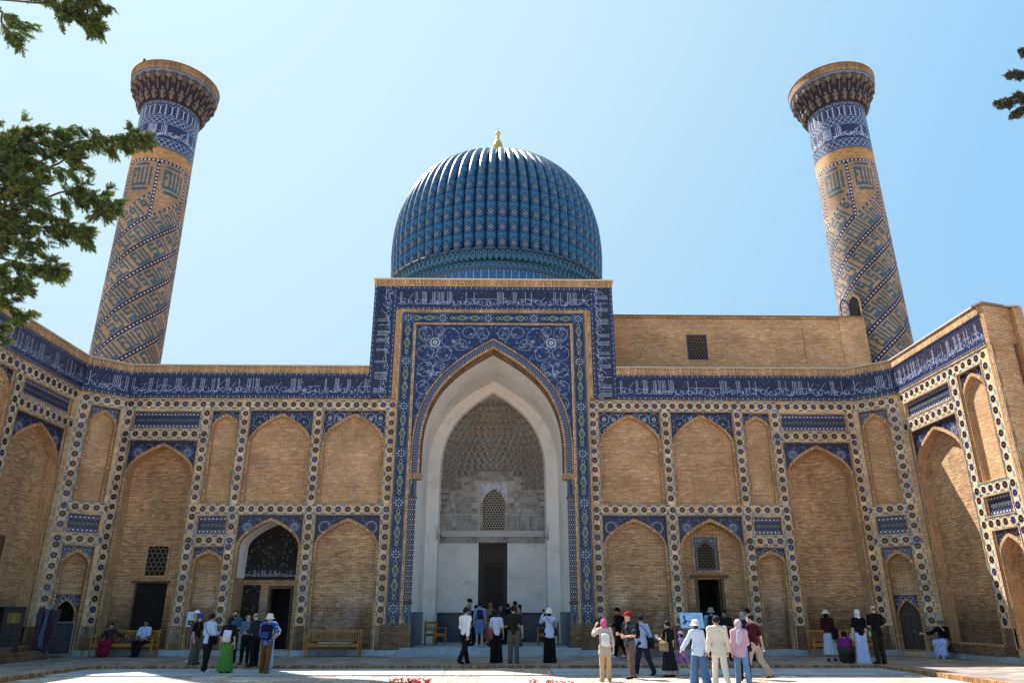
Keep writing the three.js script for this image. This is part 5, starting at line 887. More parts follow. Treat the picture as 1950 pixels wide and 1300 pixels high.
// o: label, at [x, floor, z], H height, face (deg, 0 = towards the camera), pose, stride, arms [right, left], top, bottom, head
function person(o) {
  const S = o.H / 1.75, g = thing('person', o.label, 'person', o.at, THREE.MathUtils.degToRad(o.face ?? 0), o.group), W = o.w ?? 1, fem = o.fem ? 1 : 0;
  reseed(900 + Math.round(o.at[0] * 37 + o.at[2] * 91));
  const sk = skinM[o.skin ?? 'mid'], sit = o.pose === 'sit', squat = o.pose === 'squat', st = o.stride ?? 0, lean = o.lean ?? (st ? 0.04 : 0);
  const py = sit ? 0.52 : squat ? 0.3 : 0.93 - st * st * 0.25, pel = [0, py, 0], tilt = squat ? 0.42 : sit ? (o.slump ?? -0.05) : lean;
  const up = (h, z = 0, x = 0) => [x, py + h * Math.cos(tilt) - z * Math.sin(tilt), h * Math.sin(tilt) + z * Math.cos(tilt)];
  const hipX = 0.088, shX = (fem ? 0.15 : 0.172) * W, chest = up(0.36), neckB = up(0.51, -0.01), head = up(0.66, 0.012 + (o.nod ?? 0) * 0.03), sho = (s) => up(0.455, -0.01, s * shX);
  const legs = [], thighs = [], shins = [], feet = [];
  for (const s of [-1, 1]) {
    const hip = [s * hipX, py - 0.02, 0]; let knee, ank, toe;
    if (sit) { knee = [s * (0.1 + (o.spread ?? 0.03)), py - 0.02, 0.42]; ank = [s * 0.1, 0.08, 0.42 + (s > 0 ? 0.06 : -0.04)]; toe = [s * 0.12, 0.035, ank[2] + 0.15]; }
    else if (squat) { knee = [s * 0.17, 0.46, 0.34]; ank = [s * 0.12, 0.08, 0.06]; toe = [s * 0.14, 0.035, 0.22]; }
    else {
      const a = s > 0 ? st : -st, b = a < 0 ? -a * 0.9 : 0.04; // leg on +x swings forward
      const sp = o.spread ?? 0.02; knee = add(hip, nrm([s * sp, -Math.cos(a), Math.sin(a)]), 0.435); ank = add(knee, nrm([s * sp, -Math.cos(a - b), Math.sin(a - b)]), 0.41);
      const lift = a < -0.1 ? 0.4 : 0; ank[1] = Math.max(0.075, ank[1]); if (!lift) { const dy = ank[1] - 0.078; ank[1] -= dy; knee[1] -= dy * 0.4; } toe = add(ank, [s * 0.035, -0.045 + (lift ? -0.035 : 0), 0.15]); if (toe[1] < 0.03) toe[1] = 0.03;
    }
    thighs.push(bone(hip, knee, 0.082, 0.056)); shins.push(bone(knee, ank, 0.056, 0.036)); feet.push([ank, toe]);
    legs.push({ hip, knee, ank });
  }
  const arms = [], poses = Array.isArray(o.arms) ? o.arms : [o.arms ?? 'down', o.arms ?? 'down'];
  [-1, 1].forEach((s, i) => { const P = Array.isArray(poses[i]) ? poses[i] : ARM[poses[i]], a = sho(s), e = add(a, nrm([P[0][0] * s, P[0][1], P[0][2]]), 0.285), w = add(e, nrm([P[1][0] * s, P[1][1], P[1][2]]), 0.245); arms.push({ a, e, w, s }); });
  const torso = [bone(pel, up(0.1), 0.13 + fem * 0.01, 0.114, 1.5), bone(up(0.1), chest, 0.112, 0.14 * (fem ? 0.92 : 1), 1.6), bone(sho(-1), sho(1), 0.046, 0.046, 1.1), bone(neckB, sho(-1), 0.052, 0.044, 1.1), bone(neckB, sho(1), 0.052, 0.044, 1.1)];
  const sc = (q) => q.scale(S, S, S);
  // one continuous body: trunk, limbs, neck, head, hands
  const B = [...torso, ...thighs, ...shins, bone(neckB, head, 0.056, 0.05), ...arms.flatMap((q) => [bone(q.a, q.e, 0.048, 0.038), bone(q.e, q.w, 0.038, 0.026)]), ...feet.map(([a, t]) => bone(add(a, [0, -0.03, 0]), t, 0.036, 0.03))];
  const geos = [white3(flat(mesher(field(B, 0.035), ...bounds(B, 0.02), 0.021)))];
  const hq = new THREE.Matrix4().compose(V(...head), new THREE.Quaternion().setFromEuler(new THREE.Euler(tilt * 0.4 + (o.nod ?? 0) * 0.5, THREE.MathUtils.degToRad(o.look ?? 0), 0, 'YXZ')), V(1, 1, 1));
  geos.push(headGeo.clone().applyMatrix4(hq));
  for (const q of arms) {
    const d = V(q.w[0] - q.e[0], q.w[1] - q.e[1], q.w[2] - q.e[2]).normalize(), h = HANDS[poses[q.s < 0 ? 0 : 1] === 'down' || /swing/.test(poses[q.s < 0 ? 0 : 1]) ? 0 : 1].clone();
    if (q.s > 0) h.scale(-1, 1, 1), h.attributes.position.needsUpdate = true;
    const y = d.clone().negate(), inw = V(-q.s, 0, 0.2), z = inw.clone().addScaledVector(y, -inw.dot(y)).normalize().negate(), x = new THREE.Vector3().crossVectors(y, z), M = new THREE.Matrix4().makeBasis(x, y, z).setPosition(q.w[0] + d.x * 0.012, q.w[1] + d.y * 0.012, q.w[2] + d.z * 0.012);
    if (q.s > 0) { const ix = h.attributes.position, n = h.attributes.normal; for (let i = 0; i < ix.count; i += 3) for (const A of [ix, n]) { const t = [A.getX(i), A.getY(i), A.getZ(i)]; A.setXYZ(i, A.getX(i + 1), A.getY(i + 1), A.getZ(i + 1)); A.setXYZ(i + 1, ...t); } }
    geos.push(white3(h.applyMatrix4(M)));
  }
  part('body', sc(mergeGeometries(geos, false)), sk, g);
  // clothes: shells over the same skeleton with soft folds
  const ph = g.position.x * 7 + g.position.z * 3, fold = (x, y, z, k) => { const w = Math.sin(y * 11 + z * 8 + ph) * 1.3, c1 = Math.abs(Math.sin(y * 12 + Math.abs(x) * 13 + w + ph)), c2 = Math.abs(Math.sin(x * 19 - y * 6 + z * 9 + w * 0.8)), c3 = Math.abs(Math.sin(z * 21 + y * 9 - w)); return k * (1.5 - 1.1 * Math.pow(c1, 0.6) - 0.9 * Math.pow(c2, 0.6) - 0.4 * c3); };
  const pleat = (x, y, z, k) => k * (Math.sin(Math.atan2(x, z + 0.02) * 11 + Math.sin(y * 4 + ph) * 0.9) * 0.8 + Math.sin(Math.atan2(x, z) * 23 + ph) * 0.35);
  const garment = (name, bones, grow, mat, clip, k = 0.045, fk = 0.0035, cell = 0.02, fold_ = fold) => { const f = field(bones, k, grow), q = mesher((x, y, z) => { const d = f(x, y, z) + fold_(x, y, z, fk); return clip ? Math.max(d, clip(x, y, z)) : d; }, ...bounds(bones, grow + 0.03), cell); return part(name, sc(planar(q)), cloth(mat), g); };
  const T = o.top, hem = T.hem ?? 0.02, neckCut = (x, y, z) => -(Math.hypot(x, y - (neckB[1] + 0.075), (z - neckB[2] - 0.02)) - 0.075);
  const tb = [...torso.map((b) => ({ ...b }))];
  if (hem > 0.05 && !sit && !squat) tb.splice(5, 0, bone([0, py, 0], [0, py - hem - 0.12, -0.005], 0.148 + fem * 0.012, 0.16 + hem * 0.2, 1.3)); else tb.splice(5, 0, bone(pel, [0, py - 0.03, 0], 0.137, 0.135, 1.35));
  for (const q of arms) { tb.push(bone(q.a, T.sleeve === 'short' ? add(q.a, [(q.e[0] - q.a[0]) * 0.75, (q.e[1] - q.a[1]) * 0.75, (q.e[2] - q.a[2]) * 0.75]) : q.e, 0.05, T.sleeve === 'short' ? 0.055 : 0.044)); if (T.sleeve !== 'short') tb.push(bone(q.e, add(q.e, [(q.w[0] - q.e[0]) * (T.sleeve === 'roll' ? 0.5 : 0.93), (q.w[1] - q.e[1]) * (T.sleeve === 'roll' ? 0.5 : 0.93), (q.w[2] - q.e[2]) * (T.sleeve === 'roll' ? 0.5 : 0.93)]), 0.043, T.loose ? 0.042 : 0.034)); }
  { // shirt: trunk cut straight at the hem, sleeves free of the cut
    const gr = T.loose ? 0.019 : 0.015, fk = T.loose ? 0.009 : 0.0065, na = tb.length - arms.length * (T.sleeve === 'short' ? 1 : 2), f1 = field(tb.slice(0, na), 0.05, gr), f2 = field(tb.slice(na), 0.03, gr), cutY = sit || squat ? -9 : py - hem - 0.02;
    const q = mesher((x, y, z) => Math.max(smin(Math.max(f1(x, y, z), cutY - y + 0.012 * Math.sin(x * 14 + z * 9)), f2(x, y, z), 0.05) + fold(x, y, z, fk), neckCut(x, y, z)), ...bounds(tb, gr + 0.03), 0.019);
    part(T.name ?? 'shirt', sc(planar(q)), cloth(T.c), g);
  }
  if (T.vest) garment('vest', [...torso.slice(0, 2)], 0.034, T.vest, neckCut);
  if (o.tie) part('scarf_end', sc(planar(mesher(field([bone(up(0.44, -0.15), up(0.18, -0.18, 0.06), 0.085, 0.06, 3)], 0.02), [-0.2, py, -0.4], [0.25, py + 0.6, 0], 0.016))), cloth(o.tie), g);
  const b = o.bottom;
  if (b.type === 'skirt' || b.type === 'dress') {
    if (sit) garment('skirt', [...thighs, bone(legs[0].knee, legs[1].knee, 0.08, 0.08), bone(add(legs[0].knee, [0.04, 0, 0]), add(legs[0].ank, [0, 0.05, 0]), 0.08, 0.12), bone(add(legs[1].knee, [-0.04, 0, 0]), add(legs[1].ank, [0, 0.05, 0]), 0.08, 0.12), bone(pel, [0, py - 0.03, 0.2], 0.13, 0.12)], 0.03, b.c, (x, y) => 0.06 - y, 0.09, 0.008);
    else if (squat) garment('skirt', [...thighs, ...shins, bone([0, py, 0], [0, 0.14, 0.1], 0.17, 0.22), bone([0, 0.42, 0.25], [0, 0.12, 0.2], 0.14, 0.18)], 0.03, b.c, (x, y) => 0.03 - y, 0.12, 0.01);
    else garment('skirt', [bone([0, py + 0.08, 0], [0, py - 0.1, 0], 0.115, 0.155, 1.3), bone([0, py - 0.1, 0], [0, b.len ?? 0.16, st * 0.05], 0.155, b.flare ?? 0.25, 1.15)], 0.008, b.c, (x, y) => Math.max((b.len ?? 0.16) - y, y - (py + 0.1)), 0.05, 0.014, 0.019, pleat);
  } else {
    const wide = b.type === 'wide' ? 1 : 0, L = [bone(up(0.06), [0, py - 0.04, 0], 0.12, 0.128, 1.35)];
    legs.forEach((q, i) => { const e = b.type === 'shorts' ? add(q.knee, [0, 0.06, 0]) : add(q.ank, [0, wide ? -0.035 : 0.005, 0]); if (b.type === 'shorts') L.push(bone(q.hip, e, 0.09, 0.085)); else L.push(bone(q.hip, q.knee, 0.088, wide ? 0.09 : 0.064), bone(q.knee, e, wide ? 0.09 : 0.062, wide ? 0.115 : b.type === 'slim' ? 0.04 : 0.058)); });
    garment(b.type === 'shorts' ? 'shorts' : 'trousers', L, 0.013, b.c, null, 0.03, wide ? 0.01 : 0.0075);
  }
  for (const [a, t] of feet) part('shoe', sc(mesher(field([bone(add(a, [0, -0.035, -0.03]), t, 0.04, 0.036), bone([a[0], Math.max(0.022, a[1] - 0.055), a[2] - 0.035], [t[0], Math.max(0.018, t[1] - 0.015), t[2] + 0.035], 0.022, 0.02)], 0.02, 0.002), ...bounds([bone(a, t, 0.08, 0.08)], 0.03), 0.016)), cloth(o.shoes ?? '#1a1918', 0.6), g);
  // hair and head wear in head space
  const hm = (q) => sc(q.applyMatrix4(hq)), hair = o.hair ?? { type: 'short', c: '#17130f' };
  const shell = (r, cut) => mesher((x, y, z) => Math.max(ell(x, y, z, 0, 0.032, -0.014, 0.076 + r, 0.092 + r, 0.096 + r) + 0.0025 * Math.sin(x * 240 + z * 60) * Math.sin(y * 90), cut(x, y, z)), [-0.12, -0.16, -0.15], [0.12, 0.16, 0.13], 0.0105);
  if (hair.type === 'short') part('hair', hm(shell(0.013, (x, y, z) => 0.01 - y + z * 0.75 - (Math.abs(x) > 0.06 ? 0.02 : 0))), cloth(hair.c, 0.7), g);
  else if (hair.type === 'bob' || hair.type === 'long') {
    const L = hair.type === 'long' ? 0.3 : 0.14;
    part('hair', hm(mesher((x, y, z) => { const cap = Math.max(ell(x, y, z, 0, 0.032, -0.016, 0.09, 0.107, 0.11), -0.03 - y + Math.max(0, z) * 1.4), fall = Math.max(field2(x, y, z, L), z - 0.02); return smin(cap, fall, 0.03) + 0.003 * Math.sin(x * 190 + Math.sin(y * 20)); }, [-0.14, -L - 0.06, -0.17], [0.14, 0.16, 0.13], 0.012)), cloth(hair.c, 0.65), g);
  } else if (hair.type === 'bun') { part('hair', hm(shell(0.013, (x, y, z) => -0.005 - y + z * 0.5)), cloth(hair.c, 0.7), g); }
  else if (hair.type === 'bald') part('hair_fringe', hm(shell(0.006, (x, y, z) => Math.max(0.0 - y + z * 0.4, y - 0.03 + z * 0.3))), cloth('#7d6a5c'), g);
  const hat = o.hat;
  if (hat) {
    if (hat.type === 'scarf') { part('headscarf', hm(planar(mesher((x, y, z) => { const c = Math.max(ell(x, y, z, 0, 0.028, -0.012, 0.096, 0.112, 0.116), -ell(x, y, z, 0, -0.025, 0.1, 0.056, 0.082, 0.07)); let n = ell(x, y, z, 0, -0.13, -0.01, 0.1, 0.08, 0.09); n = Math.max(n, -ell(x, y, z, 0, -0.03, 0.1, 0.056, 0.075, 0.06)); return smin(c, n, 0.06) + 0.004 * Math.sin(y * 60 + x * 30 + z * 50); }, [-0.15, -0.26, -0.16], [0.15, 0.17, 0.13], 0.011))), cloth(hat.c), g); }
    else if (hat.type === 'cap') { part('cap', [hm(shell(0.02, (x, y, z) => 0.028 - y + z * 0.06)), hm(uvm(new THREE.CylinderGeometry(0.085, 0.085, 0.007, 20, 1, false, -1.15, 2.3).scale(0.92, 1, 1.15).rotateX(0.16).translate(0, 0.042, 0.068)))], cloth(hat.c), g); }
    else { const br = hat.type === 'sun' ? 0.195 : 0.15, dr = hat.type === 'sun' ? 0.02 : 0.055, pts = [[0.0, 0.15], [0.05, 0.148], [0.085, 0.132], [0.1, 0.09], [0.106, 0.045], [br, 0.045 - dr], [br, 0.04 - dr], [0.108, 0.034]].map((p) => new THREE.Vector2(...p)); part('hat', hm(new THREE.LatheGeometry(pts, 28).scale(0.96, 1, 1.1).rotateX(-0.06).translate(0, 0.0, -0.012)), cloth(hat.c), g); if (hat.band) part('hat_band', hm(new THREE.CylinderGeometry(0.103, 0.108, 0.026, 28, 1, true).scale(0.96, 1, 1.1).rotateX(-0.06).translate(0, 0.064, -0.012)), cloth(hat.band), g); }
  }
  if (o.glasses) part('sunglasses', hm(merge([rbox(0.045, 0.03, 0.012, -0.031, -0.006, 0.094, 0.005, 1), rbox(0.045, 0.03, 0.012, 0.031, -0.006, 0.094, 0.005, 1), rbox(0.02, 0.006, 0.01, 0, 0.0, 0.096, 0.003, 1)])), cloth('#0c0c0e', 0.2), g);
  if (o.beard) part('beard', hm(mesher((x, y, z) => Math.max(ell(x, y, z, 0, -0.062, 0.03, 0.064, 0.064, 0.066), y + 0.05 - (Math.abs(x) > 0.035 ? 0.04 : 0), 0.01 - z), [-0.09, -0.15, -0.03], [0.09, 0.01, 0.12], 0.01)), cloth('#1d1612'), g);
  // things worn or held are objects of their own
  g.updateMatrix();
  const put = (name, label, cat, local, ry = 0) => { const p = V(...local).multiplyScalar(S).applyMatrix4(g.matrix), t = thing(name, label, cat, [p.x, p.y, p.z], g.rotation.y + ry); t.rotation.order = 'YXZ'; return t; };
  return { g, S, up, arms, put, head };
}
const field2 = (x, y, z, L) => { const t = clamp(-y / L), r = 0.075 - 0.018 * t; return Math.hypot(x, (y + clamp(-y, 0, L)) , (z + 0.05) * 1.5) - r; };
function backpack(p, label, c, c2, w = 0.3, h = 0.42, d = 0.16, low = 0) {
  const at = p.up(0.3 - low, -0.105 - d / 2), b = p.put('backpack', label, 'backpack', at), S = p.S; b.rotation.x = 0.05;
  part('bag_body', rbox(w * S, h * S, d * S, 0, 0, 0, 0.06 * S, 4), cloth(c), b);
  part('front_pocket', rbox(w * 0.72 * S, h * 0.42 * S, 0.06 * S, 0, -h * 0.2 * S, -d * 0.5 * S, 0.025 * S, 3), cloth(c2 ?? c), b);
  for (const s of [-1, 1]) part('strap', tube([[s * w * 0.3, h * 0.4, d * 0.45], [s * w * 0.36, h * 0.52, d * 0.5 + 0.04], [s * w * 0.4, h * 0.5, d * 0.5 + 0.16], [s * w * 0.42, h * 0.2, d * 0.5 + 0.25], [s * w * 0.46, -h * 0.15, d * 0.5 + 0.16], [s * w * 0.42, -h * 0.36, d * 0.45]].map((q) => q.map((v) => v * S)), 0.017 * S, 6), cloth(c2 ?? c), b);
  return b;
}
function shoulderBag(p, label, c, strapC, side, name = 'shoulder_bag', big = 1, cross = true) { // hangs at the hip on the side given, strap over the other shoulder
  const at = p.up(0.04, -0.03, side * 0.23), b = p.put(name, label, 'bag', at), S = p.S * big;
  part('bag_body', rbox(0.12 * S, 0.26 * S, 0.3 * S, 0, -0.04 * S, 0, 0.04 * S, 3), cloth(c), b);
  part('flap', rbox(0.132 * S, 0.12 * S, 0.28 * S, 0, 0.035 * S, 0, 0.04 * S, 3), cloth(c), b);
  const T = p.S, pts = cross ? [[0, 0.06, -0.1], [-side * 0.12, 0.2, -0.15], [-side * 0.3, 0.42, -0.1], [-side * 0.36, 0.47, 0.02], [-side * 0.3, 0.4, 0.13], [-side * 0.12, 0.2, 0.17], [0, 0.06, 0.1]] : [[0, 0.06, -0.1], [-side * 0.04, 0.3, -0.09], [-side * 0.1, 0.475, 0.02], [-side * 0.04, 0.3, 0.13], [0, 0.06, 0.1]];
  part('strap', tube(pts.map((q) => q.map((v) => v * T)), 0.011 * T, 5), cloth(strapC), b);
  return b;
}
function phone(p, arm, label) { const q = p.arms[arm], t = p.put('phone', label, 'phone', [q.w[0] + (q.w[0] - q.e[0]) * 0.42, q.w[1] + (q.w[1] - q.e[1]) * 0.42 + 0.02, q.w[2] + 0.06]); part('phone_body', rbox(0.076, 0.155, 0.011, 0, 0, 0, 0.005, 2), cloth('#15161a', 0.3), t); part('camera', rbox(0.03, 0.035, 0.004, 0.018, 0.05, 0.007, 0.002, 1), cloth('#2c2d33', 0.3), t); return t; }
// ---------- the visitors ----------
const P_ = 0.122, I_ = 0.402, BLK = '#151416';
const G1 = 'visitors standing left of the portal', G2 = 'visitors in and before the portal', G3 = 'visitors walking on the right of the court', G4 = 'visitors by the bench on the right';
let p;
// left group
p = person({ label: 'person in white cap and cream striped shirt beside the white sign stand', at: [-9.97, P_, 3.92], H: 1.66, face: -70, top: { c: '#b99b5a', sleeve: 'short', vest: '#3a342c' }, bottom: { type: 'trousers', c: '#a79a84' }, hat: { type: 'cap', c: '#dfe6ea' }, shoes: '#c9c5bd' });
p = person({ label: 'person in blue cap, black shirt and baggy grey trousers, carrying a brown backpack', at: [-9.47, P_, 4.97], H: 1.53, face: 75, fem: 1, nod: 0.5, arms: ['down', 'bent'], top: { c: BLK, sleeve: 'short' }, bottom: { type: 'wide', c: '#5b5048' }, hat: { type: 'cap', c: '#1f3ba8' }, hair: { type: 'bob', c: '#1a1512' }, shoes: '#222' });
backpack(p, 'worn brown backpack on the person in the blue cap', '#5d4c42', '#4a3c34', 0.28, 0.4);
p = person({ label: 'person in pale blue shirt and black trousers with a strap across the back', at: [-8.49, 0.0, 6.6], H: 1.7, face: 150, look: 20, arms: ['bent', 'bent'], stride: 0.12, top: { c: '#a9bfe0', sleeve: 'roll', loose: 1, hem: 0.06 }, bottom: { type: 'trousers', c: '#14151a' }, shoes: '#e3e3e3' });
shoulderBag(p, 'black shoulder bag at the hip of the person in pale blue shirt', '#17171b', '#1d2442', -1);
p = person({ label: 'person in wide bright green trousers and black top seen from behind', at: [-7.72, 0.0, 7.11], H: 1.6, face: 178, fem: 1, arms: ['down', 'side'], nod: 0.8, top: { c: '#171313', sleeve: 'short' }, bottom: { type: 'skirt', c: '#4f8038', len: 0.07, flare: 0.24 }, hair: { type: 'bob', c: '#14110f' }, shoes: '#1b1b1b' });
{ const M = printed('#b9c6dc', ['#5b73a8', '#dfe6f0', '#3f5590'], 120, 9, 3, 0.3), b = backpack(p, 'white and blue drawstring bag on the back of the person in green trousers', M, '#c9c3b4', 0.26, 0.36, 0.1, 0.1); b.rotation.z = 0.1; }
p = person({ label: 'bearded person in teal shirt facing the court, behind the person in green trousers', at: [-8.5, P_, 4.4], H: 1.68, face: 8, beard: 1, arms: ['bent', 'bent'], top: { c: '#34576a', sleeve: 'short' }, bottom: { type: 'trousers', c: '#191a1e' } });
p = person({ label: 'person with sunglasses in grey-blue jacket holding a dark bag, facing the court', at: [-7.86, P_, 5.0], H: 1.55, face: 12, fem: 1, glasses: 1, arms: ['clasp', 'clasp'], top: { c: '#5a6d7c', sleeve: 'long' }, bottom: { type: 'slim', c: '#181b1c' }, hair: { type: 'bob', c: '#3b2a20' }, skin: 'light' });
{ const b = p.put('waist_bag', 'black bag held in front by the person with sunglasses', 'bag', [0, 0.9, 0.2]); part('bag_body', rbox(0.3, 0.16, 0.12, 0, 0, 0, 0.05, 3), cloth('#111113'), b); part('zip', rbox(0.24, 0.012, 0.124, 0, 0.03, 0, 0.004, 1), cloth('#3a3a3c'), b); }
p = person({ label: 'bald older person in dark grey jacket turned towards the person with sunglasses', at: [-7.28, P_, 5.88], H: 1.58, face: -120, nod: 0.8, lean: 0.12, arms: ['down', 'bent'], top: { c: '#2e3033', sleeve: 'long', loose: 1 }, bottom: { type: 'trousers', c: '#14161b' }, hair: { type: 'bald' }, skin: 'light' });
p = person({ label: 'person in white hat, blue patterned shirt and brown trousers seen from behind', at: [-6.5, 0.0, 7.33], H: 1.68, face: 178, w: 1.06, arms: ['hip', 'bent'], stride: 0.1, top: { c: printed('#2c4f9e', ['#86a6dc', '#1d2f6a', '#b9cbe8'], 90, 12, 5, 0.6), sleeve: 'short', hem: 0.08 }, bottom: { type: 'trousers', c: '#6d4a22' }, hat: { type: 'bucket', c: '#d9d2c4' }, hair: { type: 'bald' }, skin: 'light', shoes: '#6d6a58' });
backpack(p, 'black and blue backpack on the person in the white hat', '#14151d', '#24418f', 0.32, 0.44, 0.2, 0.04);
p = person({ label: 'person mostly hidden behind the person in brown trousers, white elbow showing', at: [-6.78, P_, 6.2], H: 1.55, face: 190, fem: 1, arms: ['hip', 'bent'], top: { c: '#cdd3da', sleeve: 'roll' }, bottom: { type: 'wide', c: '#8fa9cc' }, hair: { type: 'bob', c: '#2a1f18' } });
// people on the far left bench
p = person({ label: 'person in red skirt and dark flowered top seated on the far left bench', at: [-14.5, P_, 0.42], H: 1.62, face: 8, pose: 'sit', fem: 1, arms: ['mouth', 'rest'], top: { c: printed('#1f1a20', ['#6d6a78', '#3c2f3c', '#8a8a96'], 140, 5, 8, 0.4), sleeve: 'long' }, bottom: { type: 'skirt', c: '#861238' }, hair: { type: 'bun', c: '#161110' }, skin: 'mid' });
p = person({ label: 'person in white t-shirt seated at the right end of the far left bench', at: [-13.2, P_, 0.42], H: 1.74, face: -4, pose: 'sit', nod: 0.4, glasses: 1, arms: ['lap', 'lap'], top: { c: '#b9cdec', sleeve: 'short' }, bottom: { type: 'trousers', c: '#15171f' }, skin: 'dark' });
// before and inside the portal
p = person({ label: 'person in white shirt and black trousers striding past the portal steps', at: [-0.79, P_, 4.87], H: 1.78, face: 140, stride: 0.3, arms: ['swingB', 'bent'], top: { c: '#e6e6e2', sleeve: 'long', loose: 1 }, bottom: { type: 'trousers', c: '#121217' }, shoes: '#1c1c1e' });
p = person({ label: 'tall person in black cap and grey t-shirt at the left of the portal crowd', at: [-0.95, I_, -2.0], H: 1.86, face: 75, nod: 0.9, top: { c: '#8d8984', sleeve: 'short' }, bottom: { type: 'trousers', c: '#24262c' }, hat: { type: 'cap', c: '#16161a' }, group: undefined });
p = person({ label: 'person in light blue t-shirt and blue shorts with bare legs inside the portal', at: [-0.47, I_, -1.6], H: 1.72, face: 185, top: { c: '#8fa0c8', sleeve: 'short' }, bottom: { type: 'shorts', c: '#6c83b4' }, hair: { type: 'short', c: '#3a2417' }, skin: 'light', shoes: '#dcdcdc' });
backpack(p, 'dark blue backpack on the person in blue shorts', '#2b2d4c', '#23253c', 0.24, 0.38);
p = person({ label: 'blond person in beige dress among the crowd inside the portal', at: [-0.04, I_, -2.5], H: 1.7, face: 170, fem: 1, top: { c: '#8b7462', sleeve: 'short' }, bottom: { type: 'skirt', c: '#86725f', len: 0.25 }, hair: { type: 'bob', c: '#8a6a45' }, skin: 'light' });
p = person({ label: 'person in white t-shirt and black wide trousers carrying a patterned bag before the steps', at: [0.24, P_, 4.23], H: 1.68, face: 192, fem: 1, look: -25, top: { c: '#c3cfe8', sleeve: 'short' }, bottom: { type: 'wide', c: '#111114' }, hair: { type: 'bob', c: '#231710' }, shoes: '#d8d8d8', arms: ['side', 'down'] });
shoulderBag(p, 'red and black patterned bag on the shoulder of the person in white t-shirt', printed('#7a2f24', ['#1c1413', '#c47a4a', '#d9c3a4'], 80, 12, 9, 0.3), '#7a3a2a', 1, 'tote_bag', 1.15, false);
p = person({ label: 'person in dark olive t-shirt, dark cap and grey trousers before the steps', at: [0.81, P_, 4.64], H: 1.81, face: 182, w: 1.06, arms: ['side', 'bent'], top: { c: '#20221a', sleeve: 'short', hem: 0.05 }, bottom: { type: 'trousers', c: '#55504a' }, hat: { type: 'cap', c: '#1d1e22' }, hair: { type: 'short', c: '#241a14' }, shoes: '#4d4a47' });
p = person({ label: 'person in beige top with white shoulder bag at the right of the portal crowd', at: [1.17, I_, -1.4], H: 1.62, face: -110, fem: 1, top: { c: '#8f8578', sleeve: 'short' }, bottom: { type: 'slim', c: '#6f675e' }, hair: { type: 'bob', c: '#2b1a14' }, skin: 'light' });
shoulderBag(p, 'white bag at the side of the person in beige top', '#9fb0b8', '#55504c', 1, 'shoulder_bag', 1.1, false);
p = person({ label: 'dark haired person standing tallest at the back right of the portal crowd', at: [1.05, I_, -4.2], H: 1.8, face: 180, top: { c: '#1b1a1e', sleeve: 'short' }, bottom: { type: 'trousers', c: '#17171b' } });
p = person({ label: 'dark haired person in black left of the tallest one in the portal crowd', at: [0.72, I_, -3.6], H: 1.68, face: 195, top: { c: '#131316', sleeve: 'short' }, bottom: { type: 'trousers', c: '#1a1a1e' } });
p = person({ label: 'person in purple cap and black top pressed against the white t-shirt person', at: [0.1, I_, -0.9], H: 1.42, face: 185, fem: 1, top: { c: '#17151a', sleeve: 'short' }, bottom: { type: 'wide', c: '#17161a' }, hat: { type: 'cap', c: '#3a2740' }, hair: { type: 'bob', c: '#1c1412' } });
p = person({ label: 'grey haired person deep in the middle of the portal crowd', at: [0.4, I_, -3.2], H: 1.56, face: 175, fem: 1, top: { c: '#3a3438', sleeve: 'long' }, bottom: { type: 'trousers', c: '#1e1c20' }, hair: { type: 'bob', c: '#7c7672' } });
p = person({ label: 'dark haired person in black between the grey t-shirt and the blue shorts', at: [-0.68, I_, -3.4], H: 1.62, face: 170, top: { c: '#151517', sleeve: 'short' }, bottom: { type: 'trousers', c: '#1a1a1e' } });
p = person({ label: 'person in white hat and pale shirt photographing the portal with raised arms', at: [2.02, P_, 4.26], H: 1.72, face: 184, fem: 1, arms: ['up', 'up'], top: { c: '#b7c2de', sleeve: 'long', hem: 0.12 }, bottom: { type: 'wide', c: '#101013' }, hat: { type: 'bucket', c: '#dcd8d4' }, hair: { type: 'bob', c: '#1a1311' }, shoes: '#9a9a9a' });
phone(p, 1, 'dark phone held up by the person in white hat at the portal');
shoulderBag(p, 'small dark bag strapped across the person photographing the portal', '#1b2230', '#1b2438', -1, 'shoulder_bag', 0.6);
// right group
p = person({ label: 'person in pink headscarf and beige tunic taking a photograph', at: [3.12, 0, 9.8], H: 1.56, face: 184, fem: 1, w: 1.08, arms: ['side', 'up'], top: { c: '#b5ada2', sleeve: 'roll', loose: 1, hem: 0.2 }, bottom: { type: 'trousers', c: '#c9a97e' }, hat: { type: 'scarf', c: '#c2578c' }, hair: { type: 'none' }, shoes: '#b09a86', skin: 'light' });
backpack(p, 'small white backpack on the person in the pink headscarf', '#d3d6d2', '#dfe1dd', 0.25, 0.36, 0.13, 0.1);
phone(p, 1, 'phone held up by the person in the pink headscarf');
p = person({ label: 'person all in black with black cap walking left along the wall', at: [4.81, P_, 1.33], H: 1.78, face: -80, stride: 0.25, arms: ['bent', 'bent'], top: { c: '#0f0f11', sleeve: 'long' }, bottom: { type: 'trousers', c: '#111114' }, hat: { type: 'cap', c: '#101012' }, shoes: '#cfcfcf', skin: 'dark' });
backpack(p, 'black backpack on the person all in black', '#131316', '#1d1d22');
p = person({ label: 'person in red cap, black patterned shirt and grey-brown trousers facing left', at: [3.94, 0, 8.94], H: 1.74, face: -62, arms: ['bent', 'clasp'], stride: 0.14, top: { c: striped('#23272b', ['#5b6468', '#8c9498', '#11151a'], 21), sleeve: 'short', hem: 0.1 }, bottom: { type: 'slim', c: '#6b5a52' }, hat: { type: 'cap', c: '#9c1420' }, shoes: '#1b1a1c', skin: 'light' });
backpack(p, 'black backpack on the person in the red cap', '#121318', '#1c1d24', 0.3, 0.42, 0.18);
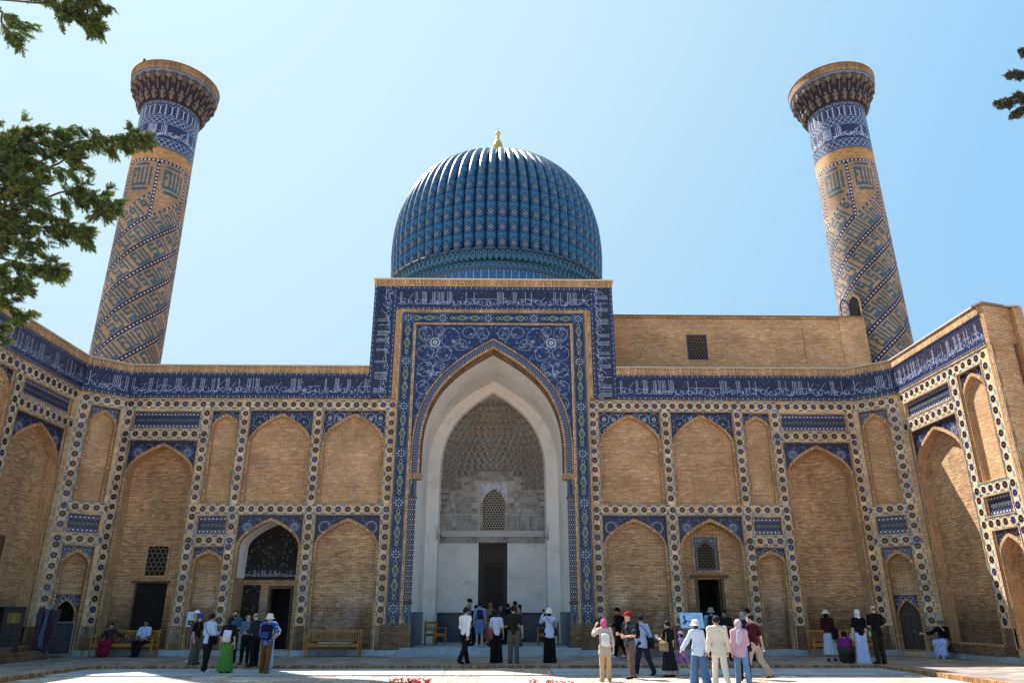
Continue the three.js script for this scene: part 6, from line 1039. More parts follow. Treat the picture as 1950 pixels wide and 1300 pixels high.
p = person({ label: 'person in navy cap, pale blue shirt and navy trousers walking away left', at: [4.48, 0, 7.89], H: 1.68, face: 205, stride: 0.3, look: -20, arms: ['swingB', 'down'], top: { c: '#a5bade', sleeve: 'long', hem: 0.12 }, bottom: { type: 'trousers', c: '#22243a' }, hat: { type: 'cap', c: '#20243c' }, shoes: '#15151a' });
shoulderBag(p, 'black shoulder bag on the person in navy cap', '#15151a', '#1a1c2a', -1, 'shoulder_bag', 1.2);
p = person({ label: 'person in long black dress holding papers beside the child in purple', at: [5.11, 0, 8.45], H: 1.5, face: -150, fem: 1, arms: ['down', 'bent'], top: { c: '#121214', sleeve: 'short' }, bottom: { type: 'skirt', c: '#14161f', len: 0.2, flare: 0.27 }, hair: { type: 'bun', c: '#120f0e' }, shoes: '#17130f', skin: 'mid' });
shoulderBag(p, 'beige shoulder bag of the person in long black dress', '#86735f', '#a3937c', 1, 'shoulder_bag', 1.15, false);
{ const q = p.arms[1], t = p.put('leaflet', 'white leaflet held by the person in long black dress', 'leaflet', [q.w[0], q.w[1] + 0.02, q.w[2] + 0.13], 0.3); part('page', rbox(0.15, 0.004, 0.21, 0, 0, 0, 0.001, 1).rotateX(-0.5).rotateZ(0.2), cloth('#d5dbe4'), t); part('fold', rbox(0.15, 0.004, 0.2, 0, 0.03, 0.02, 0.001, 1).rotateX(-0.9), cloth('#c4ccd8'), t); }
p = person({ label: 'child in purple cap, purple top and shorts walking left', at: [5.57, 0, 8.1], H: 1.22, face: -125, fem: 1, stride: 0.32, arms: ['swingF', 'swingB'], top: { c: '#a27cc0', sleeve: 'roll', loose: 1 }, bottom: { type: 'shorts', c: '#8a62b4' }, hat: { type: 'cap', c: '#bfa0d8' }, hair: { type: 'long', c: '#15100f' }, shoes: '#b9a69c' });
p = person({ label: 'person in white sun hat, pale blue shirt and jeans walking away', at: [5.37, 0, 10.66], H: 1.54, face: 190, fem: 1, stride: 0.2, arms: ['side', [[0.5, -0.8, 0.12], [0.55, -0.8, 0.15]]], top: { c: '#c3d6ee', sleeve: 'long', loose: 1, hem: 0.14 }, bottom: { type: 'wide', c: '#4c6c94' }, hat: { type: 'bucket', c: '#e6e4e4' }, hair: { type: 'bob', c: '#2a1712' }, shoes: '#b88a6a' });
p = person({ label: 'person in cream linen shirt and cream trousers seen from behind', at: [5.71, 0, 11.36], H: 1.66, face: 176, w: 1.08, stride: 0.24, arms: ['down', 'down'], top: { c: '#d3cfba', sleeve: 'long', loose: 1, hem: 0.18 }, bottom: { type: 'trousers', c: '#d6d2c4' }, hair: { type: 'short', c: '#14110f' }, shoes: '#c9c2b2' });
p = person({ label: 'person in grey headscarf, pink blouse and light blue jeans walking away', at: [6.25, 0, 11.36], H: 1.58, face: 170, fem: 1, stride: 0.28, arms: ['bent', 'down'], top: { c: '#c9a3b4', sleeve: 'long', loose: 1, hem: 0.14 }, bottom: { type: 'trousers', c: '#6c8db4' }, hat: { type: 'scarf', c: printed('#a39aa4', ['#85808e', '#b9b2ba'], 60, 8, 31, 0.3) }, tie: printed('#b5aebc', ['#4c4a66', '#dcd8e0', '#6c6a84'], 80, 10, 32, 0.3), hair: { type: 'none' }, shoes: '#e2dfda' });
p = person({ label: 'person in maroon t-shirt and beige trousers walking left at the right of the group', at: [7.3, 0, 9.17], H: 1.7, face: -140, look: 30, stride: 0.34, w: 1.05, arms: ['swingB', 'bent'], top: { c: '#3f1018', sleeve: 'short' }, bottom: { type: 'trousers', c: '#b5a398' }, hair: { type: 'short', c: '#16110f' }, shoes: '#2a2320', skin: 'light' });
p = person({ label: 'person in grey bucket hat and pale shirt with backpack before the dark doorway', at: [7.94, P_, 2.79], H: 1.75, face: 182, w: 1.05, arms: ['bent', 'bent'], top: { c: '#93b0cc', sleeve: 'long', loose: 1 }, bottom: { type: 'trousers', c: '#2a2b30' }, hat: { type: 'bucket', c: '#8f877e' }, hair: { type: 'short', c: '#2c221c' } });
backpack(p, 'dark backpack on the person in the grey bucket hat', '#1a1f30', '#232a40', 0.34, 0.46);
p = person({ label: 'person in dark clothes looking down beside the doorway', at: [8.3, P_, 3.2], H: 1.68, face: -30, nod: 0.8, arms: ['bent', 'bent'], top: { c: '#1a1c22', sleeve: 'short' }, bottom: { type: 'trousers', c: '#1b1c20' }, skin: 'dark' });
p = person({ label: 'person in beige headscarf with navy backpack right of the doorway', at: [8.34, P_, 5.03], H: 1.62, face: 205, fem: 1, top: { c: '#8ea4bc', sleeve: 'long', loose: 1 }, bottom: { type: 'skirt', c: '#2c2a2a', len: 0.15 }, hat: { type: 'scarf', c: '#a59a90' }, hair: { type: 'none' } });
backpack(p, 'navy backpack on the person in the beige headscarf', '#1a2036', '#2a3a5c', 0.32, 0.44, 0.18);
p = person({ label: 'dark haired person in pale shirt standing against the wall right of the doorway', at: [9.06, P_, 3.4], H: 1.74, face: 215, top: { c: '#a9b2c4', sleeve: 'short' }, bottom: { type: 'trousers', c: '#2b2a2e' } });
p = person({ label: 'person in navy jacket and black trousers half hidden by the pink blouse', at: [6.75, 0, 9.9], H: 1.56, face: 165, fem: 1, stride: 0.3, top: { c: '#171a2e', sleeve: 'long', loose: 1, hem: 0.1 }, bottom: { type: 'trousers', c: '#141417' }, hair: { type: 'bob', c: '#141010' } });
// far right
p = person({ label: 'person in cream hat, maroon top and long white skirt by the right bench', at: [11.81, P_, 3.45], H: 1.67, face: 150, fem: 1, arms: ['bent', 'bent'], top: { c: '#3a1116', sleeve: 'long' }, bottom: { type: 'skirt', c: '#b9c6d6', len: 0.2, flare: 0.24 }, hat: { type: 'sun', c: '#c9bfae' }, hair: { type: 'long', c: '#150e0c' }, shoes: '#17120f' });
shoulderBag(p, 'large black bag on the person in the long white skirt', '#15171f', '#17181f', -1, 'shoulder_bag', 1.5);
p = person({ label: 'person in purple top and striped dark skirt crouching by the right bench', at: [11.9, P_, 4.5], H: 1.66, face: 160, pose: 'squat', fem: 1, arms: ['bent', 'bent'], top: { c: '#7c2a78', sleeve: 'long' }, bottom: { type: 'skirt', c: striped('#1d1a18', ['#4a443c', '#6a655c', '#2b2724'], 41) }, hair: { type: 'bob', c: '#120e0d' } });
p = person({ label: 'person in black and white headscarf, black top and wide white trousers', at: [12.21, P_, 4.99], H: 1.69, face: 176, fem: 1, arms: ['down', 'side'], top: { c: '#101012', sleeve: 'short' }, bottom: { type: 'wide', c: '#b3c0e2' }, hat: { type: 'scarf', c: printed('#c3cad0', ['#33363c', '#6a7078', '#e3e6ea'], 90, 11, 51, 0.3) }, hair: { type: 'none' }, skin: 'light', shoes: '#2a2a30' });
p = person({ label: 'bald person in black t-shirt and dark green trousers at the right', at: [12.72, P_, 5.1], H: 1.82, face: 190, w: 1.12, arms: ['bent', 'bent'], top: { c: '#0e0e10', sleeve: 'short', hem: 0.06 }, bottom: { type: 'trousers', c: '#2b2a20' }, hair: { type: 'bald' }, skin: 'light', shoes: '#3a2c22' });
{ const c = p.put('pouch', 'small white pouch at the belt of the bald person', 'pouch', [0.2, 0.86, 0.05]); part('pouch_body', rbox(0.09, 0.13, 0.06, 0, 0, 0, 0.02, 2), cloth('#9fb0ac'), c); part('flap', rbox(0.094, 0.05, 0.064, 0, 0.05, 0, 0.015, 2), cloth('#b4c2be'), c); }
p = person({ label: 'person in straw hat and blue flowered skirt seated against the right wall', at: [16.78, P_, 1.75], H: 1.78, face: -48, pose: 'sit', fem: 1, glasses: 1, arms: [[[0.75, -0.5, 0.1], [0.9, -0.05, 0.3]], 'mouth'], top: { c: '#121114', sleeve: 'roll' }, bottom: { type: 'skirt', c: printed('#a9b8e2', ['#2a48b0', '#4a6ad0', '#d5dcf0', '#1f3588'], 120, 12, 61, 0.5) }, hat: { type: 'sun', c: '#a89f94', band: '#4a443e' }, hair: { type: 'bun', c: '#1b1310' }, shoes: '#d0d0d2', skin: 'light' });
// ---------- benches, signs, stalls ----------
const cushion = printed('#4a4038', ['#7d6a58', '#2b2830', '#8e8474', '#5a2a2c'], 160, 8, 71, 0.5);
function bench(label, pos, ry, w) {
  const g = thing(w < 1 ? 'wooden_armchair' : 'wooden_bench', label, w < 1 ? 'armchair' : 'bench', pos, ry, undefined), b = (x0, x1, y0, y1, z0, z1, r = 0.012) => uvm(rbox(x1 - x0, y1 - y0, z1 - z0, (x0 + x1) / 2, (y0 + y1) / 2, (z0 + z1) / 2, r, 1), rnd(), rnd()), h = w / 2;
  for (let i = 0; i < 4; i++) part('seat_slat', b(-h + 0.04, h - 0.04, 0.42, 0.45, 0.02 + i * 0.125, 0.13 + i * 0.125), M_bench, g);
  for (const [x, z] of [[-h, 0.48], [h - 0.07, 0.48]]) part('leg', b(x, x + 0.07, 0, 0.64, z, z + 0.06), M_bench, g);
  for (const x of [-h, h - 0.07]) { part('leg', b(x, x + 0.07, 0, 0.96, -0.06, 0.0), M_bench, g); part('armrest', b(x - 0.01, x + 0.08, 0.64, 0.68, -0.02, 0.58, 0.015), M_bench, g); part('side_rail', b(x + 0.01, x + 0.06, 0.35, 0.42, 0, 0.5), M_bench, g); }
  part('front_rail', b(-h + 0.07, h - 0.07, 0.34, 0.42, 0.49, 0.52), M_bench, g); part('top_rail', b(-h + 0.02, h - 0.02, 0.84, 0.92, -0.05, -0.01), M_bench, g); part('lower_rail', b(-h + 0.07, h - 0.07, 0.54, 0.59, -0.045, -0.01), M_bench, g);
  const n = Math.max(6, Math.round((w - 0.3) / 0.09)); for (let i = 0; i < n; i++) { const x = lerp(-h + 0.12, h - 0.16, i / (n - 1)); part('back_slat', b(x, x + 0.035, 0.59, 0.84, -0.04, -0.02, 0.006), M_bench, g); }
  if (w > 1.2) part('back_post', b(-0.03, 0.03, 0.45, 0.92, -0.05, 0), M_bench, g);
  return g;
}
reseed(300);
bench('wooden bench standing before the first arch left of the portal', [-5.97, P_, 0.22], 0, 2.05);
bench('long wooden bench with draped rugs at the far left wall', [-13.9, P_, 0.12], 0.0, 2.35);
{ const t = thing('rug', 'dark patterned rug draped over the back of the far left bench', 'rug', [-13.95, P_ + 0.46, 0.1]); part('rug_cloth', planar(rbox(0.62, 0.5, 0.03, 0, 0.22, 0.02, 0.012, 2).rotateX(-0.15)), cushion, t); part('fringe', rbox(0.05, 0.5, 0.032, 0.33, 0.22, 0.02, 0.01, 1).rotateX(-0.15), cloth('#a09888'), t);
  const c = thing('cushion', 'pale grey cushion on the seat of the bench left of the portal', 'cushion', [-5.9, P_ + 0.455, 0.48]); part('cushion_cloth', rbox(1.25, 0.05, 0.42, 0, 0.025, 0, 0.022, 3), cloth('#a4a8ae'), c); part('piping', rbox(1.26, 0.008, 0.43, 0, 0.025, 0, 0.004, 1), cloth('#8a8e94'), c); }
bench('wooden bench partly hidden behind the walkers right of the portal', [5.9, P_, 0.22], 0, 1.9);
bench('wooden bench in the tall arch at the right with a bundle on it', [13.6, P_, 0.25], 0, 2.6);
{ const t = thing('bundle', 'round patterned bundle lying on the right bench', 'bundle', [14.1, P_ + 0.46, 0.45]); part('bundle_cloth', planar(mesher((x, y, z) => ell(x, y, z, 0, 0.2, 0, 0.24, 0.21, 0.2) + 0.012 * Math.sin(x * 30 + y * 20) * Math.sin(z * 30), [-0.3, -0.05, -0.3], [0.3, 0.5, 0.3], 0.03)), printed('#a3a6ae', ['#5a5a70', '#8a2a3a', '#e0e0e4'], 80, 10, 72, 0.4), t); part('knot', new THREE.SphereGeometry(0.06, 10, 8).translate(0, 0.41, 0), cloth('#8d909a'), t); }
bench('small wooden armchair at the left inside the portal', [-2.55, I_, -2.9], 0.9, 0.75);
bench('small wooden armchair at the right inside the portal', [2.6, I_, -2.9], -0.9, 0.75);

const textLines = (x, x0, y0, w, n, dy, lh, seed) => { reseed(seed); for (let r = 0; r < n; r++) { let X = x0; while (X < x0 + w * rr(0.7, 1)) { const l = rr(4, 16); x.fillRect(X, y0 + r * dy, l, lh); X += l + 4; } } };
{ // slanted plan board
  const t = thing('information_board', 'pale blue slanted information board with a site plan, before the doorway wall', 'information board', [7.05, P_, 3.5], 0);
  const face = std(tex(canvas(512, 320, (x, w, h) => { x.fillStyle = '#b6d2ec'; x.fillRect(0, 0, w, h); x.fillStyle = '#2b3a5c'; for (const [a, b, c, d] of [[70, 60, 50, 60], [80, 120, 30, 130], [60, 190, 60, 40], [110, 150, 40, 50], [160, 170, 90, 18], [260, 150, 20, 60], [40, 210, 24, 50]]) x.fillRect(a, b, c, d); x.fillStyle = '#6f86aa'; textLines(x, 300, 40, 180, 8, 14, 5, 73); textLines(x, 300, 190, 180, 6, 14, 4, 74); x.fillRect(60, 20, 200, 12); }), 1, 1), { roughness: 0.4 });
  const b = part('board', uvRect(rawBox(-0.4, 0.4, -0.26, 0.26, -0.012, 0.012), -0.4, 0.4, -0.26, 0.26), face, t); b.position.set(0, 1.3, 0); b.rotation.x = -0.35; b.rotation.z = -0.02;
  const fr = part('board_frame', rbox(0.84, 0.56, 0.02, 0, 1.3, 0, 0.008, 1).translate(0, -1.3, 0).rotateX(-0.35).translate(0, 1.3, -0.016), M_metal, t);
  for (const s of [-0.3, 0.3]) part('leg', rod([s, 0, -0.05], [s, 1.2, -0.05], 0.022), M_metal, t); part('foot', [rbox(0.08, 0.02, 0.4, -0.3, 0.012, -0.05, 0.005, 1), rbox(0.08, 0.02, 0.4, 0.3, 0.012, -0.05, 0.005, 1)], M_metal, t);
}
{ // white notice on a stand
  const t = thing('notice_stand', 'white notice with a dark picture on a thin stand beside the white cap', 'sign', [-11.33, P_, 0.9], 0.1);
  const face = std(tex(canvas(200, 320, (x, w, h) => { x.fillStyle = '#c3d2e0'; x.fillRect(0, 0, w, h); x.fillStyle = '#5b6a7c'; textLines(x, 70, 30, 100, 8, 16, 6, 75); x.fillStyle = '#1f2430'; x.fillRect(20, 180, 160, 110); x.fillStyle = '#7a6450'; x.fillRect(60, 210, 60, 50); }), 1, 1), { roughness: 0.5 });
  part('notice', uvRect(rawBox(-0.16, 0.16, 1.06, 1.58, -0.008, 0.008), -0.16, 0.16, 1.06, 1.58), face, t).rotation.z = -0.03; part('notice_back', rawBox(-0.17, 0.17, 1.05, 1.59, -0.016, -0.009), M_metal, t); part('post', rod([0, 0, -0.02], [0, 1.1, -0.02], 0.014), M_metal, t); part('foot', new THREE.CylinderGeometry(0.15, 0.16, 0.02, 20).translate(0, 0.012, -0.02), M_metal, t);
}
{ // slate leaning in the left corner doorway
  const t = thing('chalkboard', 'tall dark board with pale frame leaning in the left corner doorway', 'board', [-16.05, P_, 0.9], 0.6);
  const face = std(tex(canvas(160, 320, (x, w, h) => { x.fillStyle = '#23242a'; x.fillRect(0, 0, w, h); x.fillStyle = '#55565e'; textLines(x, 20, 40, 120, 14, 18, 4, 76); }), 1, 1), { roughness: 0.7 });
  const b = part('slate', uvRect(rawBox(-0.34, 0.34, 0.12, 1.2, -0.01, 0.012), -0.34, 0.34, 0.12, 1.2), face, t); b.rotation.x = -0.08;
  part('frame', slab(rectPts(-0.38, 0.38, 0.08, 1.24), [rectPts(-0.335, 0.335, 0.125, 1.195)], -0.012, 0.018), plain('#6f7074', 0.6), t).rotation.x = -0.08; part('foot', [rbox(0.05, 0.12, 0.06, -0.3, 0.06, 0, 0.01, 1), rbox(0.05, 0.12, 0.06, 0.3, 0.06, 0, 0.01, 1)], plain('#6f7074', 0.6), t);
}
{ // scarf stands at the left edge
  const stand = (label, pos, ry, cols, seed) => {
    const t = thing('scarf_stand', label, 'scarf stand', pos, ry); reseed(seed);
    part('post', rod([0, 0, 0], [0, 1.75, 0], 0.025), M_metal, t); part('foot', [rod([-0.3, 0.02, 0], [0.3, 0.02, 0], 0.02), rod([0, 0.02, -0.3], [0, 0.02, 0.3], 0.02)], M_metal, t); part('arm', [rod([-0.32, 1.66, 0], [0.32, 1.66, 0], 0.016), rod([0, 1.66, -0.3], [0, 1.66, 0.3], 0.016)], M_metal, t);
    for (let i = 0; i < 9; i++) {
      const x = -0.28 + i * 0.07, z = rr(-0.08, 0.16), L = rr(0.9, 1.55), w = rr(0.12, 0.19), g = new THREE.PlaneGeometry(w, L, 8, 16).translate(0, -L / 2, 0), q = g.attributes.position; for (let k = 0; k < q.count; k++) { const y = q.getY(k); q.setZ(k, 0.03 * Math.sin(q.getX(k) * 60 + i * 2) * (0.5 - y / L)); q.setX(k, q.getX(k) * (0.75 - 0.35 * y / L) + 0.02 * Math.sin(y * 5 + i)); } g.computeVertexNormals();
      const c = thing('hanging_scarf', `${['first', 'second', 'third', 'fourth', 'fifth', 'sixth', 'seventh', 'eighth', 'ninth'][i]} scarf from the left on the ${label.split(' ')[0]} scarf stand`, 'scarf', pos, ry); const m = part('cloth', planar(g), Object.assign(printed(pick(cols), cols, 60, 10, seed + i, 0.4), { side: THREE.DoubleSide }), c); m.position.set(x, 1.67, z); part('loop', new THREE.TorusGeometry(0.022, 0.008, 6, 12).translate(x, 1.66, z * 0.2), cloth(pick(cols)), c);
    }
    return t;
  };
  stand('nearer stand hung with mauve and grey scarves beside the dark corner doorway', [-16.05, P_, 2.0], 0.5, ['#3c384a', '#574b55', '#5d6076', '#2d2634', '#7a86a0', '#4a343e'], 310);
  stand('leftmost stand hung with white, red and blue scarves at the photo edge', [-16.62, P_, 4.75], 0.9, ['#7d848c', '#4a1822', '#1f3350', '#121214', '#55525a', '#2c5060'], 330);
  const pl = thing('brass_plaque', 'small brass plaque on the dark cabinet by the left side wall', 'plaque', [-16.6, 1.5, 3.3], 0.9); part('plate', rbox(0.42, 0.34, 0.02, 0, 0, 0.27, 0.006, 1), new THREE.MeshStandardMaterial({ color: new THREE.Color('#6a5a28'), metalness: 0.5, roughness: 0.5 }), pl); part('letters', [0, 1, 2].map((i) => rbox(0.12, 0.03, 0.012, 0.0, 0.09 - i * 0.09, 0.282, 0.004, 1)), plain('#a08a48', 0.5), pl);
  const cb = thing('cabinet', 'dark cabinet between the two scarf stands', 'cabinet', [-16.6, P_, 3.3], 0.9); part('cabinet_body', rbox(0.7, 1.75, 0.5, 0, 0.88, 0, 0.015, 1), plain('#1a1715', 0.7), cb); part('cabinet_door', [rbox(0.31, 1.5, 0.02, -0.165, 0.85, 0.255, 0.008, 1), rbox(0.31, 1.5, 0.02, 0.165, 0.85, 0.255, 0.008, 1)], plain('#221d1a', 0.6), cb); part('knob', [new THREE.SphereGeometry(0.015, 8, 6).translate(-0.03, 0.9, 0.275), new THREE.SphereGeometry(0.015, 8, 6).translate(0.03, 0.9, 0.275)], M_metal, cb);
  const st = thing('brick_steps', 'low dark brick steps at the foot of the left side wall', 'steps', [-16.35, P_, 3.6], Math.PI / 2); for (let i = 0; i < 3; i++) part('step', box(-1.6, 1.6, i * 0.15, i * 0.15 + 0.148, -0.65 + 0, 0.55 - i * 0.25, i, 0), M_oldShaded, st);
}
{ // ledge at the foot of the right wall: brick seat
  const t = thing('brick_ledge', 'low brick ledge under the tall arch of the right side wall', 'ledge', [16.95, P_, 3.1], -Math.PI / 2); part('ledge_body', box(-1.5, 1.75, 0.2, 0.5, -0.85, -0.02, 0.4, 0.3), M_oldShaded, t); part('ledge_top', box(-1.5, 1.75, 0.5, 0.545, -0.85, 0.0), M_soldier, t);
}
// red flowers at the bottom edge of the picture
for (const [x0, x1, label, s] of [[-2.15, -1.25, 'clump of red flowers at the bottom left of centre', 340], [1.0, 2.05, 'clump of sparse red flowers at the bottom right of centre', 350]]) {
  const t = thing('flower_clump', label, 'flowers', [(x0 + x1) / 2, 0, 12.5]); reseed(s); const st = [], lf = [], fl = [[], []], n = s === 340 ? 60 : 34, top = s === 340 ? 0.29 : 0.255;
  for (let i = 0; i < n; i++) { const x = rr(x0, x1) - (x0 + x1) / 2, z = rr(-0.3, 0.3), h = top - rr(0, 0.11) - (z < -0.1 ? 0.01 : 0); st.push(rod([x, 0, z], [x + rr(-0.03, 0.03), h, z], 0.005, 0.004, 4)); for (let k = 0; k < 4; k++) lf.push(new THREE.SphereGeometry(0.03, 5, 4).scale(1.3, 0.25, 0.7).rotateZ(rr(-0.6, 0.6)).rotateY(rr(0, 6)).translate(x + rr(-0.06, 0.06), h * rr(0.3, 0.85), z + rr(-0.05, 0.05))); for (let k = 0; k < 5; k++) fl[i % 2].push(new THREE.SphereGeometry(0.02, 6, 4).scale(1, 0.6, 0.8).rotateZ(rr(-0.6, 0.6)).translate(x + Math.cos(k * 1.257) * 0.022, h + rr(-0.004, 0.012), z + Math.sin(k * 1.257) * 0.022)); }
  part('stem', st, plain('#3c5a26', 0.8), t); part('leaf', lf, plain('#35582a', 0.8), t, 'stuff'); part('petal', fl[0], plain('#c0121f', 0.6), t, 'stuff'); part('petal', fl[1], plain('#a00d2c', 0.6), t, 'stuff');
}
// ---------- conifers reaching into the picture ----------
{
  // a spray: flat fan of scale-leaved twigs
  const spray = (seed, L) => { reseed(seed); const pos = [], blade = (x, y, z, a, el, l, w) => { const dx = Math.sin(a) * Math.cos(el), dy = Math.cos(a) * Math.cos(el), dz = Math.sin(el), px = dy * w, py = -dx * w; pos.push(x - px, y - py, z, x + px, y + py, z, x + dx * l * 0.6 + px * 0.8, y + dy * l * 0.6 + py * 0.8, z + dz * l * 0.6 + 0.004, x - px, y - py, z, x + dx * l * 0.6 + px * 0.8, y + dy * l * 0.6 + py * 0.8, z + dz * l * 0.6 + 0.004, x + dx * l, y + dy * l, z + dz * l); };
    for (let i = 0; i < 11; i++) { const t = i / 11, y = t * L, s = i % 2 ? 1 : -1; blade(0, y, 0, s * rr(0.5, 0.95), rr(-0.5, 0.5), L * (0.5 - 0.25 * t), 0.0055); blade(0, y, 0, s * rr(0.2, 0.6), rr(-0.9, 0.9), L * (0.4 - 0.2 * t), 0.005); }
    blade(0, 0, 0, 0, 0, L, 0.006);
    const g = new THREE.BufferGeometry(); g.setAttribute('position', new THREE.Float32BufferAttribute(pos, 3)); g.computeVertexNormals(); return g; };
  const leafM = [[0.07, 0.13, 0.025], [0.17, 0.27, 0.03], [0.035, 0.07, 0.022], [0.16, 0.17, 0.035]].map((c) => new THREE.MeshPhysicalMaterial({ color: new THREE.Color(...c), roughness: 0.75, transmission: 0.35, thickness: 0, side: THREE.DoubleSide }));
  const bark = std(tex(canvas(128, 256, (x, w, h) => { x.fillStyle = '#5b4636'; x.fillRect(0, 0, w, h); grain(x, w, h, (u, v) => 0.5 + vnoise(u * 24, v * 8, 9) * 0.9); }), 0.5, 1), { roughness: 0.95 });
  function conifer(name, label, base, H, lean, limbs, seed, sprayL, dens, mats, spread) {
    const t = thing(name, label, 'tree', base); reseed(seed);
    const loc = (p) => [p[0] - base[0], p[1] - base[1], p[2] - base[2]];
    const trunk = [[0, -0.1, 0], [lean * 0.3, H * 0.35, 0], [lean * 0.7, H * 0.7, 0.1], [lean, H, 0]];
    part('trunk', merge([0, 1, 2].map((i) => rod(trunk[i], trunk[i + 1], 0.3 - i * 0.09, 0.21 - i * 0.08, 10))), bark, t);
    const wood = [], place = mats.map(() => []), sg = mats.map((_, i) => spray(seed + i, sprayL)), D = new THREE.Object3D();
    const clump = (p, r, n, dir) => { for (let i = 0; i < n; i++) { const q = [p[0] + rr(-r, r), p[1] + rr(-r, r) * 0.8 - r * 0.15, p[2] + rr(-r, r)]; D.position.set(...q); D.up.set(0, 1, 0); const v = V(dir[0], dir[1], dir[2]).normalize().add(V(rr(-0.6, 0.6), rr(-0.6, 0.5), rr(-0.6, 0.6))).normalize(); D.quaternion.setFromUnitVectors(V(0, 1, 0), v); D.rotateY(rr(0, 6.3)); const s = rr(0.6, 1.15); D.scale.set(s, s, s); D.updateMatrix(); place[Math.floor(rnd() * mats.length)].push(D.matrix.clone()); } };
    for (const limb of limbs) {
      const w = limb.w ?? 1, c = new THREE.CatmullRomCurve3(limb.p.map((q) => V(...loc(q)))), n = Math.ceil(c.getLength() / 0.085);
      wood.push(new THREE.TubeGeometry(c, 24, 0.014 * w, 5, false));
      for (let i = 0; i <= n; i++) {
        const u = i / n; if (u < (limb.from ?? 0)) continue;
        const q = c.getPoint(u), tg = c.getTangent(Math.min(u, 0.999)), sp = spread * (limb.s ?? 1) * (1.2 - 0.75 * u);
        for (let k = 0; k < (i % 3 ? 1 : 2); k++) { // side twigs, each with a few tufts towards its end
          const d = V(tg.x * 0.9 + rr(-0.9, 0.9), rr(-0.95, 0.75), rr(-1, 1)).normalize().multiplyScalar(sp * rr(0.5, 1.5)), e = q.clone().add(d), m = q.clone().lerp(e, 0.55); m.y += 0.03;
          wood.push(new THREE.TubeGeometry(new THREE.QuadraticBezierCurve3(q, m, e), 4, 0.003, 4, false));
          for (const f of [0.3, 0.5, 0.7, 0.88, 1.02]) { if (rnd() < 0.35) continue; const w2 = q.clone().lerp(e, f); clump([w2.x, w2.y, w2.z], 0.04, Math.round(dens * rr(0.6, 1.3)), [d.x * 2.4, d.y * 2 - 0.25, d.z * 2.4]); }
        }
        if (u > 0.85) clump([q.x, q.y, q.z], 0.05, dens, [tg.x, tg.y, tg.z]);
      }
    }
    // the rest of the tree, outside the picture
    for (let k = 0; k < 40; k++) { const y = H * rr(0.4, 1), a = rr(0, 6.3), l = (1.1 - y / H) * 3.2, e = [Math.cos(a) * l + lean * y / H, y - 0.4, Math.sin(a) * l]; if (base[0] < 0 ? e[0] > 0.1 : e[0] < -0.1) continue; wood.push(rod([lean * y / H, y, 0], e, 0.04, 0.012, 5)); for (let i = 2; i < 7; i++) clump([lerp(lean * y / H, e[0], i / 6), lerp(y, e[1], i / 6), lerp(0, e[2], i / 6)], 0.3, 26, [e[0], 0, e[2]]); }
    part('branch', wood, bark, t);
    place.forEach((l, i) => { if (!l.length) return; const im = new THREE.InstancedMesh(sg[i], mats[i], l.length); l.forEach((m, k) => im.setMatrixAt(k, m)); im.name = 'crown'; im.userData.kind = 'stuff'; im.castShadow = im.receiveShadow = true; t.add(im); });
    return t;
  }
  const z = 21.5, L = (pts, dz = 0) => pts.map(([x, y], i) => [x, y, z + dz * 0.6 + (i % 2) * 0.1]);
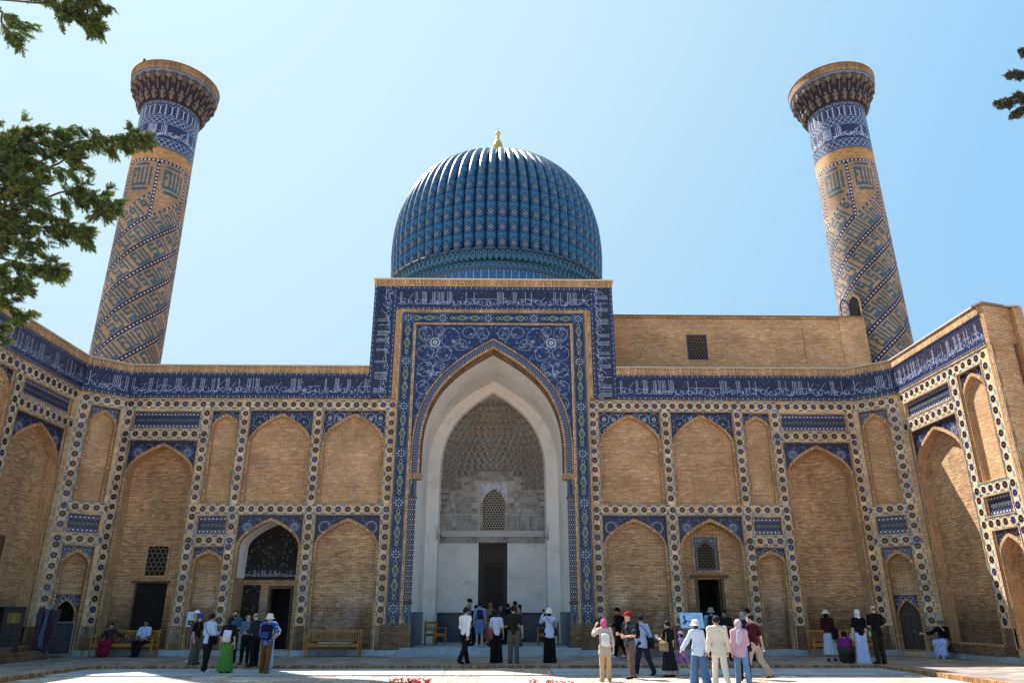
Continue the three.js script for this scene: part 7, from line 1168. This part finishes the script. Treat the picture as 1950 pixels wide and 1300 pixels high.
  conifer('conifer_tree', 'dark juniper tree whose branches hang into the left side of the view', [-10.6, 0, 21.2], 15, 0.4, [
    { p: L([[-10.4, 10.9], [-7.9, 10.82], [-7.2, 10.85], [-6.8, 10.7], [-6.45, 10.52], [-6.1, 10.3]]), from: 0.52, w: 1.2, s: 0.85 },
    { p: L([[-7.2, 10.79], [-6.75, 10.95], [-6.35, 10.9]], 0.2), s: 0.8 }, { p: L([[-7.6, 10.6], [-7.45, 10.25], [-7.2, 9.98]], 0.1), s: 0.8 }, { p: L([[-6.5, 10.6], [-6.25, 10.72], [-6.05, 10.7]], 0.1), s: 0.5 },
    { p: L([[-10.3, 7.2], [-7.2, 7.5], [-6.5, 7.84], [-5.94, 8.14], [-5.46, 8.27], [-4.98, 8.22]]), from: 0.5, w: 1.3, s: 0.75 },
    { p: L([[-7.3, 8.0], [-6.87, 8.2], [-6.36, 8.34], [-6.08, 8.26]], 0.15), s: 0.8 }, { p: L([[-10.3, 6.6], [-7.05, 7.04], [-6.3, 7.3], [-5.85, 7.38], [-5.5, 7.2], [-5.3, 7.1]], -0.1), from: 0.5, w: 1.1, s: 0.85 },
    { p: L([[-7.0, 7.6], [-6.6, 7.5], [-6.1, 7.7], [-5.85, 7.8]], 0.3), s: 1.1 }, { p: L([[-7.2, 6.8], [-6.3, 6.74], [-5.85, 6.72], [-5.5, 6.55]], 0.1), s: 0.9 }, { p: L([[-7.0, 7.2], [-6.6, 7.0], [-6.2, 6.95]], 0.3), s: 1.1 },
    { p: L([[-10.2, 5.8], [-6.95, 6.3], [-6.2, 6.2], [-5.78, 6.05]]), from: 0.55, s: 0.9 }, { p: L([[-6.9, 6.0], [-6.55, 5.85], [-6.2, 5.8]], 0.2), s: 0.9 }, { p: L([[-6.8, 5.7], [-6.4, 5.56], [-6.15, 5.46]]), s: 0.7 }, { p: L([[-6.9, 7.9], [-6.7, 7.4], [-6.6, 6.6]], 0.2), s: 1.1 }, { p: L([[-7.4, 7.6], [-7.0, 7.7], [-6.6, 7.75]], 0.2), s: 1 }, { p: L([[-7.3, 7.0], [-6.9, 6.95], [-6.5, 6.85]], 0.2), s: 1 }, { p: L([[-7.2, 6.1], [-6.8, 6.0], [-6.45, 5.95]], 0.2), s: 1 }, { p: L([[-7.1, 5.2], [-6.8, 5.1], [-6.5, 5.0]], 0.1), s: 0.8 }, { p: L([[-7.2, 7.75], [-6.7, 7.9], [-6.2, 8.05]], 0.4), s: 1.1 }, { p: L([[-7.1, 7.3], [-6.5, 7.25], [-6.0, 7.0]], 0.4), s: 1.1 }, { p: L([[-7.1, 6.5], [-6.6, 6.4], [-6.1, 6.45]], 0.3), s: 1.1 }, { p: L([[-7.0, 5.5], [-6.7, 5.3], [-6.45, 5.2]], 0.1), s: 0.9 }, { p: L([[-7.6, 8.3], [-7.0, 8.2], [-6.7, 8.3]], 0.2), s: 0.9 }, { p: L([[-6.7, 4.78], [-6.5, 4.68], [-6.36, 4.56]]), s: 0.35 },
  ], 401, 0.115, 10, leafM, 0.36);
  const z2 = 18, K = (pts) => pts.map(([x, y], i) => [x, y, z2]);
  const blueM = [[0.06, 0.075, 0.05], [0.09, 0.1, 0.06], [0.045, 0.055, 0.045], [0.12, 0.1, 0.06]].map((c) => new THREE.MeshPhysicalMaterial({ color: new THREE.Color(...c), roughness: 0.75, side: THREE.DoubleSide }));
  conifer('spruce_tree', 'spruce tree whose branch tips show at the upper right edge', [15.2, 0, 18], 17, -0.3, [
    { p: K([[14.8, 12.95], [12.5, 12.85], [11.9, 12.72], [11.36, 12.68]]), from: 0.55, s: 0.45 }, { p: K([[14.8, 12.3], [12.4, 12.38], [11.7, 12.2], [11.25, 12.0], [10.95, 11.92]]), from: 0.5, s: 0.6 }, { p: K([[14.8, 13.5], [12.4, 13.42], [11.78, 13.32]]), from: 0.7, s: 0.35 }, { p: K([[14.6, 11.9], [12.2, 11.9], [11.7, 11.85], [11.2, 11.62]]), from: 0.6, s: 0.45 },
  ], 431, 0.1, 13, blueM, 0.26);
}
scene.traverse((o) => { if (o.isMesh) o.castShadow = o.receiveShadow = true; });
scene.environmentIntensity = 1;
renderer.render(scene, camera);
